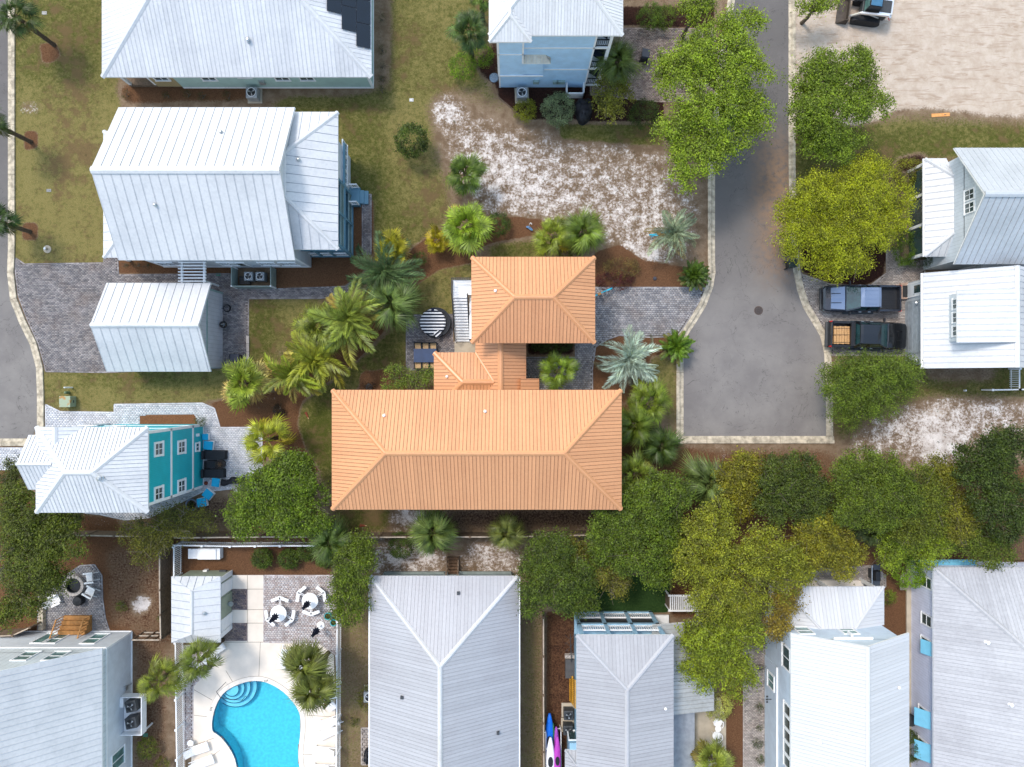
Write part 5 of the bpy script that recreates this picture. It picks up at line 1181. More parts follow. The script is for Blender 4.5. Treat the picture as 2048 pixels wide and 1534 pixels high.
# ---- light blue three-storey house, top centre ----------------------------
def blue_house():
    ze, zr = 8.9, 11.4; x0, x1 = X(978, ze), X(1246, ze); y0 = Y(71, ze); y1 = y0 + 9.5; o = ((x0 + x1) / 2, y0); h = thing('house', 'three storey light blue clapboard house with white roof and corner balconies', 'house', o); f, c = hip_faces(x0, x1, y0, y1, ze, zr - .1)
    WR4 = roof_mat('cool_white_roof', (.62, .625, .63, 1), s(190, 185, 182, .8), .15); make_roof(h, f, WR4, WRS2, M['white'], .20, .016, caps=c, off=o, rib=.014, capw=.3)
    bl = siding('light_blue_clapboard', s(186, 222, 252, .95), .14); wx0, wx1, wy = x0 + .5 - o[0], 5.62 - o[0], .38
    w = MB(); w.bb(wx0, wx1, wy, 9.1, 0, ze - .02); w.build('wall', bl, h)
    # south-west bump with its own hip
    bx0, bx1 = x0, X(1063, ze); byy = Y(84, ze); m = (bx0 + bx1) / 2; bz = ze + (bx1 - bx0) / 2 * .55; top = (m, byy + (bx1 - bx0) / 2, bz); back = (m, byy + 3.2, bz)
    B = [[(bx0, byy, ze), (bx1, byy, ze), top], [(bx1, byy, ze), (bx1, y0 + .3, ze), back, top], [(bx0, byy, ze), top, back, (bx0, y0 + 1.5, ze)]]
    make_roof(h, B, WR4, WRS2, M['white'], .20, .016, caps=[((bx0, byy, ze), top, .24), ((bx1, byy, ze), top, .24), (top, back, .24)], off=o, rib=.014, name='bay_roof')
    bw1 = X(1048, 7) - o[0]; by = byy + .38 - o[1]; w = MB(); w.bb(wx0 - .01, bw1, by, wy + .1, 3.0, ze - .05); w.bb(bw1, X(1085, 3.2) - o[0], by + .05, wy + .1, 3.0, 5.0); w.build('wall', bl, h)
    S = (0, wy, 0); Sb = (0, by, 0); rx = wx1
    bands(h, [(S, 'S', bw1, rx, 6.35, 6.5), (S, 'S', X(1088, 3) - o[0], rx, 3.05, 3.2), (S, 'S', wx0, wx0 + .12, 0, 3.0), (S, 'S', rx - .12, rx, 0, ze - .1), (Sb, 'S', wx0, bw1, 6.3, 6.42), (Sb, 'S', wx0, X(1086, 3) - o[0], 2.95, 3.12, .05), (Sb, 'S', wx0 - .03, wx0 + .12, 3.12, ze - .1), (Sb, 'S', bw1 - .12, bw1, 5.0, ze - .1)])
    # stained awning
    az = 5.0; ax0, ax1 = X(1046, az), X(1101, az); ay0, ay1 = Y(127, az), Y(96, 5.6); A = [[(ax0, ay0, az), (ax1, ay0, az), (ax1 - .7, ay1 , az + .75), (ax0 + .2, ay1, az + .75)], [(ax1, ay0, az), (ax1, ay1, az), (ax1 - .7, ay1, az + .75)]]
    make_roof(h, A, roof_mat('stained_roof', s(226, 220, 206, .8), s(150, 110, 70, .7), .75), WRS2, M['white'], .24, .018, off=o, rib=.014, name='awning_roof', t=.1)
    # balconies
    ex = x1 - .45 - o[0]; fl = MB()
    for z in (.2, 3.0, 6.2): fl.bb(wx1, ex, wy + .02, 8.5, z, z + .22)
    fl.build('balcony_floor', M['white'], h); q = MB()
    for y in (wy + .15, 4.2, 8.3): q.bb(ex - .2, ex, y - .1, y + .1, 0, ze - .1)
    q.build('balcony_post', M['white'], h); bk = M['black']
    for z in (.42, 3.22, 6.42): railing(h, (wx1 + .05, wy + .1), (ex - .1, wy + .1), z, .95, .07, .13, bk); railing(h, (ex - .1, wy + .2), (ex - .1, 8.3), z, .95, .07, .13, bk)
    for z in (1.2, 4.2, 7.4): window(h, (wx1, 2.5, z + .4), 'E', 1.5, 1.9, 2, 1); 
    for px, py, wd in ((1072, 165, .22), (1111, 162, .2), (1122, 161, .3)): e = MB(); wbox(e, (X(px, 1) - o[0], wy, .9), *DIR['S'], -wd, wd, 0, .42, 0, .16); e.build('meter_box', M['green_grey'], h)
    # low planter enclosure by the wall
    ex0, ex1, eyb = X(1133, .9) - o[0], X(1169, .9) - o[0], Y(187, .9) - o[1]; p = MB(); p.bb(ex0, ex1, eyb, eyb + .08, 0, .9); p.bb(ex0, ex0 + .08, eyb, wy, 0, .9); p.bb(ex1 - .08, ex1, eyb, wy, 0, .9); p.build('bin_enclosure', M['white'], h)
    sh = [('navy', 'lounge chair with navy cushions on the top balcony', 6.42), ('navy', 'lounge chair with navy cushions on the middle balcony', 3.22), ('navy', 'lounge chair with navy cushions on the lowest balcony', .42)]
    for mt, lb, z in sh:
        c = thing('lounge_chair', lb, 'chair', (5.62 + .62, y0 + 1.35, z), R(-30), 'balcony chairs'); a = MB(); a.box(0, 0, .32, .7, .7, .14); a.build('seat', M[mt], c, bevel=.03); a = MB(); a.box(0, .32, .62, .7, .14, .6); a.build('backrest', M[mt], c, bevel=.03)
        for sx in (-.37, .37): a = MB(); a.box(sx, 0, .5, .07, .7, .05); a.box(sx, -.3, .25, .06, .06, .5); a.box(sx, .3, .25, .06, .06, .5); a.build('armrest', M['darkfab'], c)
blue_house()

# ---- white house with dormered garage, right ------------------------------
def right_house():
    ze, zr = 5.0, 8.25; x0 = X(1908, ze); y0, y1 = Y(528, ze), Y(296, ze); ym = (y0 + y1) / 2; x1 = x0 + 16; o = (x0, ym); h = thing('house', 'white board and batten house with silver gable roof and dormered garage wing', 'house', o)
    SR = roof_mat('silver_metal_roof', (.46, .49, .525, 1), s(160, 165, 170, .7), .2, .32); F = [[(x0, y0, ze), (x1, y0, ze), (x1, ym, zr), (x0, ym, zr)], [(x0, y1, ze), (x1, y1, ze), (x1, ym, zr), (x0, ym, zr)]]
    make_roof(h, F, SR, GRS, M['white'], .42, .03, single=True, caps=[((x0, ym, zr), (x1, ym, zr), .42)], off=o, rib=.035)
    bb = siding('white_board_batten', s(222, 230, 236, .78), .25, True); wx = .75; wy0, wy1 = y0 + .4 - o[1], y1 - .4 - o[1]; w = MB(); w.bb(wx, 15.6, wy0, wy1, 0, ze - .03)
    w.hexa([(wx, wy0, ze - .1), (wx + .12, wy0, ze - .1), (wx + .12, wy1, ze - .1), (wx, wy1, ze - .1), (wx, -.02, zr - .25), (wx + .12, -.02, zr - .25), (wx + .12, .02, zr - .25), (wx, .02, zr - .25)]); w.build('wall', bb, h)
    for py in (389, 415): window(h, (wx, Y(py, 5.6) - o[1], 5.55), 'W', .62, .95, 2, 2)
    # front porch
    pz = 2.85; px0 = X(1850, pz); py0, py1 = Y(513, pz), Y(317, pz); xi = wx + x0; zi = pz + .95; run = xi - px0
    P = [[(px0, py0, pz), (px0, py1, pz), (xi, py1 - run, zi), (xi, py0 + run, zi)], [(px0, py0, pz), (xi, py0 + run, zi), (xi, py0, pz)], [(px0, py1, pz), (xi, py1, pz), (xi, py1 - run, zi)]]
    make_roof(h, P, WR, WRS, M['white'], .46, .03, single=True, caps=[((px0, py0, pz), (xi, py0 + run, zi), .26), ((px0, py1, pz), (xi, py1 - run, zi), .26)], off=o, rib=.03, name='porch_roof')
    fl = MB(); fl.bb(px0 - .35 - o[0], wx, py0 + .2 - o[1], py1 - .2 - o[1], .1, .4); fl.build('porch_floor', M['wood_grey'], h); q = MB()
    for y in np.linspace(py0 + .25, py1 - .25, 4): q.box(px0 - .15 - o[0] + .35, y - o[1], pz / 2, .2, .2, pz - .15)
    q.build('porch_post', M['white'], h); g = MB(); ys = np.linspace(py0 + .35, py1 - .35, 4)
    for i in range(3): g.bb(px0 + .16 - o[0], px0 + .20 - o[0], ys[i] - o[1], ys[i + 1] - .2 - o[1], .5, 2.6)
    g.build('porch_screen', M['glass'], h)
    # link roof
    lz = 3.3; lx = X(1965, lz); ly0, ly1 = Y(545, 3.2), y0 + 2.6; Lk = [[(lx, ly0, lz), (lx + 7, ly0, lz + 4.2), (lx + 7, ly1, lz + 4.2), (lx, y0 + .2, lz)], [(lx + 14, ly0, lz), (lx + 7, ly0, lz + 4.2), (lx + 7, ly1, lz + 4.2), (lx + 14, y0 + .2, lz)]]
    make_roof(h, Lk, WR, WRS2, M['white'], .42, .025, single=True, off=o, rib=.03, name='link_roof'); w = MB(); w.bb(lx + .3 - o[0], lx + 7 - o[0], ly0 + .2 - o[1], y0 + .6 - o[1], 0, lz - .05); w.build('wall', bb, h); door(h, (lx + .3 - o[0], Y(536, 1) - o[1] + .5, .1), 'W', colr=(.05, .06, .07))
    # garage wing
    gz, gr_ = 2.9, 6.2; gx0 = X(1847, gz); gxr = X(2036, gr_); gy0, gy1 = Y(737, gz), Y(546, gz); gx1 = 2 * gxr - gx0
    G = [[(gx0, gy0, gz), (gx0, gy1, gz), (gxr, gy1, gr_), (gxr, gy0, gr_)], [(gx1, gy0, gz), (gx1, gy1, gz), (gxr, gy1, gr_), (gxr, gy0, gr_)]]
    make_roof(h, G, WR, WRS2, M['white'], .42, .03, single=True, caps=[((gxr, gy0, gr_), (gxr, gy1, gr_), .36)], off=o, rib=.035, name='garage_roof')
    gs = siding('grey_white_siding', s(208, 216, 222, .77), .16); gw = gx0 + .30 - o[0]; w = MB(); w.bb(gw, gx1 - .4 - o[0], gy0 + .35 - o[1], gy1 - .35 - o[1], 0, gz - .03); w.build('wall', gs, h)
    d = MB(); wbox(d, (gw, Y(665, 1) - o[1], 0), *DIR['W'], -2.4, 1.6, .02, 2.25, 0, .05); gd = d.build('garage_door', plain('grey_garage_door', s(178, 188, 196, .72), .6), h)
    for k in range(4): p = MB(); wbox(p, (gw, Y(665, 1) - o[1], 0), *DIR['W'], -2.3, 1.5, .08 + k * .54, .56 + k * .54, .05, .065); p.build('door_panel', plain('grey_garage_door', None, .6), gd)
    door(h, (gw, Y(580, 1) - o[1], .35), 'W', .9, 2.0, (.66, .7, .73)); l = MB(); l.lathe((gw - .15, Y(605, 2) - o[1], 1.7), [(.06, 0), (.14, .1), (.14, .14), (.03, .2)], 12); l.build('wall_lamp', M['steel'], h)
    l = MB(); l.lathe((gw - .15, Y(721, 2) - o[1], 1.7), [(.06, 0), (.14, .1), (.14, .14), (.03, .2)], 12); l.build('wall_lamp', M['steel'], h)
    # shed dormer
    sl = (gr_ - gz) / (gxr - gx0); dx0 = X(1908, 4.5); dy0, dy1 = Y(686, 5.2), Y(581, 5.2); dzb = gz + (dx0 - gx0) * sl; dzt = 5.55; ov = X(1917, dzt)
    w = MB(); w.hexa([(dx0 + .05 - o[0], dy0 + .15 - o[1], dzb - .1), (gxr - o[0], dy0 + .15 - o[1], gr_ - .6), (gxr - o[0], dy1 - .15 - o[1], gr_ - .6), (dx0 + .05 - o[0], dy1 - .15 - o[1], dzb - .1), (dx0 + .05 - o[0], dy0 + .15 - o[1], dzt - .05), (gxr - .1 - o[0], dy0 + .15 - o[1], gr_ - .02), (gxr - .1 - o[0], dy1 - .15 - o[1], gr_ - .02), (dx0 + .05 - o[0], dy1 - .15 - o[1], dzt - .05)]); w.build('dormer_wall', bb, h)
    D = [[(ov - .1, dy0, dzt), (ov - .1, dy1, dzt), (gxr - .12, dy1, gr_ + .06), (gxr - .12, dy0, gr_ + .06)]]; make_roof(h, D, WR, WRS2, M['white'], .42, .03, single=True, off=o, rib=.035, name='dormer_roof', t=.1)
    for k in (-1, 0, 1): window(h, (dx0 + .05 - o[0], (dy0 + dy1) / 2 + k * .95 - o[1], (dzb + dzt) / 2 + .1), 'W', .62, .85, 2, 2)
    # brick stoop and side condenser shelf
    sx0, sx1 = X(1793, .3) - o[0], gw; sy0, sy1 = Y(598, .3) - o[1], Y(566, .3) - o[1]; b = MB(); b.bb(sx0 + .35, sx1, sy0, sy1, 0, .32); st = b.build('brick_stoop', M['brick'], h)
    b = MB(); b.bb(sx0, sx0 + .35, sy0 + .05, sy1 - .1, 0, .16); b.build('step', M['brick'], h); k = 0
    for i in range(12):
        for j in range(6): b = MB(); b.box(sx0 + .43 + j * .165, sy0 + .05 + i * .103, .335, .155, .092, .03); b.build('brick', M['brick'], st)
    mt = MB(); mt.bb(X(1806, .4) - o[0], X(1821, .4) - o[0], Y(594, .4) - o[1], Y(571, .4) - o[1], .352, .37); mt.build('door_mat', M['rubber'], h)
    g = MB()
    for a, b_ in (((gx0 - .07, gy0), (gx0 - .07, gy1)), ((px0 - .07, py0), (px0 - .07, py1))): g.bb(a[0] - .06 - o[0], a[0] + .05 - o[0], a[1] - o[1], b_[1] - o[1], 2.72, 2.82)
    g.build('gutter', M['white'], h)
right_house()
# ---------------------------------------------------------------- vegetation
def leaf_quads(C, Nrm, size, r, aspect=0.55):
    """diamond leaves at C with normals Nrm -> vertex and quad arrays"""
    n = len(C); t = r.normal(size=(n, 3)); Nn = Nrm / np.linalg.norm(Nrm, axis=1, keepdims=True)
    a = np.cross(Nn, t); a /= np.linalg.norm(a, axis=1, keepdims=True) + 1e-9; b = np.cross(Nn, a)
    sz = (size * r.uniform(0.65, 1.35, n))[:, None]
    V = np.stack([C - a * sz * .5, C + b * sz * .5 * aspect + Nn * sz * .06, C + a * sz * .5, C - b * sz * .5 * aspect + Nn * sz * .06], 1)
    return V.reshape(-1, 3), np.arange(4 * n).reshape(-1, 4)

def crown_points(lobes, r, dens, clump=0.45, per=26, flat=0.75, up=0.6, rag=1.0):
    """lobes: (x, y, z, rx, ry, rz). Clumps of leaves over the lobes' upper shells, ragged outline, gaps between."""
    Cs, Ns, K = [], [], []
    for (x, y, z, rx, ry, rz) in lobes:
        nc = max(5, int(math.pi * rx * ry * dens * 2.3 / per)); ph = r.uniform(0, 6.28, 4)
        th = r.uniform(0, 2 * math.pi, nc); cz = r.uniform(-0.25, 1.0, nc) ; rad = r.uniform(0.62, 1.0, nc) ** 0.6
        out = 1 + rag * (.16 * np.sin(3 * th + ph[0]) + .13 * np.sin(5 * th + ph[1]) + .11 * np.sin(11 * th + ph[2])); sq = np.sqrt(np.clip(1 - cz ** 2, 0, 1))
        c = np.stack([x + rx * rad * out * sq * np.cos(th), y + ry * rad * out * sq * np.sin(th), z + rz * rad * cz], -1)
        g = np.sin(c[:, 0] * 2.1 + ph[0] * 3) * np.sin(c[:, 1] * 2.3 + ph[1] * 3) + .6 * np.sin(c[:, 0] * 4.7 + c[:, 1] * 3.9 + ph[2]) + r.normal(0, .35, nc)
        c[:, 2] += .10 * rz * np.clip(g, -1, 1); c = c[g > -.75] if rag > .5 else c; nc = len(c); K.append(c)
        rc = clump * r.uniform(.55, 1.25, nc)
        m = np.repeat(np.arange(nc), per); off = r.normal(size=(nc * per, 3)) * 0.5; off[:, 2] *= flat
        off *= np.minimum(1.0, 1.5 / (np.linalg.norm(off, axis=1, keepdims=True) + 1e-6))
        p = c[m] + off * rc[m][:, None]; Cs.append(p)
        nr = r.normal(size=p.shape) * 0.55; nr[:, 2] += up + .5 * off[:, 2]; nr += .35 * (p - np.array([x, y, z])) / max(rx, ry)
        Ns.append(nr)
    return np.concatenate(Cs), np.concatenate(Ns), np.concatenate(K)

def trunk_mesh(mb, base, top, r0, limbs, r, twig=True):
    base, top = Vector(base), Vector(top); mid = base.lerp(top, .5) + Vector((r.normal(0, .08), r.normal(0, .08), 0))
    mb.tube(base, mid, r0, r0 * .8, 8); mb.tube(mid, top, r0 * .8, r0 * .6, 8)
    for q in limbs:
        q = Vector(q); m = top.lerp(q, .5) + Vector((r.normal(0, .15), r.normal(0, .15), .15)); rr = r0 * r.uniform(.28, .45)
        mb.tube(top, m, rr, rr * .6, 6); mb.tube(m, q, rr * .6, max(.012, rr * .2), 5)
        if twig:
            for _ in range(2):
                e = q + Vector((r.normal(0, .5), r.normal(0, .5), r.uniform(.0, .4))); mb.tube(m.lerp(q, r.uniform(.3, .9)), e, max(.014, rr * .25), .010, 4)

SEED = [11]
def tree(name, label, cat, lobes_px, h, colr, dens=300, size=.17, group=None, trunk_px=None, trunk_r=.16, clump=.45, bark=None, rzf=.62, limbs=24, per=26, aspect=.55, up=1.0, base_z=None, mat='leaf', rag=1.0):
    """lobes_px: (px, py, rx_px, ry_px, dz): plan lobes seen at the crown's height"""
    SEED[0] += 1; r = np.random.default_rng(SEED[0]); L_ = []
    for (px, py, rx, ry, dz) in lobes_px:
        zt = h + dz; k = (CAM_H - zt) / FPX; rx_, ry_ = rx * k, ry * k; rz = min(max(.5 * (rx_ + ry_) * rzf, .25), h * .55)
        x_, y_ = X(px, zt), Y(py, zt)
        if rag > .5 and min(rx_, ry_) > .75:      # break each lobe into uneven boughs
            for q in range(7):
                a = q * .8976 + r.uniform(-.3, .3); d = 0 if q == 6 else r.uniform(.48, .66); f_ = r.uniform(.34, .52)
                L_.append((x_ + rx_ * d * math.cos(a), y_ + ry_ * d * math.sin(a), zt - rz * .75 + (rz * r.uniform(.1, .45) if q == 6 else rz * r.uniform(-.25, .35)), rx_ * f_, ry_ * f_, rz * r.uniform(.4, .6)))
        else: L_.append((x_, y_, zt - rz * .75, rx_, ry_, rz))
    cx = np.mean([l[0] for l in L_]); cy = np.mean([l[1] for l in L_])
    if trunk_px: cx, cy = U(*trunk_px)
    root = thing(name, label, cat, (cx, cy, 0), 0, group)
    C, Nn, K = crown_points(L_, r, dens, clump, per, up=up, rag=rag); C[:, 0] -= cx; C[:, 1] -= cy; C[:, 2] = np.maximum(C[:, 2], .06)
    V, Q = leaf_quads(C, Nn, size * .8, r, aspect); link('crown', quad_mesh('crown', V, Q, M[mat]), root, [colr[0] * 2.4, colr[1] * 1.88, colr[2] * 1.45])
    mb = MB(); sel = K[r.choice(len(K), min(limbs, len(K)), replace=False)]; zc = np.mean([l[2] for l in L_]); zt = max(.15, zc * .75 - .2)
    trunk_mesh(mb, (0, 0, 0), (r.normal(0, .1), r.normal(0, .1), zt), trunk_r, [(k[0] - cx, k[1] - cy, k[2] + (.14 if rag > .5 else -.1)) for k in sel], r, rag > .5); mb.build('trunk', bark or M['bark'], root)
    return root
def shrub(label, px, py, r_px, h, colr, dens=520, size=.09, group=None, ry=None, name='shrub', **kw):
    return tree(name, label, 'shrub', [(px, py, r_px, ry or r_px, 0)], h, colr, dens, size, group, trunk_r=.04, clump=kw.pop('clump', .2), limbs=5, rzf=kw.pop('rzf', .9), per=20, rag=.25, **kw)

G_OAK = s(108, 142, 38, .50); G_LIME = s(140, 164, 30, .40); G_DARK = s(52, 78, 26, .48); G_MID = s(84, 108, 34, .48); G_OLIVE = s(98, 100, 34, .46); G_GOLD = s(118, 132, 42, .42); G_BRIGHT = s(100, 140, 36, .5); G_GREY = s(104, 132, 108, .5); G_PINE = s(66, 84, 28, .46)
# trees along the lane
tree('street_tree', 'large green street tree overhanging the left side of the lane', 'tree', [(1440, 90, 75, 62, 0), (1500, 130, 62, 70, .3), (1390, 130, 55, 60, -.5), (1440, 215, 78, 70, .4), (1510, 230, 45, 60, -.3), (1370, 245, 58, 45, -.8), (1385, 320, 48, 55, -.6), (1450, 290, 45, 40, -.6), (1345, 140, 35, 50, -1.2), (1480, 40, 60, 30, -.4)], 7.2, G_OAK, 210, .17, trunk_px=(1412, 235), trunk_r=.2, limbs=26)
tree('street_tree', 'leafy street tree between the lane and the bare sand lot', 'tree', [(1650, 150, 55, 60, 0), (1715, 140, 60, 50, 0), (1680, 215, 82, 62, .5), (1645, 260, 50, 50, -.6), (1740, 200, 48, 45, -.5), (1690, 285, 52, 35, -.8), (1625, 200, 38, 50, -.8)], 6.4, s(96, 128, 34, .48), 260, .16, trunk_px=(1652, 225), limbs=18)
tree('street_tree', 'bright lime green street tree in front of the white house porch', 'tree', [(1660, 400, 80, 70, 0), (1735, 385, 75, 65, .2), (1790, 410, 50, 60, -.6), (1640, 465, 72, 62, 0), (1720, 470, 75, 62, .4), (1690, 530, 55, 35, -.6), (1595, 430, 40, 45, -1), (1790, 450, 45, 45, -.8), (1745, 335, 50, 30, -.6)], 5.6, G_LIME, 300, .13, trunk_px=(1672, 480), limbs=20)
tree('street_tree', 'wispy dark green tree overhanging the black pickup and kerb', 'tree', [(1725, 772, 72, 66, 0), (1780, 770, 70, 65, .2), (1735, 738, 60, 36, -.3), (1820, 760, 42, 50, -.8), (1720, 825, 50, 35, -.6), (1675, 760, 36, 36, -.8), (1795, 735, 40, 30, -.6)], 4.6, s(88, 118, 38, .46), 230, .15, trunk_px=(1722, 775), limbs=24, aspect=.42)
tree('tree', 'small leafy tree top clipped by the frame above the track loader', 'tree', [(1640, 2, 45, 22, 0)], 3.2, G_OAK, 280, .15)
tree('tree', 'leafy treetop cut by the top edge beside the round hedge bushes', 'tree', [(1400, 10, 38, 38, 0)], 5.0, G_OAK, 260, .16)
tree('small_tree', 'thin small tree with yellowish leaves beside the balcony house drive', 'tree', [(1232, 185, 38, 40, 0), (1222, 215, 28, 22, -.5)], 3.6, s(104, 120, 44, .46), 190, .16, limbs=14)
# wooded strip south of the lane
woods = [
 ('broad dark green oak hugging the corner of the orange roof', [(1265, 1040, 70, 62, 0), (1330, 1000, 60, 55, .3), (1300, 1100, 75, 60, .2), (1220, 1090, 42, 50, -.6), (1345, 1060, 42, 50, -.5), (1335, 1135, 46, 40, -.6)], 6.0, s(80, 104, 30, .46), .15),
 ('dense round green tree behind the grey centre house', [(1100, 1110, 55, 52, 0), (1085, 1165, 52, 52, 0), (1140, 1170, 60, 52, .2), (1160, 1210, 42, 30, -.6), (1075, 1210, 36, 28, -.6)], 5.2, s(72, 94, 30, .46), .14),
 ('thin twiggy tree above the small brick patch', [(1150, 1110, 35, 32, -.3), (1215, 1140, 40, 40, 0), (1240, 1172, 22, 22, -.3)], 4.6, s(98, 104, 44, .46), .14),
 ('sprawling golden green oak with bare grey branches near the turf', [(1430, 1060, 62, 52, 0), (1420, 1130, 62, 60, .3), (1480, 1150, 62, 55, .2), (1540, 1110, 55, 55, 0), (1440, 1200, 60, 52, .1), (1510, 1210, 50, 48, -.3), (1585, 1150, 50, 55, -.2)], 6.6, G_GOLD, .15),
 ('golden green oak crown hanging over the low white porch roof', [(1440, 1290, 62, 60, 0), (1490, 1280, 50, 62, 0), (1420, 1350, 50, 50, -.4), (1480, 1360, 42, 42, -.5), (1390, 1280, 28, 40, -.6)], 5.6, s(114, 136, 40, .44), .15),
 ('rusty leaved tree tips over the white end gable porch', [(1580, 1205, 32, 45, 0), (1560, 1255, 28, 30, -.3)], 5.2, s(128, 122, 56, .44), .14),
 ('yellow green tree at the foot of the lane', [(1500, 960, 58, 52, 0), (1480, 1010, 42, 42, -.4)], 5.0, s(110, 116, 36, .46), .15),
 ('feathery dark pine in the strip below the lane end', [(1600, 965, 66, 55, 0), (1640, 1010, 55, 50, 0), (1560, 1010, 42, 42, -.4)], 5.8, G_PINE, .15),
 ('spreading green oak in the middle of the wooded strip', [(1655, 1075, 62, 52, 0), (1700, 1120, 48, 40, -.3), (1620, 1120, 50, 45, -.2)], 5.6, s(112, 118, 38, .46), .15),
 ('olive pine crown just below the sandy clearing', [(1740, 965, 72, 58, 0), (1790, 1000, 66, 62, .2), (1725, 1015, 50, 50, -.2)], 6.2, s(82, 104, 32, .46), .14),
 ('olive pine crown east of the sandy clearing edge', [(1860, 1000, 62, 62, 0), (1850, 1055, 55, 45, -.2)], 6.0, s(90, 106, 32, .46), .14),
 ('light green tree next to the tilted palm', [(1815, 1080, 48, 42, 0), (1870, 1100, 52, 38, 0), (1790, 1110, 30, 32, -.4)], 4.8, s(104, 128, 38, .48), .14),
 ('rusty olive tree between two pines', [(1905, 955, 45, 38, 0), (1925, 1030, 48, 50, 0)], 5.4, s(104, 112, 40, .46), .14),
 ('deep green oak at the right edge of the wooded strip', [(1985, 930, 62, 55, 0), (2030, 900, 45, 45, .2), (2010, 990, 62, 55, 0), (2040, 1050, 45, 50, -.2)], 6.6, s(58, 78, 28, .44), .15),
 ('green tree in front of the lavender house corner', [(1960, 1080, 50, 38, 0), (1990, 1110, 45, 30, -.3)], 4.6, s(84, 104, 34, .46), .14)]
for lb, lob, hh, cc, sz in woods: tree('oak_tree' if 'pine' not in lb else 'pine_tree', lb, 'tree', lob, hh, [cc[0] * 1.05, cc[1] * 1.15, cc[2]], (340 if 'olden' not in lb else 230) * (1 if 'pine' not in lb else 1.3), sz * 1.12, 'trees in the wooded strip', limbs=20 if 'olden' not in lb else 46, aspect=.55 if 'pine' not in lb else .5)
# left-hand trees
tree('magnolia_tree', 'dark glossy green tree beside the orange roof and white patio', 'tree', [(572, 962, 55, 45, .3), (600, 990, 48, 55, 0), (520, 990, 52, 52, 0), (490, 1035, 48, 40, -.4), (570, 1045, 62, 40, -.2), (620, 1050, 38, 30, -.6), (585, 925, 30, 25, -.4)], 5.2, s(84, 116, 28, .5), 330, .17, trunk_px=(570, 985), aspect=.6)
tree('magnolia_tree', 'glossy green tree at the corner of the pool terrace', 'tree', [(700, 1140, 45, 52, 0), (690, 1195, 42, 50, -.2), (715, 1100, 32, 35, -.4), (688, 1235, 28, 20, -.6)], 4.6, s(84, 112, 28, .48), 330, .15, aspect=.6)
tree('pine_tree', 'large shaggy olive green pine at the left edge', 'tree', [(40, 1080, 72, 62, .4), (98, 1085, 55, 55, 0), (50, 1160, 65, 62, .2), (90, 1165, 45, 40, -.6), (20, 1010, 45, 50, -.2), (20, 1225, 50, 30, -.5)], 6.6, s(80, 102, 30, .46), 330, .18, trunk_px=(70, 1120), aspect=.42, limbs=20)
tree('pine_tree', 'dark pine crown touching the turquoise house hood roof', 'tree', [(25, 960, 45, 45, 0), (90, 1040, 62, 42, -.3), (135, 1045, 32, 24, -.6)], 5.2, s(66, 84, 28, .48), 320, .15, aspect=.42)
tree('small_tree', 'sparse twiggy tree below the turquoise house', 'tree', [(270, 1070, 42, 32, 0), (330, 1050, 45, 40, 0), (290, 1105, 40, 32, -.4), (380, 1045, 40, 38, -.2), (310, 1085, 30, 30, -.4)], 3.8, s(92, 104, 40, .46), 190, .14, limbs=40, bark=plain('pale_twig', s(150, 136, 120, .6), .9))
tree('shrub', 'leafy shrub beside the navy dining table', 'shrub', [(800, 752, 30, 28, 0), (845, 755, 28, 25, .1), (780, 770, 22, 15, -.2)], 2.2, s(96, 128, 52, .5), 260, .12, trunk_r=.05, clump=.3)
# shrubs
shrub('glossy round dark bush on the brown sod rectangle', 820, 275, 33, 2.6, s(66, 92, 30, .46), 420, .14, clump=.28, name='round_bush')
shrub('grey green round bush beside the black tarp', 1117, 212, 33, 1.9, G_GREY, 520, .10)
shrub('small bright round bush below the condenser at the blue house', 1051, 216, 22, 1.2, s(112, 132, 28, .48), 560, .08)
shrub('larger round clipped bush under the fan palm by the blue house', 925, 125, 28, 1.7, s(92, 134, 22, .5), 560, .08)
shrub('smaller clipped bush tucked against the blue house corner', 965, 104, 22, 1.5, s(88, 128, 24, .5), 560, .08)
shrub('left of two clipped bushes by the top driveway edge', 1305, 25, 27, 1.5, s(70, 104, 22, .48), 560, .08); shrub('right of two clipped bushes by the top driveway edge', 1332, 27, 24, 1.4, s(80, 112, 24, .48), 560, .08)
shrub('dark bush at the lower edge of the tan paver drive', 1292, 222, 30, 1.6, s(54, 80, 24, .46), 520, .09)
shrub('deep green bush growing by the sandy yard south of the long fence', 800, 1095, 26, 1.6, s(64, 92, 28, .46), 480, .1)
for i, (px, py, rr) in enumerate(((521, 1119, 19), (574, 1120, 19), (609, 1106, 16), (648, 1122, 16))):
    shrub(('leftmost round shrub in the straw bed north of the pool', 'second round shrub from the left north of the pool', 'third round shrub from the left north of the pool', 'rightmost low shrub north of the pool under the palm')[i], px, py, rr + 1, 1.1, s(70, 98, 28, .46), 900, .11, 'round shrubs in the pool bed')
shrub('tiny clipped bush at the end of the straw island', 397, 842, 11, .9, s(56, 84, 28, .46), 700, .06)
shrub('bush in the bare strip beside the pool fence', 287, 1502, 21, 1.2, s(88, 110, 30, .46), 420, .09); shrub('low weedy bush at the bottom edge by the pool fence', 322, 1532, 16, .8, s(88, 104, 30, .46), 350, .09)
shrub('weed clump in the fire pit yard', 240, 1215, 10, .5, G_MID, 420, .08); shrub('weed clump at the foot of the plank fence', 322, 1238, 8, .5, G_MID, 420, .08)
shrub('bright green bush by the lavender house wall', 1830, 1150, 33, 2.2, s(104, 150, 30, .5), 460, .11); shrub('pointed shrub at the end of the white porch roof', 1782, 1197, 15, 1.6, s(92, 118, 30, .46), 480, .09)
shrub('variegated pale bush beside the concrete path', 1442, 1420, 27, 1.5, s(150, 172, 100, .55), 520, .09); shrub('dark leafy bush between the two bottom right houses', 1826, 1500, 26, 1.8, s(66, 92, 28, .46), 480, .1, ry=36)
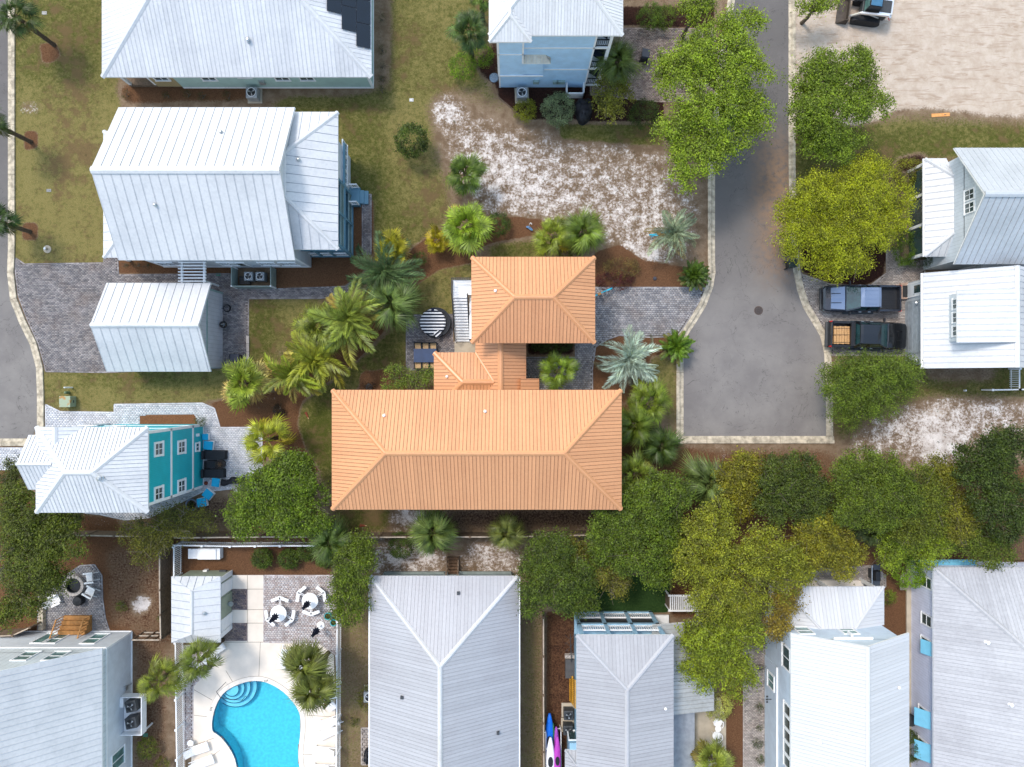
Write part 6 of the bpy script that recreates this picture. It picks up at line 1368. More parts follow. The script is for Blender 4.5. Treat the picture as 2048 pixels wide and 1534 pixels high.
shrub('tall green hedge beside the white house porch', 1815, 490, 22, 1.6, s(72, 108, 26, .48), 560, .08, ry=40); shrub('low hedge along the porch foundation', 1850, 520, 30, 1.2, s(58, 90, 28, .46), 560, .08, ry=12)
shrub('hedge at the top end of the porch', 1822, 340, 30, 1.5, s(104, 120, 26, .48), 480, .09); shrub('green bush beside the washingtonia palm', 997, 445, 24, 1.2, s(62, 94, 32, .46), 420, .1)
shrub('clipped bush half under the bright fan palm', 838, 515, 14, 1.0, s(60, 92, 24, .46), 560, .07); shrub('low bush below the twin fan palms', 1140, 500, 26, .9, s(84, 104, 24, .46), 420, .09)
shrub('dark clipped hedge in the shaded entry court', 1105, 692, 45, 1.1, s(48, 72, 24, .46), 420, .09, ry=13)
for i, (px, py) in enumerate(((1522, 1337), (1520, 1419), (1521, 1460), (1518, 1490), (1520, 1522))): shrub('%s small foundation shrub along the paver walk' % ('first', 'second', 'third', 'fourth', 'fifth')[i], px, py, (7, 9, 6, 10, 9)[i], .5, s(62, 84, 34, .46), 520, .06, 'foundation shrubs along the walk')
shrub('scrubby weeds against the grey house wall', 730, 1400, 15, .7, s(96, 108, 36, .46), 300, .09, ry=26); shrub('weed bush beside the pool terrace fence', 702, 1443, 11, .6, s(84, 100, 34, .46), 300, .08)
shrub('burgundy leaved groundcover mass by the orange garage drive', 1230, 560, 42, .7, s(76, 40, 44, .46), 380, .09, ry=18, rzf=.3); shrub('grey green groundcover mass by the orange garage drive', 1245, 535, 38, .7, s(104, 100, 62, .46), 380, .08, ry=22, rzf=.3)
shrub('dark bromeliad clump in the straw bed by the curved lawn', 555, 820, 11, .6, s(46, 42, 34, .46), 300, .13, name='bromeliad'); shrub('bare twig clump beside the curved garden edge', 740, 772, 12, .4, s(74, 58, 42, .46), 160, .1)
for i, px in enumerate((250, 330, 372, 403, 453)): shrub('%s grass clump from the left below the mint house wall' % ('first', 'second', 'third', 'fourth', 'fifth')[i], px, (187, 190, 186, 190, 190)[i], 9, .5, s(56, 72, 28, .46), 420, .1, 'grass clumps below the mint wall', aspect=.14, name='grass_clump')
for i, py in enumerate((33, 97, 130, 157, 180)): shrub('%s grass clump from the top beside the solar panel roof' % ('first', 'second', 'third', 'fourth', 'fifth')[i], 763, py, (8, 9, 8, 8, 11)[i], .5, s(52, 66, 28, .46), 420, .1, 'grass clumps beside the solar roof', aspect=.14, name='grass_clump')
for i, px in enumerate((251, 271, 291)): shrub('%s little grass clump below the white house eave' % ('left', 'middle', 'right')[i], px, 530, 6, .4, s(60, 78, 30, .46), 420, .08, 'grass clumps under the eave', aspect=.14, name='grass_clump')

# ---- palms -----------------------------------------------------------------
def fan_frond_mesh(seed, n=30, spread=2.5, petiole=.9, blade=.85, droop=.35, split=.5):
    r = np.random.default_rng(seed); V = []; Q = []
    def quad(a, b, c, d): k = len(V); V.extend([a, b, c, d]); Q.append((k, k + 1, k + 2, k + 3))
    w = .022; quad((0, -w, 0), (petiole, -w * .7, 0), (petiole, w * .7, 0), (0, w, 0)); quad((0, 0, -w), (petiole, 0, -w), (petiole, 0, w), (0, 0, w))
    for i in range(n):
        a = -spread + 2 * spread * i / (n - 1); L_ = blade * (1 - .25 * (abs(a) / spread) ** 2) * r.uniform(.85, 1.08); a += r.normal(0, .03)
        ca, sa = math.cos(a), math.sin(a); wd = .85 * spread * blade * split / n * 1.35; px_, py_ = -sa, ca
        z1 = -.04 + .05 * abs(math.sin(a)); m = split * L_; z2 = z1 - droop * .25 * L_; z3 = z1 - droop * L_ * r.uniform(.6, 1.4)
        P = lambda d, o_, z: (petiole + ca * d + px_ * o_, sa * d + py_ * o_, z)
        fold = .03 if i % 2 else -.03
        quad(P(.02, 0, 0), P(m, -wd, z2 + fold), P(m * 1.02, 0, z2 - fold), P(m, wd, z2 + fold)); quad(P(m, -wd, z2 + fold), P(L_ * .8, -wd * .35, z2 + (z3 - z2) * .55), P(L_, 0, z3), P(L_ * .8, wd * .35, z2 + (z3 - z2) * .55)); quad(P(m, -wd, z2 + fold), P(L_ * .8, wd * .35, z2 + (z3 - z2) * .55), P(m, wd, z2 + fold), P(m * 1.02, 0, z2 - fold))
    return quad_mesh('frond', np.array(V), np.array(Q), M['palm_leaf'])
def feather_frond_mesh(seed, n=32, L_=1.9, droop=.8, leaf=.44, vee=.5, wd=.036):
    r = np.random.default_rng(seed); V = []; Q = []
    def quad(a, b, c, d): k = len(V); V.extend([a, b, c, d]); Q.append((k, k + 1, k + 2, k + 3))
    f = lambda t: (L_ * (t - .12 * t ** 3), .25 * L_ * math.sin(t * 1.6) - droop * t ** 2.2)
    for i in range(8):
        (x0, z0), (x1, z1) = f(i / 8), f((i + 1) / 8); w = .024 * (1 - i / 9); quad((x0, -w, z0), (x1, -w * .9, z1), (x1, w * .9, z1), (x0, w, z0))
    for i in range(n):
        t = .14 + .86 * i / (n - 1); x, z = f(t); ll = leaf * (math.sin(math.pi * min(1, .25 + .75 * t)) ** .6 + .15) * r.uniform(.85, 1.15); ang = R(62 - 34 * t) + r.normal(0, .06)
        for sd in (-1, 1):
            dx, dy = math.cos(ang) * ll, math.sin(ang) * ll * sd; zt = z + vee * ll * .45; ze_ = z + vee * ll * .3 - ll * .45 * r.uniform(.6, 1.3)
            nx_, ny_ = -dy / ll * wd, dx / ll * wd
            quad((x, 0, z), (x + dx * .5 - nx_, dy * .5 - ny_, zt * .6 + z * .4), (x + dx, dy, ze_), (x + dx * .5 + nx_, dy * .5 + ny_, zt * .6 + z * .4))
    return quad_mesh('frond', np.array(V), np.array(Q), M['palm_leaf'])
FAN = [fan_frond_mesh(i, 30, 2.3 + .12 * i, .95, .85, .35 + .12 * i) for i in range(4)]; WASH = [fan_frond_mesh(20 + i, 34, 2.5, .75, .85, .25, .68) for i in range(3)]
SAB = [fan_frond_mesh(40 + i, 34, 2.7, .7, .95, .75 + .2 * i, .42) for i in range(3)]; FEA = [feather_frond_mesh(60 + i) for i in range(3)]; PIN = [feather_frond_mesh(80 + i, 30, 1.9, 1.05, .42, .9, .026) for i in range(3)]
SAGO = [feather_frond_mesh(90 + i, 24, .8, .12, .13, .25, .012) for i in range(2)]
KIND = {'fan': (FAN, 1.8), 'wash': (WASH, 1.6), 'sabal': (SAB, 1.65), 'feather': (FEA, 1.72), 'pindo': (PIN, 1.72), 'sago': (SAGO, .7)}
def palm(label, px, py, r_px, h, kind, colr, n=30, group='palms', base=None, tr=.16, dead=.12, name=None, old=None, crowns=None, lift=0.0):
    SEED[0] += 1; r = np.random.default_rng(SEED[0]); meshes, L0 = KIND[kind]; ps = crowns or [(px, py, h)]
    bx, by = U(*base) if base else U(ps[0][0], ps[0][1], ps[0][2])
    root = thing(name or {'fan': 'fan_palm', 'wash': 'fan_palm', 'sabal': 'cabbage_palm', 'feather': 'date_palm', 'pindo': 'pindo_palm', 'sago': 'sago_palm'}[kind], label, 'palm', (bx, by, 0), 0, group)
    old = old or s(150, 132, 70, .5)
    if kind in ('fan', 'sabal', 'wash'): n = int(n * .95)
    for cpx, cpy, ch in ps:
        cx, cy = X(cpx, ch) - bx, Y(cpy, ch) - by; k = r_px * (CAM_H - ch) / FPX / L0
        mb = MB(); q = 8; last = Vector((0, 0, -.02))
        for i in range(1, q + 1):
            t = i / q; p = Vector((cx * t ** 1.3, cy * t ** 1.3, ch * t)); mb.tube(last, p, tr * (1.12 if i % 2 else .95), tr * (.95 if i % 2 else 1.1), 9, caps=(i == q)); last = p
        mb.build('trunk', M['palm_bark'], root)
        for i in range(n):
            t = (i + .5) / n; az = i * 2.39996 + r.normal(0, .15)
            el = R(78 - (112 if kind not in ('sago',) else 66) * t ** .85 + r.normal(0, 6)) + lift; sc = k * (0.72 + .34 * min(1, t * 1.6)) * r.uniform(.9, 1.08)
            if kind in ('feather', 'pindo'): el = R(70 - 78 * t + r.normal(0, 5))
            o = link('frond', meshes[i % len(meshes)], root); o.location = (cx, cy, ch + .05 - .25 * t * min(1, k)); o.rotation_euler = (r.normal(0, .35), -el, az + r.normal(0, .2)); o.scale = (sc * r.uniform(.85, 1.1), sc * r.uniform(.8, 1.05), sc * r.uniform(.8, 1.5))
            v = r.uniform(1.15, 1.95); c = [colr[j] * v for j in range(3)]
            if t > 1 - dead: m_ = r.uniform(.3, .9); c = [c[j] * (1 - m_) + old[j] * m_ for j in range(3)]
            o.color = (*c, 1)
    return root
P_FAN = s(104, 128, 48, .52); P_SAB = s(96, 116, 60, .5); P_YEL = s(166, 160, 44, .55); P_BLUE = s(150, 172, 150, .55); P_PIN = s(112, 136, 96, .52); P_BRI = s(128, 148, 44, .54)
palm('tall fan palm at the top beside the clipped bushes', 938, 62, 47, 4.6, 'fan', s(88, 112, 56, .5), base=None)
palm('palm crown clipped by the top edge beside the blue house', 962, -8, 30, 3.5, 'fan', P_FAN, 20)
palm('fan palm standing on the sand near the sod rectangle', 930, 347, 48, 3.0, 'fan', P_FAN)
palm('big bright fan palm with broad fans north west of the orange garage', 930, 452, 60, 3.0, 'wash', s(138, 162, 50, .56), 22, dead=.3, old=s(196, 170, 60, .6))
palm('small yellow fan palm beside the big bright fan palm', 873, 482, 32, 1.4, 'wash', s(176, 164, 34, .5), 14, dead=.3, old=s(210, 180, 60, .6))
palm('yellowing fan palm near the white house porch', 783, 497, 44, 2.2, 'wash', s(164, 160, 44, .5), 22, dead=.35, old=s(206, 160, 80, .6))
palm('deep green feather palm between the white house and the orange garage', 770, 548, 74, 2.2, 'pindo', s(92, 116, 72, .5), 26, dead=.05)
palm('grey green fan palm overlapping the deep green feather palm', 782, 605, 62, 3.2, 'sabal', s(112, 134, 68, .52), 30)
palm('yellow green date palm arching over the paver walk', 703, 640, 80, 3.2, 'feather', s(128, 142, 58, .54), 26, dead=.2, old=s(190, 165, 70, .55))
palm('shaggy fan palm left of the arching date palm', 642, 655, 62, 3.0, 'fan', s(128, 138, 52, .54), 28, dead=.2)
palm('golden date palm above the straw bed', 634, 720, 68, 2.6, 'feather', s(144, 150, 50, .55), 22, dead=.25, old=s(205, 175, 70, .6))
palm('lower date palm at the foot of the palm row', 588, 748, 60, 2.4, 'feather', s(138, 150, 46, .54), 22, dead=.3, old=s(205, 160, 80, .6))
palm('fan palm with pale fringed tips beside the grey garage', 488, 765, 58, 2.4, 'wash', s(140, 156, 56, .56), 22, dead=.4, old=s(226, 180, 120, .65))
palm('bright fan palm beside the white paver patio', 535, 880, 58, 3.4, 'fan', s(158, 164, 48, .58), 18, dead=.25, old=s(200, 180, 60, .6))
palm('left palm of the pair behind the orange garage', 1108, 472, 46, 2.4, 'fan', s(134, 148, 50, .55), 24, dead=.25, old=s(190, 180, 50, .6)); palm('right palm of the pair behind the orange garage', 1168, 463, 50, 2.8, 'sabal', s(116, 138, 54, .54), 30)
palm('small fan palm at the gap in the orange roofs', 1117, 742, 48, 3.0, 'fan', s(122, 146, 48, .55), 20)
palm('silvery blue pindo palm beside the paver drive', 1258, 718, 64, 2.6, 'pindo', s(168, 186, 172, .58), 32, dead=.1, old=s(170, 150, 110, .5)); palm('grey blue pindo palm on the sandy lot by the kerb', 1345, 468, 50, 2.2, 'pindo', s(146, 162, 132, .55), 28, dead=.2, old=s(180, 150, 90, .55))
palm('topmost fan palm along the east end of the orange roof', 1298, 808, 52, 3.0, 'fan', s(124, 142, 46, .54), 24, dead=.2); palm('shaggy palm pressed against the east eave of the orange roof', 1268, 850, 52, 3.4, 'sabal', s(112, 130, 46, .52), 30)
palm('dark fan palm near the kerb corner south of the drive', 1322, 892, 48, 2.6, 'sabal', s(84, 106, 46, .5), 28); palm('lowest fan palm along the east end of the orange roof', 1272, 948, 50, 3.4, 'fan', s(128, 146, 56, .55), 22, dead=.2)
palm('large open fan palm below the corner of the lane', 1416, 965, 60, 3.4, 'sabal', s(108, 126, 66, .52), 30)
palm('fan palm over the corner of the pool picket fence', 660, 1085, 50, 3.6, 'sabal', s(100, 122, 60, .5), 28); palm('fan palm rising through the wood fence south of the orange roof', 866, 1066, 54, 3.6, 'sabal', s(108, 126, 58, .52), 32, dead=.2); palm('round bushy palm by the wood fence south of the orange roof', 1012, 1066, 40, 3.2, 'sabal', s(116, 124, 58, .52), 34, dead=.25)
palm('tall twin trunk palm leaning over the pool', 612, 1352, 55, 5.2, 'sabal', s(120, 128, 56, .52), 30, base=(657, 1305), crowns=[(608, 1330, 5.2), (625, 1382, 4.8)], dead=.15)
palm('left of two palms at the pool picket fence', 318, 1362, 50, 3.8, 'fan', s(128, 138, 50, .54), 22); palm('right of two palms at the pool picket fence', 398, 1322, 48, 4.2, 'fan', s(118, 132, 52, .54), 22)
palm('fan palm in front of the blue house balconies', 1236, 122, 52, 4.2, 'sabal', s(104, 122, 56, .5), 28); palm('fan palm cut by the bottom edge near the concrete path', 1424, 1522, 46, 2.6, 'wash', s(142, 154, 62, .56), 20, dead=.3)
palm('tilted fan palm among the trees of the wooded strip', 1742, 1060, 42, 3.4, 'sabal', s(88, 104, 60, .48), 30, base=(1698, 1028))
palm('street palm at the top left corner', 30, 32, 48, 4.3, 'fan', s(76, 98, 44, .48), 22, group='street palms on the left lawn'); palm('street palm on the left with only its trunk in frame', -22, 243, 40, 4.4, 'fan', s(76, 98, 44, .48), 20, group='street palms on the left lawn', base=(62, 284)); palm('street palm on the left whose crown touches the frame', -8, 442, 42, 3.6, 'fan', s(70, 96, 44, .48), 20, group='street palms on the left lawn')
palm('dark round sago palm on the straw by the drive entrance', 1387, 551, 32, .8, 'sago', s(74, 98, 26, .5), 110, 'sago palms', tr=.14); palm('bright round sago palm at the kerb bend', 1350, 694, 36, .8, 'sago', s(100, 132, 34, .5), 110, 'sago palms', tr=.14)
# loose weeds and fallen leaves on the ground
def scatter(name, label, cat, zone_fn, n, size, colr, aspect, up):
    r = np.random.default_rng(len(name)); xs = r.uniform(-39.5, 39.5, n * 4); ys = r.uniform(-29.5, 29.5, n * 4); ix = ((xs - GX0) / GS).astype(int); iy = ((ys - GY0) / GS).astype(int)
    ok = r.uniform(size=n * 4) < zone_fn(ix, iy); xs, ys = xs[ok][:n], ys[ok][:n]
    k = 5 if up < 1 else 1; C = np.repeat(np.stack([xs, ys, np.full(len(xs), .03)], -1), k, 0)
    if k > 1: C += r.normal(0, .05, C.shape) * [1, 1, .4]; C[:, 2] = np.abs(C[:, 2]) + .015
    Nn = r.normal(size=C.shape) * .5; Nn[:, 2] += up; V, Q = leaf_quads(C, Nn, size, r, aspect); o = link(name, quad_mesh(name, V, Q, M['leaf']), None, colr); tag(o, label, cat, kind='stuff')
scatter('weeds', 'small green weeds dotted over the sandy ground', 'weeds', lambda i, j: np.where(ZN['sand'][j, i] > .3, .3, 0) + np.where(ZN['lawn'][j, i] > .5, .012, 0), 2600, .10, s(92, 104, 48, .46), .35, .6)
scatter('fallen_leaves', 'tan and brown fallen leaves strewn over lawns and sand', 'leaves', lambda i, j: np.where(ZN['lawn'][j, i] > .3, .10, 0) + np.where(ZN['sand'][j, i] > .3, .5, 0), 6500, .055, s(120, 88, 56, .5), .6, 2.0)
# ---------------------------------------------------------------- fences
def fence(label, pts, z, kind, group='fences', step=.145, tops=True):
    """pts: photo points of the fence's top line (height z)"""
    P = [Vector(U(a, b, z)) for a, b in pts]; o = P[0]; root = thing(kind + '_fence', label, 'fence', (o.x, o.y, 0), 0, group); mat = M['white'] if kind == 'picket' else M['wood_grey']; first = None; pm = None
    for i in range(len(P) - 1):
        a, b = P[i] - o, P[i + 1] - o; d = (b - a); L_ = d.length; t = d / L_; ang = math.atan2(t.y, t.x); nrm = Vector((-t.y, t.x)); n = int(L_ / step)
        if first is None:
            w = step * (.42 if kind == 'picket' else .93); q = MB(); q.box(0, 0, (z - .05) / 2, w, .022, z - .1 if kind == 'picket' else z - .05); fo = q.build('picket' if kind == 'picket' else 'board', mat, root); first = fo.data; fo.location = (*(a + t * step / 2), .04); fo.rotation_euler = (0, 0, ang); k0 = 1
        else: k0 = 0
        for k in range(k0, n):
            c = link('picket' if kind == 'picket' else 'board', first, root); c.location = (*(a + t * (k + .5) * step), .04 + (random.uniform(-.015, .015) if kind != 'picket' else 0)); c.rotation_euler = (0, 0, ang)
        for zz in ((z - .06, .25) if kind == 'picket' else (z - .02, z * .55, .3)):
            r = MB(); off = (nrm * (0 if zz == z - .02 or kind == 'picket' else -.035)); aa, bb = a + off, b + off; r.bar((*aa, zz), (*bb, zz), .09 if zz >= z - .07 else .05, .05 if kind == 'picket' else .06); r.build('rail', plain('pale_rail', s(196, 180, 162, .7), .85, var=.2) if (kind != 'picket' and zz == z - .02) else mat, root)
        m = max(1, round(L_ / 2.4))
        for k in range(m + 1):
            if k == 0 and i > 0: continue
            p = a + d * (k / m); q = MB(); q.box(0, 0, (z + .04) / 2, .11, .11, z + .04); q.box(0, 0, z + .055, .16, .16, .04); po = q.build('post', mat, root); po.location = (*p, 0)
random.seed(3)
fence('grey board fence behind the turquoise house', [(40, 1071), (170, 1071), (345, 1075)], 1.75, 'plank')
fence('grey board fence running along the pool yard to the orange roof', [(345, 1076), (520, 1074), (700, 1074)], 1.75, 'plank'); fence('grey board fence along the south side of the orange house', [(702, 1075), (870, 1074), (1010, 1074), (1190, 1070)], 1.75, 'plank')
fence('grey board fence half hidden in the wooded strip', [(1378, 1061), (1440, 1059)], 1.6, 'plank'); fence('short grey board fence beside the tilted palm trunk', [(1660, 1053), (1705, 1052)], 1.6, 'plank')
fence('dark plank fence between the fire pit yard and the pool house', [(319, 1090), (319, 1180), (321, 1279)], 1.9, 'plank'); fence('low edge on board fence beside the red mulch strip', [(1087, 1235), (1087, 1390), (1088, 1560)], 1.5, 'plank')
fence('short slatted fence at the far left under the pine', [(-20, 1273), (25, 1271), (60, 1255)], 1.6, 'plank')
fence('white picket fence along the north side of the pool yard', [(348, 1091), (460, 1093), (560, 1092), (655, 1092)], 1.4, 'picket', 'white picket fences'); fence('white picket fence beside the pool house north end', [(347, 1094), (347, 1156)], 1.4, 'picket', 'white picket fences')
fence('white picket fence on the west side of the pool', [(350, 1286), (351, 1400), (354, 1580)], 1.4, 'picket', 'white picket fences', .14); fence('white picket fence on the east side of the pool', [(674, 1243), (673, 1380), (672, 1580)], 1.4, 'picket', 'white picket fences', .14)
fence('white rail fence behind the dormered garage', [(1985, 780), (2040, 779), (2070, 779)], 1.2, 'picket', 'white picket fences', .16); fence('white slatted gate fence beside the dormered garage', [(2040, 737), (2040, 779)], 1.2, 'picket', 'white picket fences', .16)
def gate():
    a, b = Vector(U(264, 1280, 1.9)), Vector(U(318, 1280, 1.9)); g = thing('wooden_gate', 'dark wooden gate frame joining the plank fence to the grey house', 'gate', (a.x, a.y, 0)); L_ = (b - a).length
    for x in (0, L_ * .45, L_ * .8, L_): q = MB(); q.box(x, 0, .95, .1, .1, 1.9); q.build('post', M['wood_brown'], g)
    for zz in (.3, 1.0, 1.87): q = MB(); q.bar((0, 0, zz), (L_, 0, zz), .08, .08); q.build('rail', plain('pale_rail', None, .85), g)
gate()

# ---------------------------------------------------------------- vehicles
def loft(mb, secs, close=True):
    """secs: list of (x, half-profile [(y, z)...]) -> mirrored body"""
    n = len(secs[0][1]); rows = []
    for x, pr in secs:
        base = len(mb.v); mb.v += [(x, y, z) for y, z in pr] + [(x, -y, z) for y, z in reversed(pr)]; rows.append(base)
    m = 2 * n
    for i in range(len(rows) - 1):
        for j in range(m):
            k = (j + 1) % m; mb.face((rows[i] + j, rows[i + 1] + j, rows[i + 1] + k, rows[i] + k))
    if close: mb.face(tuple(rows[0] + j for j in range(m))); mb.face(tuple(rows[-1] + m - 1 - j for j in range(m)))
def carpaint(name, c, rough=.25):
    m, nt, N, L, b = nodes_of(name); b.inputs['Base Color'].default_value = c; b.inputs['Roughness'].default_value = rough; b.inputs['Coat Weight'].default_value = .6; b.inputs['Coat Roughness'].default_value = .05; b.inputs['Metallic'].default_value = .75 if max(c[:3]) > .2 else .2; return m
def wheel(parent, x, y, r=.39, w=.27):
    t = MB(); prof = [(r * .62, -w / 2), (r * .93, -w / 2), (r, -w * .36), (r, w * .36), (r * .93, w / 2), (r * .62, w / 2)]; n = 20
    for (ra, za), (rb, zb) in zip(prof, prof[1:]):
        k = len(t.v)
        for i in range(n):
            a = 2 * math.pi * i / n; t.v += [(x + ra * math.cos(a), y + za, r + ra * math.sin(a)), (x + rb * math.cos(a), y + zb, r + rb * math.sin(a))]
        for i in range(n): j = (i + 1) % n; t.face((k + 2 * i, k + 2 * j, k + 2 * j + 1, k + 2 * i + 1))
    wh = t.build('wheel', M['rubber'], parent, smooth=True); h = MB(); h.tube((x, y - w * .42, r), (x, y + w * .42, r), r * .62, r * .62, 14)
    for i in range(5): a = i * 1.2566; h.bar((x, y + math.copysign(w * .44, y), r), (x + r * .55 * math.cos(a), y + math.copysign(w * .44, y), r + r * .55 * math.sin(a)), .07, .03, (0, 1, 0))
    h.build('rim', M['steel'], wh)
def pickup(label, px, py, heading, paint, bed_mat, cargo=False, Lc=5.85, W=2.03, roof_ribs=True, sills=True):
    t = thing('pickup_truck', label, 'pickup truck', (*U(px, py, .0), 0), heading, 'pickups parked at the dormered garage'); h = W / 2; f = Lc / 2; cab_b = -1.12
    # front clip and cab tub: rounded nose, bonnet crown, shoulder line
    S = [(f, [(0, .42), (h * .72, .42), (h * .80, .55), (h * .80, .82), (h * .70, .92), (0, .95)]), (f - .12, [(0, .34), (h * .86, .34), (h * .92, .55), (h * .92, .92), (h * .82, 1.03), (0, 1.07)]), (f - .5, [(0, .32), (h * .95, .32), (h, .6), (h * .985, 1.0), (h * .88, 1.12), (0, 1.17)]), (f - 1.45, [(0, .32), (h * .96, .32), (h, .6), (h * .985, 1.08), (h * .9, 1.2), (0, 1.24)]), (f - 1.6, [(0, .32), (h * .96, .32), (h, .6), (h * .985, 1.10), (h * .93, 1.18), (0, 1.2)]), (cab_b, [(0, .32), (h * .96, .32), (h, .6), (h * .985, 1.12), (h * .95, 1.18), (0, 1.19)])]
    b = MB(); loft(b, S); b.build('body', paint, t, smooth=False, bevel=.0)
    # bed: outer walls, floor, tailgate
    bw = MB(); z0, zt = .42, 1.16
    for sy in (-1, 1): bw.hexa([(-f + .08, sy * h * .985, z0), (cab_b - .02, sy * h * .985, z0), (cab_b - .02, sy * (h - .16), z0), (-f + .08, sy * (h - .16), z0), (-f + .1, sy * h * .965, zt), (cab_b - .02, sy * h * .97, zt), (cab_b - .02, sy * (h - .17), zt), (-f + .1, sy * (h - .17), zt)])
    bw.bb(cab_b - .1, cab_b - .02, -h + .17, h - .17, z0, zt); bw.build('bed_side', paint, t)
    fl = MB(); fl.bb(-f + .16, cab_b - .1, -h + .17, h - .17, .62, .68)
    for k in range(9): yy = -h + .28 + k * (W - .56) / 8; fl.bb(-f + .18, cab_b - .12, yy - .04, yy + .04, .68, .695)
    fl.build('bed_floor', bed_mat, t); tg = MB(); tg.bb(-f + .06, -f + .16, -h * .86, h * .86, .5, zt); tg.build('tailgate', paint, t, bevel=.02)
    bp = MB(); bp.box(-f - .02, 0, .5, .22, W * .94, .2); bp.build('rear_bumper', M['darksteel'], t, bevel=.05); bp = MB(); bp.box(f + .0, 0, .5, .2, W * .82, .22); bp.build('front_bumper', M['darksteel'], t, bevel=.06); g = MB(); g.box(f - .03, 0, .78, .08, W * .5, .26); g.build('grille', M['black'], t, bevel=.02)
    # greenhouse: tapered cab with glass set into it
    xb0, xf0 = cab_b + .02, f - 1.62; xb1, xf1 = cab_b + .12, f - 2.42; y0, y1 = h * .93, h * .74; zr = 1.86; zb = 1.17
    c = MB(); loft(c, [(xf1 + .02, [(0, zr - .09), (y1 * .96, zr - .09), (y1 * .93, zr - .02), (0, zr)]), (xf1 - .25, [(0, zr - .1), (y1, zr - .09), (y1 * .95, zr + .005), (0, zr + .04)]), (xb1 + .2, [(0, zr - .1), (y1, zr - .09), (y1 * .95, zr), (0, zr + .03)]), (xb1, [(0, zr - .1), (y1 * .97, zr - .1), (y1 * .92, zr - .03), (0, zr)])]); cr = c.build('cab_roof', sky_sheen if roof_ribs else paint, t, smooth=False)
    if roof_ribs:
        for k in range(4): rb = MB(); yy = -y1 * .66 + k * y1 * .44; rb.bb(xb1 + .25, xf1 - .3, yy - .02, yy + .02, zr + .02, zr + .045); rb.build('roof_rib', sky_sheen, cr)
    pl = MB()
    for sy in (-1, 1):
        pl.bar((xf0, sy * y0, zb), (xf1, sy * y1, zr - .06), .09, .07); pl.bar((xb0, sy * y0, zb), (xb1, sy * y1, zr - .08), .16, .08); pl.bar(((xf1 + xb1) / 2, sy * y0, zb), ((xf1 + xb1) / 2, sy * y1, zr - .08), .10, .06)
    pl.build('pillar', paint, t); ws = MB(); ws.poly([(xf0, -y0 * .94, zb + .02), (xf0, y0 * .94, zb + .02), (xf1, y1 * .94, zr - .05), (xf1, -y1 * .94, zr - .05)]); ws.build('windscreen', plain('car_glass', (.015, .05, .055, 1), .04, spec=.9, var=.2), t)
    cg = plain('car_glass', None); rg = MB(); rg.poly([(xb0, y0 * .9, zb + .05), (xb0, -y0 * .9, zb + .05), (xb1, -y1 * .9, zr - .12), (xb1, y1 * .9, zr - .12)]); rg.build('rear_window', cg, t)
    for sy in (-1, 1):
        m = (xf1 + xb1) / 2 + .05
        for xa, xc, xa1, xc1 in ((xb0 + .15, m - .05, xb1 + .1, m - .05), (m + .1, xf0 - .12, m + .1, xf1 - .02)): w = MB(); q = [(xa, sy * y0 * .985, zb + .03), (xc, sy * y0 * .985, zb + .03), (xc1, sy * y1 * 1.0, zr - .12), (xa1, sy * y1 * 1.0, zr - .12)]; w.poly(q if sy < 0 else q[::-1]); w.build('side_window', cg, t)
        mr = MB(); mr.box(xf0 - .25, sy * (h + .14), 1.2, .1, .26, .16); mr.bar((xf0 - .25, sy * h * .95, 1.15), (xf0 - .25, sy * (h + .1), 1.18), .05, .05); mr.build('mirror', M['black'], t); hl = MB(); hl.box(f - .12, sy * h * .74, .80, .16, .32, .16); hl.build('headlight', M['glass_lt'], t, bevel=.03); tl = MB(); tl.box(-f + .1, sy * h * .93, .95, .12, .10, .34); tl.build('tail_light', M['any'], t, color=(.5, .01, .01))
        hd = MB(); hd.bb(xb0 + .5, xb0 + .7, sy * h - .01, sy * h + .03, 1.0, 1.04); hd.bb(m + .3, m + .5, sy * h - .01, sy * h + .03, 1.0, 1.04); hd.build('door_handle', M['steel'], t); st = MB(); st.bb(cab_b, f - 1.7, sy * h - .03 if sy > 0 else sy * h - .11, sy * h + .11 if sy > 0 else sy * h + .03, .34, .4); st.build('side_step', M['darksteel'], t)
        for x in (f - .98, -f + 1.18): wheel(t, x, sy * (h - .16))
    bl = MB()
    for yy in (-.35, .35): bl.bb(f - 1.25, f - .5, yy - .03, yy + .03, 1.19, 1.215)
    bl.build('bonnet_crease', paint, t); bn = MB(); loft(bn, [(f - .48, [(0, 1.13), (h * .78, 1.09), (h * .76, 1.125), (0, 1.18)]), (f - 1.5, [(0, 1.2), (h * .86, 1.17), (h * .84, 1.215), (0, 1.253)])]); bn.build('bonnet', sky_sheen if roof_ribs else paint, t); wp = MB(); wp.bar((xf0 + .02, -.5, zb + .03), (xf0 + .05, .3, zb + .05), .02, .02); wp.build('wiper', M['black'], t)
    if cargo:
        rk = MB()
        for sy in (-1, 1): rk.bb(-f + .2, cab_b - .12, sy * (h - .14) - .07, sy * (h - .14) + .07, zt, zt + .05)
        rk.bb(cab_b - .35, cab_b - .02, -h + .12, h - .12, zt, zt + .18); rk.build('bed_rail_cap', M['black'], t)
    return t
silver = carpaint('slate_blue_paint', s(40, 46, 58, .8)); sky_sheen = carpaint('sky_sheen_slate_paint', s(150, 164, 188, .8), .4); blackp = carpaint('black_paint', (.008, .009, .011, 1), .18)  # paler bonnet and cab roof paint carries the sky's reflection in its colour
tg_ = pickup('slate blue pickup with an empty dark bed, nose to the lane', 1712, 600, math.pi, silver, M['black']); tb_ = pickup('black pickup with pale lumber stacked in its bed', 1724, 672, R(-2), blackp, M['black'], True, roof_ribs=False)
lum = thing('lumber_stack', 'stack of pale boards in the bed of the black pickup', 'lumber', (tb_.location.x - 2.05, tb_.location.y, .70))
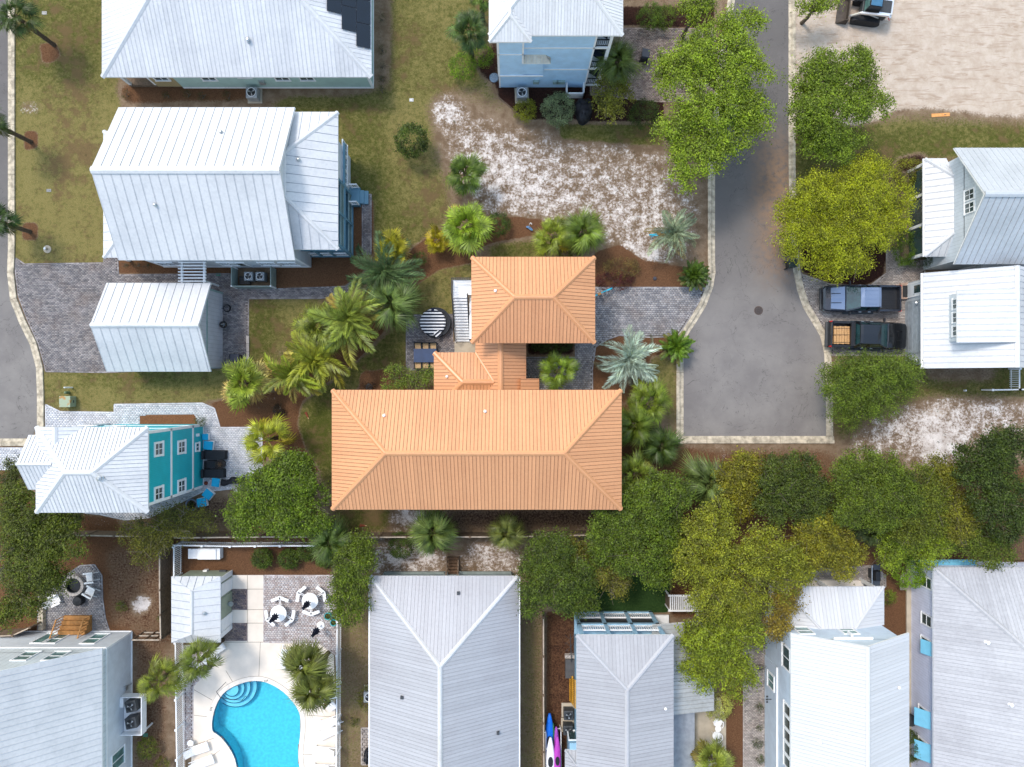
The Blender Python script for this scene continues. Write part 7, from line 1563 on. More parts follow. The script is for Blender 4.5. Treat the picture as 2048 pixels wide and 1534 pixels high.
for i in range(6):
    for j in range(2):
        for kz in range(3): b = MB(); b.box(-.5 + i * .2 + .01 * (kz % 2), -.34 + j * .68, .06 + kz * .13, .17, .62 + .05 * ((i + j) % 2), .09); b.build('board', M['lumber'], lum)
for yy in (-.55, 0.02, .5): b = MB(); b.bb(-.64, .64, yy - .012, yy + .012, .385, .395); b.build('strap', M['black'], lum)

def track_loader():
    t = thing('track_loader', 'white compact track loader with black bucket on the bare sand lot', 'loader', (*U(1730, 26, .2), 0), R(172)); wh = carpaint('loader_white', (.72, .73, .74, 1), .35)
    # local +x is forward (bucket end)
    for sy in (-1, 1):
        y = sy * .72; tk = MB(); R0 = .36; pts = [(R0 * math.cos(a) - .75, R0 * math.sin(a) + R0) for a in np.linspace(R(90), R(270), 9)] + [(R0 * math.cos(a) + .75, R0 * math.sin(a) + R0) for a in np.linspace(R(-90), R(90), 9)]
        k = len(tk.v); n = len(pts); tk.v += [(a, y - .2, b) for a, b in pts] + [(a, y + .2, b) for a, b in pts]; tk.face(tuple(range(k, k + n))); tk.face(tuple(reversed(range(k + n, k + 2 * n))))
        for i in range(n): j = (i + 1) % n; tk.face((k + i, k + j, k + n + j, k + n + i))
        tr = tk.build('track', M['rubber'], t)
        lug = MB(); lug.box(0, 0, 0, .05, .4, .04); me = None
        for i in range(17): o = link('track_lug', me, tr) if me else lug.build('track_lug', M['rubber'], tr); me = o.data; o.location = (-.8 + i * .1, y, .735)
        arm = MB(); arm.bar((-1.25, sy * .68, 1.45), (.75, sy * .68, 1.3), .14, .2); arm.bar((.75, sy * .68, 1.32), (1.3, sy * .62, .55), .12, .16); arm.bar((-1.3, sy * .68, 1.0), (-1.2, sy * .68, 1.5), .14, .2); arm.build('lift_arm', wh, t, bevel=.02); cy = MB(); cy.tube((-.8, sy * .6, .8), (.3, sy * .62, 1.2), .05, .05, 8); cy.build('cylinder', M['steel'], t)
        hl = MB(); hl.box(-1.42, sy * .55, 1.0, .3, .3, .5); hl.build('tail_housing', wh, t, bevel=.05); rs = MB(); rs.bar((-1.6, sy * .7, .9), (-1.35, sy * .74, 1.25), .05, .05); rs.build('red_stripe', M['any'], t, color=(.55, .02, .02))
    b = MB(); b.bb(-1.35, .55, -.52, .52, .35, .95); b.build('chassis', M['darksteel'], t, bevel=.04); e = MB(); e.bb(-1.45, -.6, -.55, .55, .9, 1.35); e.build('engine_cover', M['darksteel'], t, bevel=.06); rm = MB()
    for y in (-.55, .47): rm.bb(-1.5, -.55, y, y + .08, 1.33, 1.4)
    rm.bb(-1.52, -1.42, -.55, .55, 1.3, 1.42); rm.build('rear_frame', wh, t); gr = MB()
    for i in range(7): gr.bb(-1.38 + i * .1, -1.34 + i * .1, -.45, .45, 1.35, 1.37)
    gr.build('engine_grille', M['darksteel'], t); c = MB(); loft(c, [(-.5, [(0, .95), (.5, .95), (.46, 1.98), (0, 2.0)]), (.45, [(0, .95), (.5, .95), (.46, 1.98), (0, 2.0)])]); c.build('cab_frame', M['black'], t); rf = MB(); rf.bb(-.42, .4, -.42, .42, 2.0, 2.05); rf.build('cab_roof', plain('cab_roof_blue', s(76, 128, 164, .6), .3), t, bevel=.02); gl = MB(); gl.bb(.455, .47, -.42, .42, 1.1, 1.9); gl.build('cab_window', M['glass_lt'], t)
    bk = MB(); W2 = 1.0
    bk.hexa([(1.3, -W2, .08), (2.1, -W2, .04), (2.1, W2, .04), (1.3, W2, .08), (1.3, -W2, .12), (2.1, -W2, .07), (2.1, W2, .07), (1.3, W2, .12)]); bk.hexa([(1.28, -W2, .08), (1.36, -W2, .08), (1.36, W2, .08), (1.28, W2, .08), (1.4, -W2, .8), (1.46, -W2, .78), (1.46, W2, .78), (1.4, W2, .8)])
    for sy in (-1, 1): bk.hexa([(1.3, sy * W2 - .02, .08), (2.08, sy * W2 - .02, .05), (2.08, sy * W2 + .02, .05), (1.3, sy * W2 + .02, .08), (1.42, sy * W2 - .02, .78), (1.55, sy * W2 - .02, .74), (1.55, sy * W2 + .02, .74), (1.42, sy * W2 + .02, .78)])
    bk.build('bucket', plain('worn_bucket', s(96, 86, 78, .55), .6, .3, var=.3), t)
track_loader()

def bicycle(label, px, py, rz, lean=0.0, z=0.0, fender=(.02, .45, .65)):
    t = thing('bicycle', label, 'bicycle', (*U(px, py, .5), z), rz, 'blue beach bicycles'); t.rotation_euler = (lean, 0, rz); fr = M['any']
    for x in (-.53, .53):
        w = MB(); w.path([(x + .33 * math.cos(a), 0, .34 + .33 * math.sin(a)) for a in np.linspace(0, 2 * math.pi, 19)[:-1]], .028, 6, True); wl_ = w.build('wheel', plain('white_tyre', (.7, .7, .68, 1), .7), t)
        sp = MB()
        for k in range(6): a = k * math.pi / 6; sp.tube((x - .31 * math.cos(a), 0, .34 - .31 * math.sin(a)), (x + .31 * math.cos(a), 0, .34 + .31 * math.sin(a)), .004, .004, 4)
        sp.build('spoke', M['steel'], wl_); fd = MB(); aa = np.linspace(R(20), R(170), 9)
        for a, b in zip(aa, aa[1:]): fd.bar((x + .385 * math.cos(a), 0, .34 + .385 * math.sin(a)), (x + .385 * math.cos(b), 0, .34 + .385 * math.sin(b)), .09, .012, (0, 1, 0)) if False else fd.hexa([(x + .38 * math.cos(a), -.05, .34 + .38 * math.sin(a)), (x + .38 * math.cos(b), -.05, .34 + .38 * math.sin(b)), (x + .38 * math.cos(b), .05, .34 + .38 * math.sin(b)), (x + .38 * math.cos(a), .05, .34 + .38 * math.sin(a)), (x + .395 * math.cos(a), -.05, .34 + .395 * math.sin(a)), (x + .395 * math.cos(b), -.05, .34 + .395 * math.sin(b)), (x + .395 * math.cos(b), .05, .34 + .395 * math.sin(b)), (x + .395 * math.cos(a), .05, .34 + .395 * math.sin(a))])
        fd.build('mudguard', fr, t, color=fender)
    f = MB()
    for a, b in (((-.53, 0, .34), (-.1, 0, .33)), ((-.1, 0, .33), (-.22, 0, .78)), ((-.53, 0, .34), (-.2, 0, .7)), ((-.1, 0, .33), (.33, 0, .72)), ((-.2, 0, .7), (.05, 0, .8)), ((.05, 0, .8), (.33, 0, .78)), ((.53, 0, .34), (.32, 0, .88))): f.tube(a, b, .028, .028, 8)
    f.build('frame', fr, t, color=fender); sd = MB(); sd.box(-.26, 0, .86, .28, .2, .07); sd.build('saddle', M['wood_new'], t, bevel=.03); hb = MB(); hb.path([(.1, -.34, .98), (.28, -.22, 1.03), (.32, 0, .98), (.28, .22, 1.03), (.1, .34, .98)], .016, 6); hb.build('handlebar', M['steel'], t); ck = MB(); ck.tube((-.1, -.09, .33), (-.1, .09, .33), .09, .09, 10); ck.bar((-.1, .1, .33), (.0, .1, .2), .03, .03); ck.build('crank', M['steel'], t)
bicycle('blue bicycle with tan saddle leaning by the orange garage eave', 1203, 584, R(24), .1); bicycle('pale blue bicycle standing partly under the grey blue pindo palm', 1322, 463, R(10), .2); bicycle('blue bicycle leaning low beside the pindo palm trunk', 1326, 480, R(-8), -.35)

# ---------------------------------------------------------------- furniture and small things
def umbrella(label, px, py, base_mat=None, group=None, table=False, top=2.65, tilt=0, brown=False):
    t = thing('patio_umbrella', label, 'umbrella', (*U(px, py, 0), 0.04), 0, group); b = MB()
    if not table: b.lathe((0, 0, 0), [(.30, 0), (.30, .05), (.12, .10), (.05, .25)], 18); b.build('base', M['plastic_white'], t)
    p = MB(); p.tube((0, 0, .05), (0, 0, top), .022, .022, 8); p.build('pole', M['plastic_white'], t); c = MB(); n = 16; k = 0; rings = [(.30, top - 1.35), (.22, top - 1.1), (.12, top - .5), (.10, top - .35), (.13, top - .1), (.03, top)]
    base = len(c.v)
    for r_, z in rings:
        for i in range(n): a = 2 * math.pi * i / n; q = r_ * (1.0 if i % 2 else .62); c.v.append((q * math.cos(a), q * math.sin(a), z + (.1 if (i % 2 == 0 and r_ == .30) else 0)))
    for j in range(len(rings) - 1):
        for i in range(n): i2 = (i + 1) % n; c.face((base + j * n + i, base + j * n + i2, base + (j + 1) * n + i2, base + (j + 1) * n + i))
    c.build('canopy', M['navy'], t); f = MB(); f.lathe((0, 0, top), [(.03, 0), (.035, .04), (.01, .08)], 8); f.build('finial', M['plastic_white'], t)
    if brown: g = MB(); g.lathe((0, 0, top - .75), [(.13, 0), (.15, .2), (.11, .3)], 10); g.build('tie_band', plain('tan_canvas', s(150, 110, 60, .6), .85), t)
def picnic_set(label, ulabel, px, py, a0):
    t = thing('picnic_table', label, 'table', (*U(px, py, .75), .036), 0, 'round picnic tables by the pool'); tp = MB(); tp.lathe((0, 0, .70), [(.60, 0), (.62, .015), (.62, .045), (.60, .055)], 32); tp.build('table_top', M['plastic_white'], t); p = MB(); p.tube((0, 0, 0), (0, 0, .7), .06, .06, 10); p.build('pedestal', M['plastic_white'], t)
    for k in range(3):
        a = R(a0 + 120 * k); e = Vector((math.cos(a), math.sin(a), 0)); nn = Vector((-e.y, e.x, 0)); ap = e * 1.12; w1 = e * .86 + nn * .66; w2 = e * .86 - nn * .66; b = MB()
        for q in (w1, w2):
            d = (q - ap).normalized(); sd = Vector((-d.y, d.x, 0)) * .12; P0 = ap - d * .03; b.hexa([P0 - sd + Vector((0, 0, .40)), q - sd + Vector((0, 0, .40)), q + sd + Vector((0, 0, .40)), P0 + sd + Vector((0, 0, .40)), P0 - sd + Vector((0, 0, .45)), q - sd + Vector((0, 0, .45)), q + sd + Vector((0, 0, .45)), P0 + sd + Vector((0, 0, .45))])
        b.build('bench_seat', M['plastic_white'], t); l = MB()
        for off in (-.05, .05): l.bar(nn * off + Vector((0, 0, .25)) + e * .05, ap * .92 + nn * off + Vector((0, 0, .40)), .04, .04)
        l.bar(ap * .9, ap * .9 + Vector((0, 0, .4)), .06, .06, (1, 0, 0)); l.build('bench_arm', M['plastic_white'], t)
    q = U(px, py, .75); umbrella(ulabel, 1024 + q[0] * 26, 767 - q[1] * 26, None, 'closed navy umbrellas', True, 2.7)
picnic_set('white round picnic table nearer the pool deck, with a closed umbrella', 'closed navy umbrella through the picnic table nearer the pool deck', 557, 1227, 90); picnic_set('white round picnic table nearer the corner tree, with a closed umbrella', 'closed navy umbrella through the picnic table nearer the corner tree', 620, 1202, 30)
umbrella('closed navy umbrella in a white round base on the pool terrace', 642, 1250, None, 'closed navy umbrellas', False, 2.5); umbrella('closed navy umbrella with tan band beside the white loungers', 663, 1390, None, 'closed navy umbrellas', False, 2.3, brown=True)
def lounger(label, px, py, rz, up=35):
    t = thing('pool_lounger', label, 'lounger', (*U(px, py, .35), .036), R(rz), 'white pool loungers')
    fr = MB()
    for sy in (-.31, .31): fr.bar((-.95, sy, .30), (.95, sy, .30), .05, .06)
    fr.bar((.93, -.31, .30), (.93, .31, .30), .05, .06); fr.build('frame', M['plastic_white'], t)
    for x, sy in ((-.7, -.3), (-.7, .3), (.75, -.3), (.75, .3)): l = MB(); l.box(x, sy, .14, .06, .06, .28); l.build('leg', M['plastic_white'], t)
    a = R(up); m = None
    for k in range(17):
        x = -.15 + k * .066; q = MB(); q.box(0, 0, 0, .052, .58, .025); o = link('slat', m, t) if m else q.build('slat', M['plastic_white'], t); m = o.data; o.location = (x, 0, .335)
    for k in range(11): d = .03 + k * .068; o = link('slat', m, t); o.location = (-.18 - d * math.cos(a), 0, .34 + d * math.sin(a)); o.rotation_euler = (0, a, 0)
LG = [(393, 1500, 18, 'upper of two white loungers at the west side of the pool'), (403, 1526, 20, 'lower of two white loungers at the west side of the pool'), (650, 1503, 175, 'white lounger lying crosswise at the east fence by the pool'), (648, 1538, 178, 'white lounger cut by the bottom edge at the east fence'), (661, 1444, 200, 'upper of two overlapping white loungers at the east fence'), (659, 1464, 205, 'lower of two overlapping white loungers at the east fence'), (427, 1303, 35, 'white lounger half hidden by the palm at the pool house'), (412, 1322, 35, 'white lounger farther under the palm at the pool house'), (568, 1314, -105, 'white lounger at the end of the paver terrace'), (597, 1328, -50, 'white lounger under the leaning palm'), (654, 1398, -60, 'white lounger beside the tan banded umbrella')]
for px, py, a, lb in LG: lounger(lb, px, py, a)
def side_table(label, px, py, rz=0, name='side_table'):
    t = thing(name, label, 'side table', (*U(px, py, .4), .036), R(rz)); q = MB(); q.lathe((0, 0, .38), [(.22, 0), (.24, .02), (.24, .04)], 16); q.build('table_top', M['plastic_white'], t)
    for k in range(3): a = k * 2.094; l = MB(); l.bar((.17 * math.cos(a), .17 * math.sin(a), 0), (.12 * math.cos(a), .12 * math.sin(a), .38), .04, .04); l.build('leg', M['plastic_white'], t)
side_table('small white side table beside the west loungers', 381, 1486); side_table('small white round table between two white patio chairs', 1436, 1457); side_table('small white side table by the east pool fence', 668, 1391)
def pot(label, px, py, r=.28, colr=(.02, .42, .45), plant=True, h=.5, group=None):
    t = thing('flower_pot', label, 'pot', (*U(px, py, .3), .03), 0, group); p = MB(); p.lathe((0, 0, 0), [(r * .7, 0), (r * .95, h * .8), (r, h), (r * .86, h), (r * .82, h * .82)], 18); p.build('pot_body', M['any'], t, color=colr, smooth=False); e = MB(); e.lathe((0, 0, h * .80), [(r * .82, 0), (r * .80, .02)], 16); e.build('soil', M['anyrough'], t, color=(.06, .035, .02))
    if plant: r_ = np.random.default_rng(5); C = r_.normal(size=(60, 3)) * [.08, .08, .06] + [0, 0, h + .02]; V, Q = leaf_quads(C, r_.normal(size=(60, 3)) + [0, 0, 1], .08, r_); link('foliage', quad_mesh('foliage', V, Q, M['leaf']), t, G_MID)
pot('teal flower pot farther from the fence, at the terrace edge', 657, 1231, group='teal pots'); pot('teal flower pot touching the picket fence end', 668, 1244, .25, group='teal pots'); pot('brown round pot on the pale concrete by the white gable house', 1543, 1326, .22, s(120, 90, 70, .6), False, .4)
def adirondack(label, px, py, rz):
    t = thing('adirondack_chair', label, 'chair', (*U(px, py, .4), .03), R(rz), 'white adirondack chairs'); W_ = M['plastic_white']
    for k in range(6): q = MB(); x = -.22 + k * .1; q.box(x, 0, .36 - k * .015 + .03, .085, .52, .025); q.build('seat_slat', W_, t)
    for k in range(6): yy = -.24 + k * .096; L_ = .80 - .03 * abs(k - 2.5) ** 1.6; q = MB(); q.hexa([(-.25, yy - .042, .38), (-.25, yy + .042, .38), (-.27, yy + .042, .40), (-.27, yy - .042, .40), (-.25 - L_ * .42, yy * 1.12 - .045, .38 + L_ * .85), (-.25 - L_ * .42, yy * 1.12 + .045, .38 + L_ * .85), (-.27 - L_ * .42, yy * 1.12 + .045, .40 + L_ * .85), (-.27 - L_ * .42, yy * 1.12 - .045, .40 + L_ * .85)]); q.build('back_slat', W_, t)
    for sy in (-1, 1):
        q = MB(); q.box(.02, sy * .36, .58, .72, .13, .025); q.build('armrest', W_, t); q = MB(); q.box(.28, sy * .31, .29, .09, .03, .57); q.build('leg', W_, t); q = MB(); q.bar((.3, sy * .28, .38), (-.55, sy * .28, .05), .03, .1); q.build('side_rail', W_, t)
adirondack('upper white adirondack chair at the fire pit', 180, 1155, 188); adirondack('lower white adirondack chair at the fire pit', 180, 1183, 150); adirondack('white adirondack chair half hidden by the pine', 110, 1200, 25)
def fire_pit():
    t = thing('fire_pit', 'round stone fire pit with a black bowl under the pine', 'fire pit', (*U(147, 1171, .3), .03))
    for lay in range(2):
        for k in range(18): a = 2 * math.pi * (k + .5 * lay) / 18; q = MB(); q.box(.68 * math.cos(a), .68 * math.sin(a), .09 + lay * .17, .24, .215, .15, a + math.pi / 2); q.build('stone_block', M['stone'], t)
    b = MB(); b.lathe((0, 0, .05), [(.54, 0), (.56, .3), (.50, .3), (.48, .06)], 20); b.build('bowl', M['black'], t)
fire_pit()
def ottoman(label, px, py, r, h, mat, name='ottoman', cat='ottoman'):
    t = thing(name, label, cat, (*U(px, py, h), .03)); q = MB(); q.lathe((0, 0, 0), [(r * .85, 0), (r, .06), (r, h - .08), (r * .9, h), (r * .2, h + .03)], 12); q.build('cushion', mat, t); q = MB(); q.lathe((0, 0, h * .5), [(r * 1.01, 0), (r * 1.03, .02), (r * 1.01, .04)], 12); q.build('seam', M['black'], t)
ottoman('black round covered seat beside the fire pit', 154, 1203, .38, .55, M['black']); ottoman('dark round drum standing between two bottom right houses', 1824, 1443, .42, .7, M['darksteel'], 'drum', 'drum')
def wall_bench():
    t = thing('low_wall', 'low pale block wall beside the fire pit patio', 'wall', (*U(81, 1228, .4), 0))
    for k in range(8): q = MB(); q.box(0, -1.1 + k * .31, .2, .34, .295, .4); q.build('block', M['concrete'], t)
wall_bench()
def storage_box():
    t = thing('storage_box', 'white lidded storage cabinets in the pool yard straw bed', 'storage box', (*U(408, 1108, .6), 0)); W_ = M['plastic_white']; b = MB(); b.bb(-.45, 1.22, -.42, .42, 0, .62); b.build('cabinet', W_, t, bevel=.02); l = MB(); l.bb(-.45, .95, -.40, .38, .63, .72); l.build('lid', W_, t, bevel=.03); b = MB(); b.bb(-1.22, -.5, -.36, .36, 0, .5); b.build('low_cabinet', M['stone'], t, bevel=.03); l = MB(); l.bb(-1.24, -.48, -.38, .38, .5, .55); l.build('low_lid', W_, t, bevel=.02)
storage_box()
def pool_pipes():
    t = thing('pool_plumbing', 'pool pump pipes on the back wall of the pool house', 'pump', (*U(432, 1147, .5), 0)); q = MB(); q.path([(-.6, 0, .1), (-.6, 0, .6), (-.2, .05, .7), (-.2, .05, .15)], .04, 8); q.build('pipe', M['steel'], t); q = MB(); q.tube((.2, .1, .3), (.75, .1, .35), .14, .14, 10); q.build('filter', M['darksteel'], t); q = MB(); q.box(-.9, .1, .2, .3, .25, .4); q.build('pump_box', M['plastic_white'], t)
pool_pipes()

def daybed():
    t = thing('round_daybed', 'round black wicker daybed with black and white striped cushion', 'daybed', (*U(869, 645, .3), .03)); b = MB(); b.lathe((0.1, 0, 0), [(1.1, 0), (1.16, .08), (1.16, .28), (1.08, .32)], 36); b.build('base', M['darkfab'], t); w = MB(); n = 24
    for i in range(n):
        a0, a1 = R(-58 + i * 116 / n), R(-58 + (i + 1) * 116 / n); P = []
        for z0 in (.25, .62):
            for r_, a in ((1.02, a0), (1.02, a1), (1.16, a1), (1.16, a0)): P.append((.1 + r_ * math.cos(a), r_ * math.sin(a), z0))
        w.hexa(P)
    w.build('back_wall', M['darkfab'], t); m, nt, N, L, bs = nodes_of('striped_canvas'); tc = N.new('ShaderNodeTexCoord'); sp = N.new('ShaderNodeSeparateXYZ'); L.new(tc.outputs['Object'], sp.inputs[0]); f = math_(nt, 'FRACT', math_(nt, 'ADD', math_(nt, 'MULTIPLY', sp.outputs[1], 4.1), 20.3)); st = ramp(nt, f, .40, .46); L.new(mixrgb(nt, st, (.75, .76, .78, 1), (.012, .016, .03, 1)), bs.inputs['Base Color']); bs.inputs['Roughness'].default_value = .85
    c = MB(); c.lathe((-.12, 0, .30), [(.96, 0), (1.0, .05), (1.0, .15), (.92, .20), (.1, .205)], 36); c.build('cushion', m, t, smooth=False); p = MB(); p.box(0, 0, 0, .5, .45, .14); pl_ = p.build('throw_pillow', m, t, bevel=.05, loc=(.28, -.92, .58)); pl_.rotation_euler = (.3, 0, R(40)); sc = MB(); sc.box(-.12, .95, .5, .22, .3, .06); sc.build('folded_throw', M['navy'], t)
daybed()
def dining():
    tx, ty = U(850, 711, .75); t = thing('dining_table', 'navy topped outdoor dining table beside the orange west wing', 'table', (tx, ty, .03)); q = MB(); q.bb(-.86, .86, -.52, .52, .70, .74)
    q.build('table_top', plain('navy_top', s(52, 76, 118, .6), .3, var=.12), t, bevel=.01)
    for x, y in ((-.78, -.45), (-.78, .45), (.78, -.45), (.78, .45)): l = MB(); l.box(x, y, .35, .07, .07, .70); l.build('leg', M['darkfab'], t)
    for j, (yy, a, side) in enumerate(((.75, 180, 'far'), (-.75, 0, 'near'))):
        for k, w in enumerate(('left', 'middle', 'right')):
            x = -.58 + k * .58; c = thing('dining_chair', '%s black wicker dining chair with beige cushion on the %s side of the navy table' % (w, ('upper', 'lower')[j]), 'chair', (tx + x, ty + yy, .03), R(a), 'wicker dining chairs'); q = MB(); q.box(0, .02, .40, .46, .46, .08); q.build('cushion', M['beige'], c, bevel=.02); q = MB(); q.box(0, .02, .33, .52, .52, .06); q.build('seat', M['darkfab'], c); q = MB(); q.box(0, -.26, .62, .54, .06, .6); q.build('backrest', M['darkfab'], c)
            for sx in (-.27, .27): q = MB(); q.box(sx, 0, .55, .05, .5, .05); q.box(sx, .22, .27, .05, .05, .54); q.box(sx, -.22, .27, .05, .05, .54); q.build('arm_frame', M['darkfab'], c)
dining()
def turquoise_patio():
    def block(name, label, cat, px, py, w, d, h, rz, mat, group=None, back=None):
        t = thing(name, label, cat, (*U(px, py, h), .03), R(rz), group); q = MB(); q.box(0, 0, h * .35, w, d, h * .7); q.build('base', M['darkfab'] if mat is not M['cyan'] else M['plastic_white'], t, bevel=.02); q = MB(); q.box(0, 0, h * .85, w * .96, d * .96, h * .3); q.build('cushion', mat, t, bevel=.04)
        if back: q = MB(); q.box(back * w * .46, 0, h * 1.3, w * .10, d * .98, h * .9); q.build('backrest', M['darkfab'] if mat is not M['cyan'] else mat, t, bevel=.02)
    G_ = 'cyan patio cushion seats'
    block('patio_stool', 'cyan seat tucked behind another by the turquoise wall', 'stool', 410, 874, .45, .5, .42, 0, M['cyan'], G_); block('patio_stool', 'cyan square seat beside the black sofa by the turquoise wall', 'stool', 416, 891, .72, .68, .42, -5, M['cyan'], G_); block('patio_stool', 'cyan square seat under the crumpled black cover', 'stool', 431, 965, .62, .68, .42, -8, M['cyan'], G_); block('patio_stool', 'upper tilted cyan seat on the brown mulch', 'stool', 415, 989, .72, .66, .42, -38, M['cyan'], G_); block('patio_stool', 'lower cyan seat on the brown mulch', 'stool', 403, 1005, .72, .68, .42, 10, M['cyan'], G_)
    D = M['darkfab']; S_ = 'black sectional sofa pieces'
    block('sofa_section', 'upper black sofa section beside the round fire table', 'sofa', 429, 910, 1.68, .68, .45, -1, D, S_, -1); block('sofa_section', 'middle black sofa section behind the round fire table', 'sofa', 421, 929, .72, .60, .45, 0, D, S_, -1); block('sofa_section', 'lower black sofa section beside the round fire table', 'sofa', 427, 947, 1.62, .66, .45, 0, D, S_, -1)
    t = thing('fire_table', 'round dark fire table with brown logs between black sofas', 'fire pit', (*U(440, 929, .45), .03)); q = MB(); q.lathe((0, 0, 0), [(.3, 0), (.34, .38), (.37, .40), (.37, .46), (.29, .46), (.27, .40)], 20); q.build('bowl', plain('bronze', s(70, 62, 58, .55), .5, .3), t)
    for k in range(3): q = MB(); a = k * 1.05; q.tube((-.2 * math.cos(a), -.2 * math.sin(a), .44 + .03 * k), (.2 * math.cos(a), .2 * math.sin(a), .44 + .03 * k), .04, .035, 7); q.build('log', M['wood_brown'], t)
    def cover(name, label, pts, h, mat):
        P = UP(pts, h * .6); cx, cy = sum(p[0] for p in P) / len(P), sum(p[1] for p in P) / len(P); t = thing(name, label, 'cover', (cx, cy, .03)); r = np.random.default_rng(len(pts)); P = smooth_poly([(a - cx, b - cy) for a, b in P], 2); m = MB(); n = len(P); rings = [(1.0, 0), (.97, h * .55), (.75, h * .95), (.4, h * 1.05)]
        for k, z in rings:
            for i, p in enumerate(P): f_ = 1 + .06 * math.sin(i * 1.9 + z * 9); m.v.append((p[0] * k * f_, p[1] * k * f_, max(0, z * (1 + .22 * math.sin(i * 1.3 + k * 7)))))
        for j in range(len(rings) - 1):
            for i in range(n): i2 = (i + 1) % n; m.face((j * n + i, j * n + i2, (j + 1) * n + i2, (j + 1) * n + i))
        m.face(tuple((len(rings) - 1) * n + i for i in range(n))); m.build('folds', mat, t, smooth=True); e = MB(); e.path([(p[0] * 1.0, p[1] * 1.0, .03) for p in P], .02, 5, True); e.build('hem', mat, t)
    cov = plain('black_tarp', (.012, .013, .018, 1), .55, bmp=.5, bscale=8)
    cover('furniture_cover', 'crumpled black furniture cover on the white paver patio', [(434, 966), (440, 958), (455, 962), (462, 953), (474, 956), (492, 954), (493, 962), (478, 968), (460, 967), (445, 974)], .3, cov); cover('furniture_cover', 'bulky black tarp over patio furniture beside the grey green bush', [(1148, 205), (1160, 196), (1186, 198), (1186, 222), (1178, 240), (1163, 248), (1155, 236)], .9, cov); cover('furniture_cover', 'black cover heaped on a chair at the bottom edge by the grey house', [(730, 1500), (738, 1498), (741, 1515), (738, 1530), (728, 1526), (726, 1512)], .6, cov)
    sheet('stepping_pad', [(461, 968), (490, 962), (500, 976), (470, 985)], M['stone'], .034)
    t = thing('plant_ring', 'grey ring planter with a small plant beside the turquoise house', 'planter', (*U(382, 1010, .4), .03)); q = MB(); q.path([(.42 * math.cos(a), .42 * math.sin(a), .3) for a in np.linspace(0, 2 * math.pi, 17)[:-1]], .06, 7, True); q.build('ring', plain('blue_grey_plastic', s(130, 142, 165, .6), .5), t); r_ = np.random.default_rng(9); C = r_.normal(size=(120, 3)) * [.15, .15, .08] + [0, 0, .3]; V, Q = leaf_quads(C, r_.normal(size=C.shape) + [0, 0, 1], .12, r_); link('foliage', quad_mesh('foliage', V, Q, M['leaf']), t, G_DARK)
turquoise_patio()
def kettle_grill():
    t = thing('kettle_grill', 'black kettle grill beside the left garage wall', 'grill', (*U(446, 649, .8), .03)); b = MB(); b.lathe((0, 0, .45), [(.06, 0), (.2, .06), (.28, .22), (.285, .25)], 20); b.build('bowl', M['black'], t, smooth=True); l = MB(); l.lathe((0, 0, .70), [(.285, 0), (.27, .1), (.19, .2), (.06, .25)], 20); l.build('lid', plain('black_enamel', (.01, .01, .012, 1), .08, spec=.8), t, smooth=True); h = MB(); h.box(0, 0, .98, .16, .03, .03); h.build('handle', M['steel'], t)
    for k in range(3): a = k * 2.094; l = MB(); l.tube((.15 * math.cos(a), .15 * math.sin(a), .5), (.28 * math.cos(a), .28 * math.sin(a), 0), .015, .015, 6); l.build('leg', M['steel'], t)
kettle_grill()
def hose():
    t = thing('garden_hose', 'coiled black hose on the pavers beside the left garage', 'hose', (*U(452, 616, .3), .03)); q = MB()
    for k in range(3): q.path([((.28 - .02 * k) * math.cos(a), (.28 - .02 * k) * math.sin(a), .03 + .05 * k) for a in np.linspace(0, 2 * math.pi, 17)[:-1]], .022, 6, True)
    q.build('coil', M['black'], t); q = MB(); q.path([(-.25, 0, .05), (-.45, -.05, .35), (-.5, -.05, .6)], .02, 6); q.build('hose_end', M['black'], t)
hose()
def bin_(label, px, py, rz, colr=(.012, .014, .02)):
    t = thing('wheelie_bin', label, 'trash bin', (*U(px, py, .9), .02), R(rz), 'black wheeled bins'); b = MB(); b.hexa([(-.24, -.26, .08), (.24, -.26, .08), (.24, .26, .08), (-.24, .26, .08), (-.29, -.33, .98), (.29, -.33, .98), (.29, .35, .98), (-.29, .35, .98)]); b.build('body', M['any'], t, bevel=.03, color=colr); l = MB(); l.hexa([(-.31, -.36, .98), (.31, -.36, .98), (.31, .38, .98), (-.31, .38, .98), (-.29, -.33, 1.03), (.29, -.33, 1.03), (.27, .30, 1.09), (-.27, .30, 1.09)]); l.build('lid', M['any'], t, bevel=.02, color=(colr[0] * 1.8, colr[1] * 1.8, colr[2] * 1.8)); h = MB(); h.tube((-.25, .42, .95), (.25, .42, .95), .018, .018, 8); h.build('handle', M['black'], t)
    for sx in (-.27, .27): w = MB(); w.tube((sx - .03, .28, .12), (sx + .03, .28, .12), .12, .12, 14); w.build('wheel', M['rubber'], t)
bin_('upper black wheeled bin at the lane kerb under the lime tree', 1586, 500, 80); bin_('lower black wheeled bin at the lane kerb under the lime tree', 1586, 527, 95, (.012, .02, .018)); bin_('black wheeled bin standing on the tan paver drive', 1291, 108, 170, (.014, .018, .026)); bin_('black wheeled bin behind the left garage', 470, 716, 90, (.014, .018, .03))
ac_unit('grey condenser below the mint house wall', (*U(505, 187, .6), .02), 'ground condensers', 0, .85); ac_unit('left white condenser in the sage enclosure', (*U(498, 553, .7), .03), 'condensers in the sage enclosure', 0, .66, pad=False); ac_unit('right white condenser in the sage enclosure', (*U(521, 553, .7), .03), 'condensers in the sage enclosure', 0, .66, pad=False)
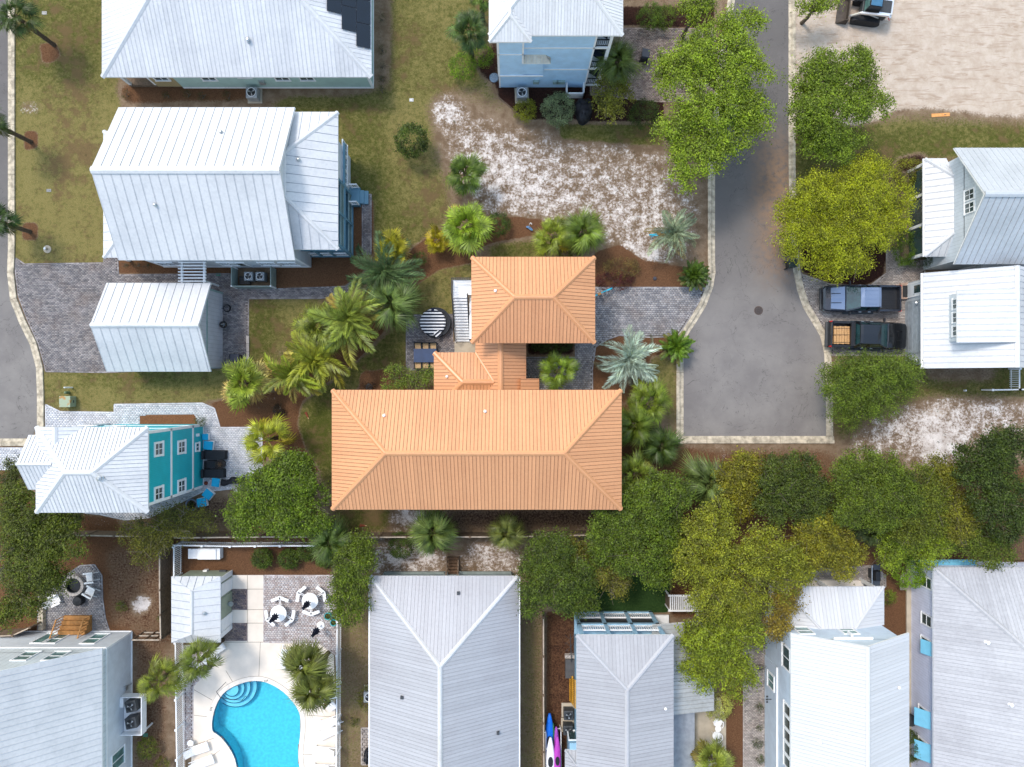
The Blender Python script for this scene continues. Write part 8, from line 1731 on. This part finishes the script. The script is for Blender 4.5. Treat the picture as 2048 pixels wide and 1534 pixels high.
ac_unit('grey condenser in dark mulch by the light blue house', (*U(1044, 187, .6), .02), 'ground condensers', .05, .82); ac_unit('upper condenser on a pad beside the kayak rack', (*U(1137, 1429, .7), .02), 'condensers by the kayak rack', 0, .72, .8, True); ac_unit('lower condenser on a pad beside the kayak rack', (*U(1136, 1459, .7), .02), 'condensers by the kayak rack', 0, .72, .8, True); ac_unit('white condenser tucked under the grey centre house eave', (*U(739, 1392, .6), .02), 'ground condensers', 0, .8)
def enclosure():
    x0, x1, y0, y1 = X(462, 1.2), X(542, 1.2), Y(573, 1.2), Y(533, 1.2); t = thing('utility_enclosure', 'sage green low wall enclosure round two condensers', 'enclosure', (x0, y0, 0)); w, d = x1 - x0, y1 - y0
    for nm, a in (('side_panel', (0, .06, 0, d)), ('side_panel', (w - .06, w, 0, d)), ('front_panel', (.06, w - .06, 0, .06))): q = MB(); q.bb(a[0], a[1], a[2], a[3], .02, 1.2); q.build(nm, plain('sage_panel', s(162, 178, 172, .68), .65), t)
    for x, y in ((.03, .03), (w - .03, .03), (.03, d)): q = MB(); q.box(x, y, .62, .1, .1, 1.26); q.build('post', M['white'], t)
    q = MB(); q.bb(.3, 1.1, .3, .9, .03, .35); q.build('equipment_base', M['black'], t)
enclosure()
def pergola():
    z = 2.6; x0, x1, y0, y1 = X(359, z), X(412, z), Y(566, z), Y(522, z); t = thing('pergola', 'small white pergola between the white house and the left garage', 'pergola', ((x0 + x1) / 2, (y0 + y1) / 2, 0)); w, d = x1 - x0, y1 - y0
    for sx in (-.42, .42): q = MB(); q.bb(sx * w - .07, sx * w + .07, -d / 2, d / 2, z - .2, z); q.build('beam', M['white'], t)
    for k in range(7): y = -d / 2 + .12 + k * (d - .24) / 6; q = MB(); q.bb(-w / 2 - .05, w / 2 + .05, y - .035, y + .035, z, z + .14); q.build('rafter', M['white'], t)
    for sx in (-.42, .42): q = MB(); q.box(sx * w, -d / 2 + .15, z / 2 - .1, .12, .12, z - .2); q.build('post', M['white'], t)
pergola()
def transformer():
    t = thing('transformer_box', 'pale green utility transformer box with rust stain on the lawn', 'utility box', (*U(134, 803, .5), 0)); q = MB(); q.bb(-.4, .4, -.4, .4, 0, .75); m, nt, N, L, b = nodes_of('weathered_green'); L.new(mixrgb(nt, ramp(nt, noise(nt, 2.2, 3), .56, .66), s(176, 190, 160, .62), s(196, 150, 84, .6)), b.inputs['Base Color']); b.inputs['Roughness'].default_value = .6; q.build('cabinet', m, t, bevel=.03); q = MB(); q.bb(-.42, .42, -.42, .42, .75, .79); q.build('lid', m, t, bevel=.015); q = MB(); q.bb(.4, .42, -.1, .1, .3, .4); q.build('latch', M['darksteel'], t)
transformer()
def small(name, label, cat, px, py, prof, mat, group=None, n=12, z=0, extra=None, color=None, ph=.3):
    t = thing(name, label, cat, (*U(px, py, ph), z), 0, group); q = MB(); q.lathe((0, 0, 0), prof, n); q.build('body', mat, t, color=color)
    q = MB(); r, zt = prof[-1]; q.lathe((0, 0, zt), [(max(r * .9, .02), 0), (max(r * .5, .015), .025)], n); q.build('cap', extra or mat, t, color=color)
small('utility_pedestal', 'small dark green telecom pedestal next to the transformer box', 'utility box', 133, 785, [(.11, 0), (.11, .45), (.08, .5)], M['green_box'], n=8); small('marker_post', 'white marker post on the lawn above the transformer box', 'post', 130, 775, [(.06, 0), (.06, .95), (.05, 1.0)], M['plastic_white'], ph=.9)
small('fire_hydrant', 'white capped pipe on a round concrete ring in the left lawn', 'pipe', 90, 497, [(.30, .0), (.30, .05), (.1, .06), (.1, .35)], M['concrete'], extra=M['plastic_white'], n=18); small('vent_pipe_stub', 'white pipe stub at the lawn edge right of the sand', 'pipe', 1933, 781, [(.07, 0), (.07, .25)], M['plastic_white']); small('bucket', 'black oval tub on white sand below the lane end', 'tub', 1708, 913, [(.2, 0), (.23, .25), (.2, .28)], M['black'])
small('lidded_pail', 'white lidded pail beside the garage stoop', 'pail', 1818, 613, [(.14, 0), (.16, .32), (.15, .36)], M['plastic_white']); small('medallion_stone', 'round blue mosaic stepping stone by the light blue house', 'stepping stone', 988, 155, [(.36, 0), (.36, .04), (.34, .05)], plain('mosaic', s(150, 170, 190, .6), .6, var=.5, scale=14), n=24, ph=.05)
small('boulder', 'dark small stone on the straw by the drive', 'rock', 1311, 556, [(.12, 0), (.16, .06), (.1, .14)], plain('dark_stone', s(96, 96, 106, .5), .9), n=7); small('wicker_basket', 'round dark wire wreath on the straw by the curved lawn', 'basket', 737, 774, [(.22, 0), (.28, .08), (.24, .16)], M['darksteel'], n=14)
small('terracotta_figure', 'rust red ornament by the turquoise house corner', 'ornament', 410, 967, [(.12, 0), (.16, .12), (.08, .3)], plain('terracotta', s(140, 66, 48, .6), .8), n=8)
def cover_plate(label, px, py, w, d, colr, name='utility_cover', group='ground utility covers', rz=0):
    t = thing(name, label, 'cover', (*U(px, py), .01), R(rz), group); q = MB(); q.box(0, 0, 0, w, d, .04); q.build('plate', M['anyrough'], t, color=colr, bevel=.01); q = MB(); q.box(w * .25, 0, .022, w * .12, d * .18, .006); q.build('lift_hole', M['darksteel'], t)
cover_plate('grey utility cover in the lawn near the top left palm', 89, 26, .38, .26, (.32, .31, .29)); cover_plate('grey utility cover in the lawn left of the white house', 98, 381, .36, .22, (.22, .22, .22)); cover_plate('white utility cover on the lawn near the sod rectangle', 823, 200, .32, .24, (.5, .5, .48)); cover_plate('green meter cover on the pavers by the pergola', 437, 549, .36, .22, s(40, 140, 110, .7)); cover_plate('green meter lid in the strip beside the pool fence', 291, 1470, .36, .26, s(90, 150, 130, .7)); cover_plate('small orange board on the brush at the sand lot edge', 1881, 230, 1.4, .26, s(226, 160, 96, .8), 'plank', None, 3)
t_ = thing('manhole_cover', 'round iron manhole cover in the lane turning circle', 'manhole', (*U(1517, 621), .008)); q_ = MB(); q_.lathe((0, 0, 0), [(.34, 0), (.34, .008), (.32, .012)], 24); q_.build('frame_ring', plain('rust_iron', s(110, 92, 84, .5), .8, var=.2), t_); q_ = MB(); q_.lathe((0, 0, .012), [(.28, 0), (.28, .004)], 24); q_.build('lid', plain('dark_iron', s(92, 82, 80, .5), .8, var=.3, scale=20), t_)
def kayaks():
    t = thing('kayak_rack', 'white pipe kayak rack beside the light blue balcony house', 'rack', (*U(1106, 1500, .8), 0)); x0, x1 = -.56, .58; y1 = 1.5
    for x in (x0, x1): q = MB(); q.tube((x, -3, 1.15), (x, y1, 1.15), .03, .03, 8); q.build('side_rail', M['plastic_white'], t)
    for y in (y1, .25, -2): 
        q = MB(); q.tube((x0, y, .55), (x1, y, .55), .03, .03, 8); q.build('cross_bar', M['plastic_white'], t); q = MB(); q.tube((x0, .26 if y == .25 else y, 1.15), (x1, .26 if y == .25 else y, 1.15), .03, .03, 8) if y != y1 else q.tube((x0 - .15, y, 1.15), (x0 + .02, y, 1.15), .03, .03, 8); q.build('cross_bar', M['plastic_white'], t)
        for x in (x0, x1): q = MB(); q.tube((x, y, 0), (x, y, 1.15), .03, .03, 8); q.build('leg', M['plastic_white'], t)
    def kayak(label, dx, ytip, z, L_, w, colr, rz=0, tip=None):
        k = thing('kayak', label, 'kayak', (t.location.x + dx, t.location.y + ytip, z), R(rz), 'kayaks and boards on the rack'); S = []
        for u in np.linspace(0, 1, 11): ww = w / 2 * (math.sin(math.pi * min(max(u, .02), .98)) ** .55); S.append((-u * L_, [(0, .02 + .1 * (1 - math.sin(math.pi * u))), (ww * .7, .05), (ww, .16), (ww * .75, .25), (0, .28)]))
        m = MB(); loft(m, S); m.v = [(-y, x, zz) for x, y, zz in m.v]; m.build('hull', M['any'], k, smooth=True, color=colr); c = MB(); c.lathe((0, -L_ * .5, .26), [(w * .3, 0), (w * .28, .02)], 16, 1, 2.2); c.build('cockpit', M['black'], k); h = MB(); h.path([(-.06, -.12, .2), (0, -.08, .28), (.06, -.12, .2)], .015, 5); h.build('grab_handle', M['black'], k)
    kayak('blue kayak with the longest nose on the rack', -.26, 2.75, .6, 4.2, .72, s(10, 110, 225, .85)); kayak('green sliver of kayak beside the blue kayak', .02, 2.0, .58, 3.8, .4, s(40, 110, 70, .7)); kayak('purple kayak low on the rack beside the white board', .25, 1.75, .62, 4.0, .55, s(170, 80, 190, .8)); kayak('white board on top of the rack', -.22, 1.22, 1.18, 3.6, .66, (.78, .79, .84)); kayak('magenta kayak on top of the rack', .30, 1.30, 1.18, 3.6, .55, s(190, 70, 190, .8))
kayaks()
def lattice():
    z = 1.6; x = X(1148, z); y0, y1 = Y(1418, z), Y(1360, z); t = thing('lattice_screen', 'yellow wooden lattice screen beside the light blue balcony house', 'lattice', (x, y0, 0)); L_ = y1 - y0; ym = plain('yellow_wood', s(226, 168, 52, .75), .7, var=.12)
    for k in range(int(L_ / .14)): q = MB(); q.bar((-.22, .07 + k * .14, .25), (.1, .07 + k * .14, 1.55), .06, .02, (0, 1, 0)); q.build('slat', ym, t)
    for zz, xx in ((.25, -.22), (.9, -.06), (1.55, .1)): q = MB(); q.bar((xx + .02, 0, zz), (xx + .02, L_, zz), .06, .04); q.build('rail', ym, t)
    c = thing('utility_cabinet', 'dark grey low cabinet with pale back edge by the balcony house', 'cabinet', (*U(1142, 1338, .6), 0)); q = MB(); q.bb(-.42, .42, -.72, .72, 0, .6); q.build('body', plain('slate_lid', s(98, 96, 96, .55), .6), c, bevel=.02); q = MB(); q.bb(-.44, .44, .74, .98, 0, .45); q.build('back_ledge', M['stone'], c)
    a = thing('television_antenna', 'dark spindly antenna mast lying over the mulch strip', 'antenna', (*U(1143, 1325, .8), .6)); q = MB(); q.tube((0, 0, .1), (-.12, 2.3, .6), .045, .025, 7); q.build('mast', M['darksteel'], a)
    for u in (.3, .55, .8): q = MB(); p = Vector((-.12 * u, 2.3 * u, .1 + .5 * u)); q.tube(p, p + Vector((-.42, -.32, .1)), .014, .01, 5); q.tube(p, p + Vector((.25, .38, .1)), .014, .01, 5); q.tube(p, p + Vector((-.4, .35, .1)), .014, .01, 5); q.build('element', M['darksteel'], a)
lattice()
def gas_grill(): 
    t = thing('gas_grill', 'black gas grill with side shelves on the pale paver patio', 'grill', (*U(1752, 1150, .8), .03), R(90)); q = MB(); q.box(0, 0, .45, .7, .5, .8); q.build('cabinet', M['darksteel'], t, bevel=.02); q = MB(); q.hexa([(-.4, -.3, .85), (.4, -.3, .85), (.4, .3, .85), (-.4, .3, .85), (-.36, -.15, 1.15), (.36, -.15, 1.15), (.36, .2, 1.15), (-.36, .2, 1.15)]); q.build('lid', M['black'], t, bevel=.04)
    for sx in (-.62, .62): q = MB(); q.box(sx, 0, .87, .42, .5, .04); q.build('side_shelf', plain('shelf_grey', s(80, 86, 96, .6), .4), t)
    q = MB(); q.box(0, .36, .86, 1.5, .06, .1); q.build('control_panel', M['steel'], t); q = MB(); q.tube((-.3, -.36, .95), (.3, -.36, .95), .02, .02, 8); q.build('handle', M['steel'], t)
gas_grill()
def patio_chair(label, px, py, rz):
    t = thing('patio_chair', label, 'chair', (*U(px, py, .5), .024), R(rz), 'white round back patio chairs'); q = MB(); q.lathe((0, 0, .38), [(.32, 0), (.33, .03), (.3, .05)], 18); q.build('seat', M['plastic_white'], t); q = MB(); q.path([(.36 * math.cos(a), .36 * math.sin(a), .72) for a in np.linspace(R(-30), R(210), 14)], .03, 6)
    for a in np.linspace(R(-30), R(210), 9): q.tube((.33 * math.cos(a), .33 * math.sin(a), .42), (.36 * math.cos(a), .36 * math.sin(a), .72), .014, .014, 5)
    q.build('back_hoop', M['plastic_white'], t)
    for k in range(4): a = R(45 + 90 * k); l = MB(); l.tube((.26 * math.cos(a), .26 * math.sin(a), .4), (.3 * math.cos(a), .3 * math.sin(a), 0), .016, .016, 6); l.build('leg', M['plastic_white'], t)
patio_chair('lower white round backed chair on the concrete path', 1434, 1472, -70); patio_chair('upper white round backed chair under the variegated bush', 1436, 1446, -20)
def shed_bins():
    z = 1.5; x0, x1, y0, y1 = X(1338, z), X(1402, z), Y(1222, z), Y(1192, z); t = thing('slatted_screen', 'white slatted top timber enclosure at the turf edge', 'enclosure', (x0, y0, 0)); w, d = x1 - x0, y1 - y0; q = MB(); q.bb(.05, w - .05, .04, .1, 0, 1.3); q.bb(.05, .11, .1, d, 0, 1.3); q.bb(w - .11, w - .05, .1, d, 0, 1.3); q.build('wall', M['wood_grey'], t)
    for k in range(16): sl = MB(); x = .1 + k * (w - .2) / 15; sl.bb(x - .035, x + .035, -.05, d + .1, 1.48, 1.51); sl.build('slat', M['white'], t)
    for yy in (0, d): r = MB(); r.bb(-.05, w + .05, yy - .05, yy + .05, 1.38, 1.47); r.build('beam', M['white'], t)
    for x, y in ((.05, .05), (w - .05, .05), (.05, d), (w - .05, d)): p = MB(); p.box(x, y, .69, .09, .09, 1.38); p.build('post', M['white'], t)
shed_bins()
def boardwalk(label, x0, y0, x1, y1, z=.25):
    ax, ay = U(x0, y1, z); bx, by = U(x1, y0, z); t = thing('timber_deck', label, 'deck', (ax, ay, 0)); w, d = bx - ax, by - ay; n = int(w / .15)
    for k in range(n): q = MB(); q.bb(k * .15 + .005, k * .15 + .14, 0, d, z - .03, z); q.build('plank', M['wood_brown'], t)
    for y in (.1, d - .1): q = MB(); q.bb(0, n * .15, y - .05, y + .05, .02, z - .03); q.build('joist', M['wood_grey'], t)
boardwalk('small plank deck beside the turf under the trees', 1372, 1118, 1402, 1160); boardwalk('brown plank deck at the right edge behind the lavender house', 1985, 1090, 2060, 1128, .5); boardwalk('pale plank ramp at the right edge of the wooded strip', 2020, 1075, 2070, 1120, .8)
def birdbath():
    t = thing('garden_ornament', 'small blue curved garden ornament with a white crook on pine straw', 'ornament', (*U(1059, 456, .1), 0)); q = MB(); P = [(-.27, .12), (-.12, .17), (.1, .06), (.26, -.12), (.24, -.22), (.1, -.2), (-.1, -.04), (-.26, .04)]; q.prism(P, .05, .16); q.build('deck', plain('denim_blue', s(92, 136, 180, .7), .5), t, bevel=.02); q = MB(); q.path([(-.05, .08, .15), (.0, .12, .9), (.05, .18, 1.0), (.12, .16, 1.0), (.15, .08, .95)], .025, 7); q.build('crook', M['plastic_white'], t)
birdbath()
def boot(label, px, py, rz):
    t = thing('palm_boot', label, 'palm boot', (*U(px, py), .01), R(rz), 'fallen palm boots on the lawn'); m = MB(); m.hexa([(-.24, -.11, 0), (.2, -.05, 0), (.2, .05, 0), (-.24, .11, 0), (-.24, -.09, .05), (.2, -.03, .09), (.2, .03, .09), (-.24, .09, .05)]); m.build('sheath', plain('rust_sheath', s(150, 72, 46, .6), .8, var=.3, scale=9), t); m = MB(); m.bar((.2, 0, .06), (.33, .01, .04), .06, .04); m.build('stalk', M['beige'], t)
boot('rust red fallen palm boot on the curved lawn left of the orange roof', 614, 830, -65); boot('rust red fallen palm boot on the lawn below the orange roof', 725, 1051, 0)
def edging(label, pts, mat, w=.12):
    P = [Vector(U(*p)) for p in pts]; t = thing('bed_edging', label, 'edging', (P[0].x, P[0].y, 0)); 
    for i in range(len(P) - 1): 
        a, b = P[i] - P[0], P[i + 1] - P[0]; n = max(1, int((b - a).length / .5))
        for k in range(n): q = MB(); u0, u1 = a.lerp(b, k / n), a.lerp(b, (k + .96) / n); q.bar((*u0, .05), (*u1, .05), w, .1); q.build('edging_block', mat, t)
edging('pale concrete edging blocks along the paver yard behind the left garage', [(496, 672), (496, 735)], M['stone'], .2); edging('dark edging round the mulch bed of the light blue house', [(998, 196), (1032, 224), (1052, 240)], M['wood_grey'], .06); edging('pale edging along the right side yard straw', [(1808, 1145), (1808, 1180)], M['concrete'], .3)
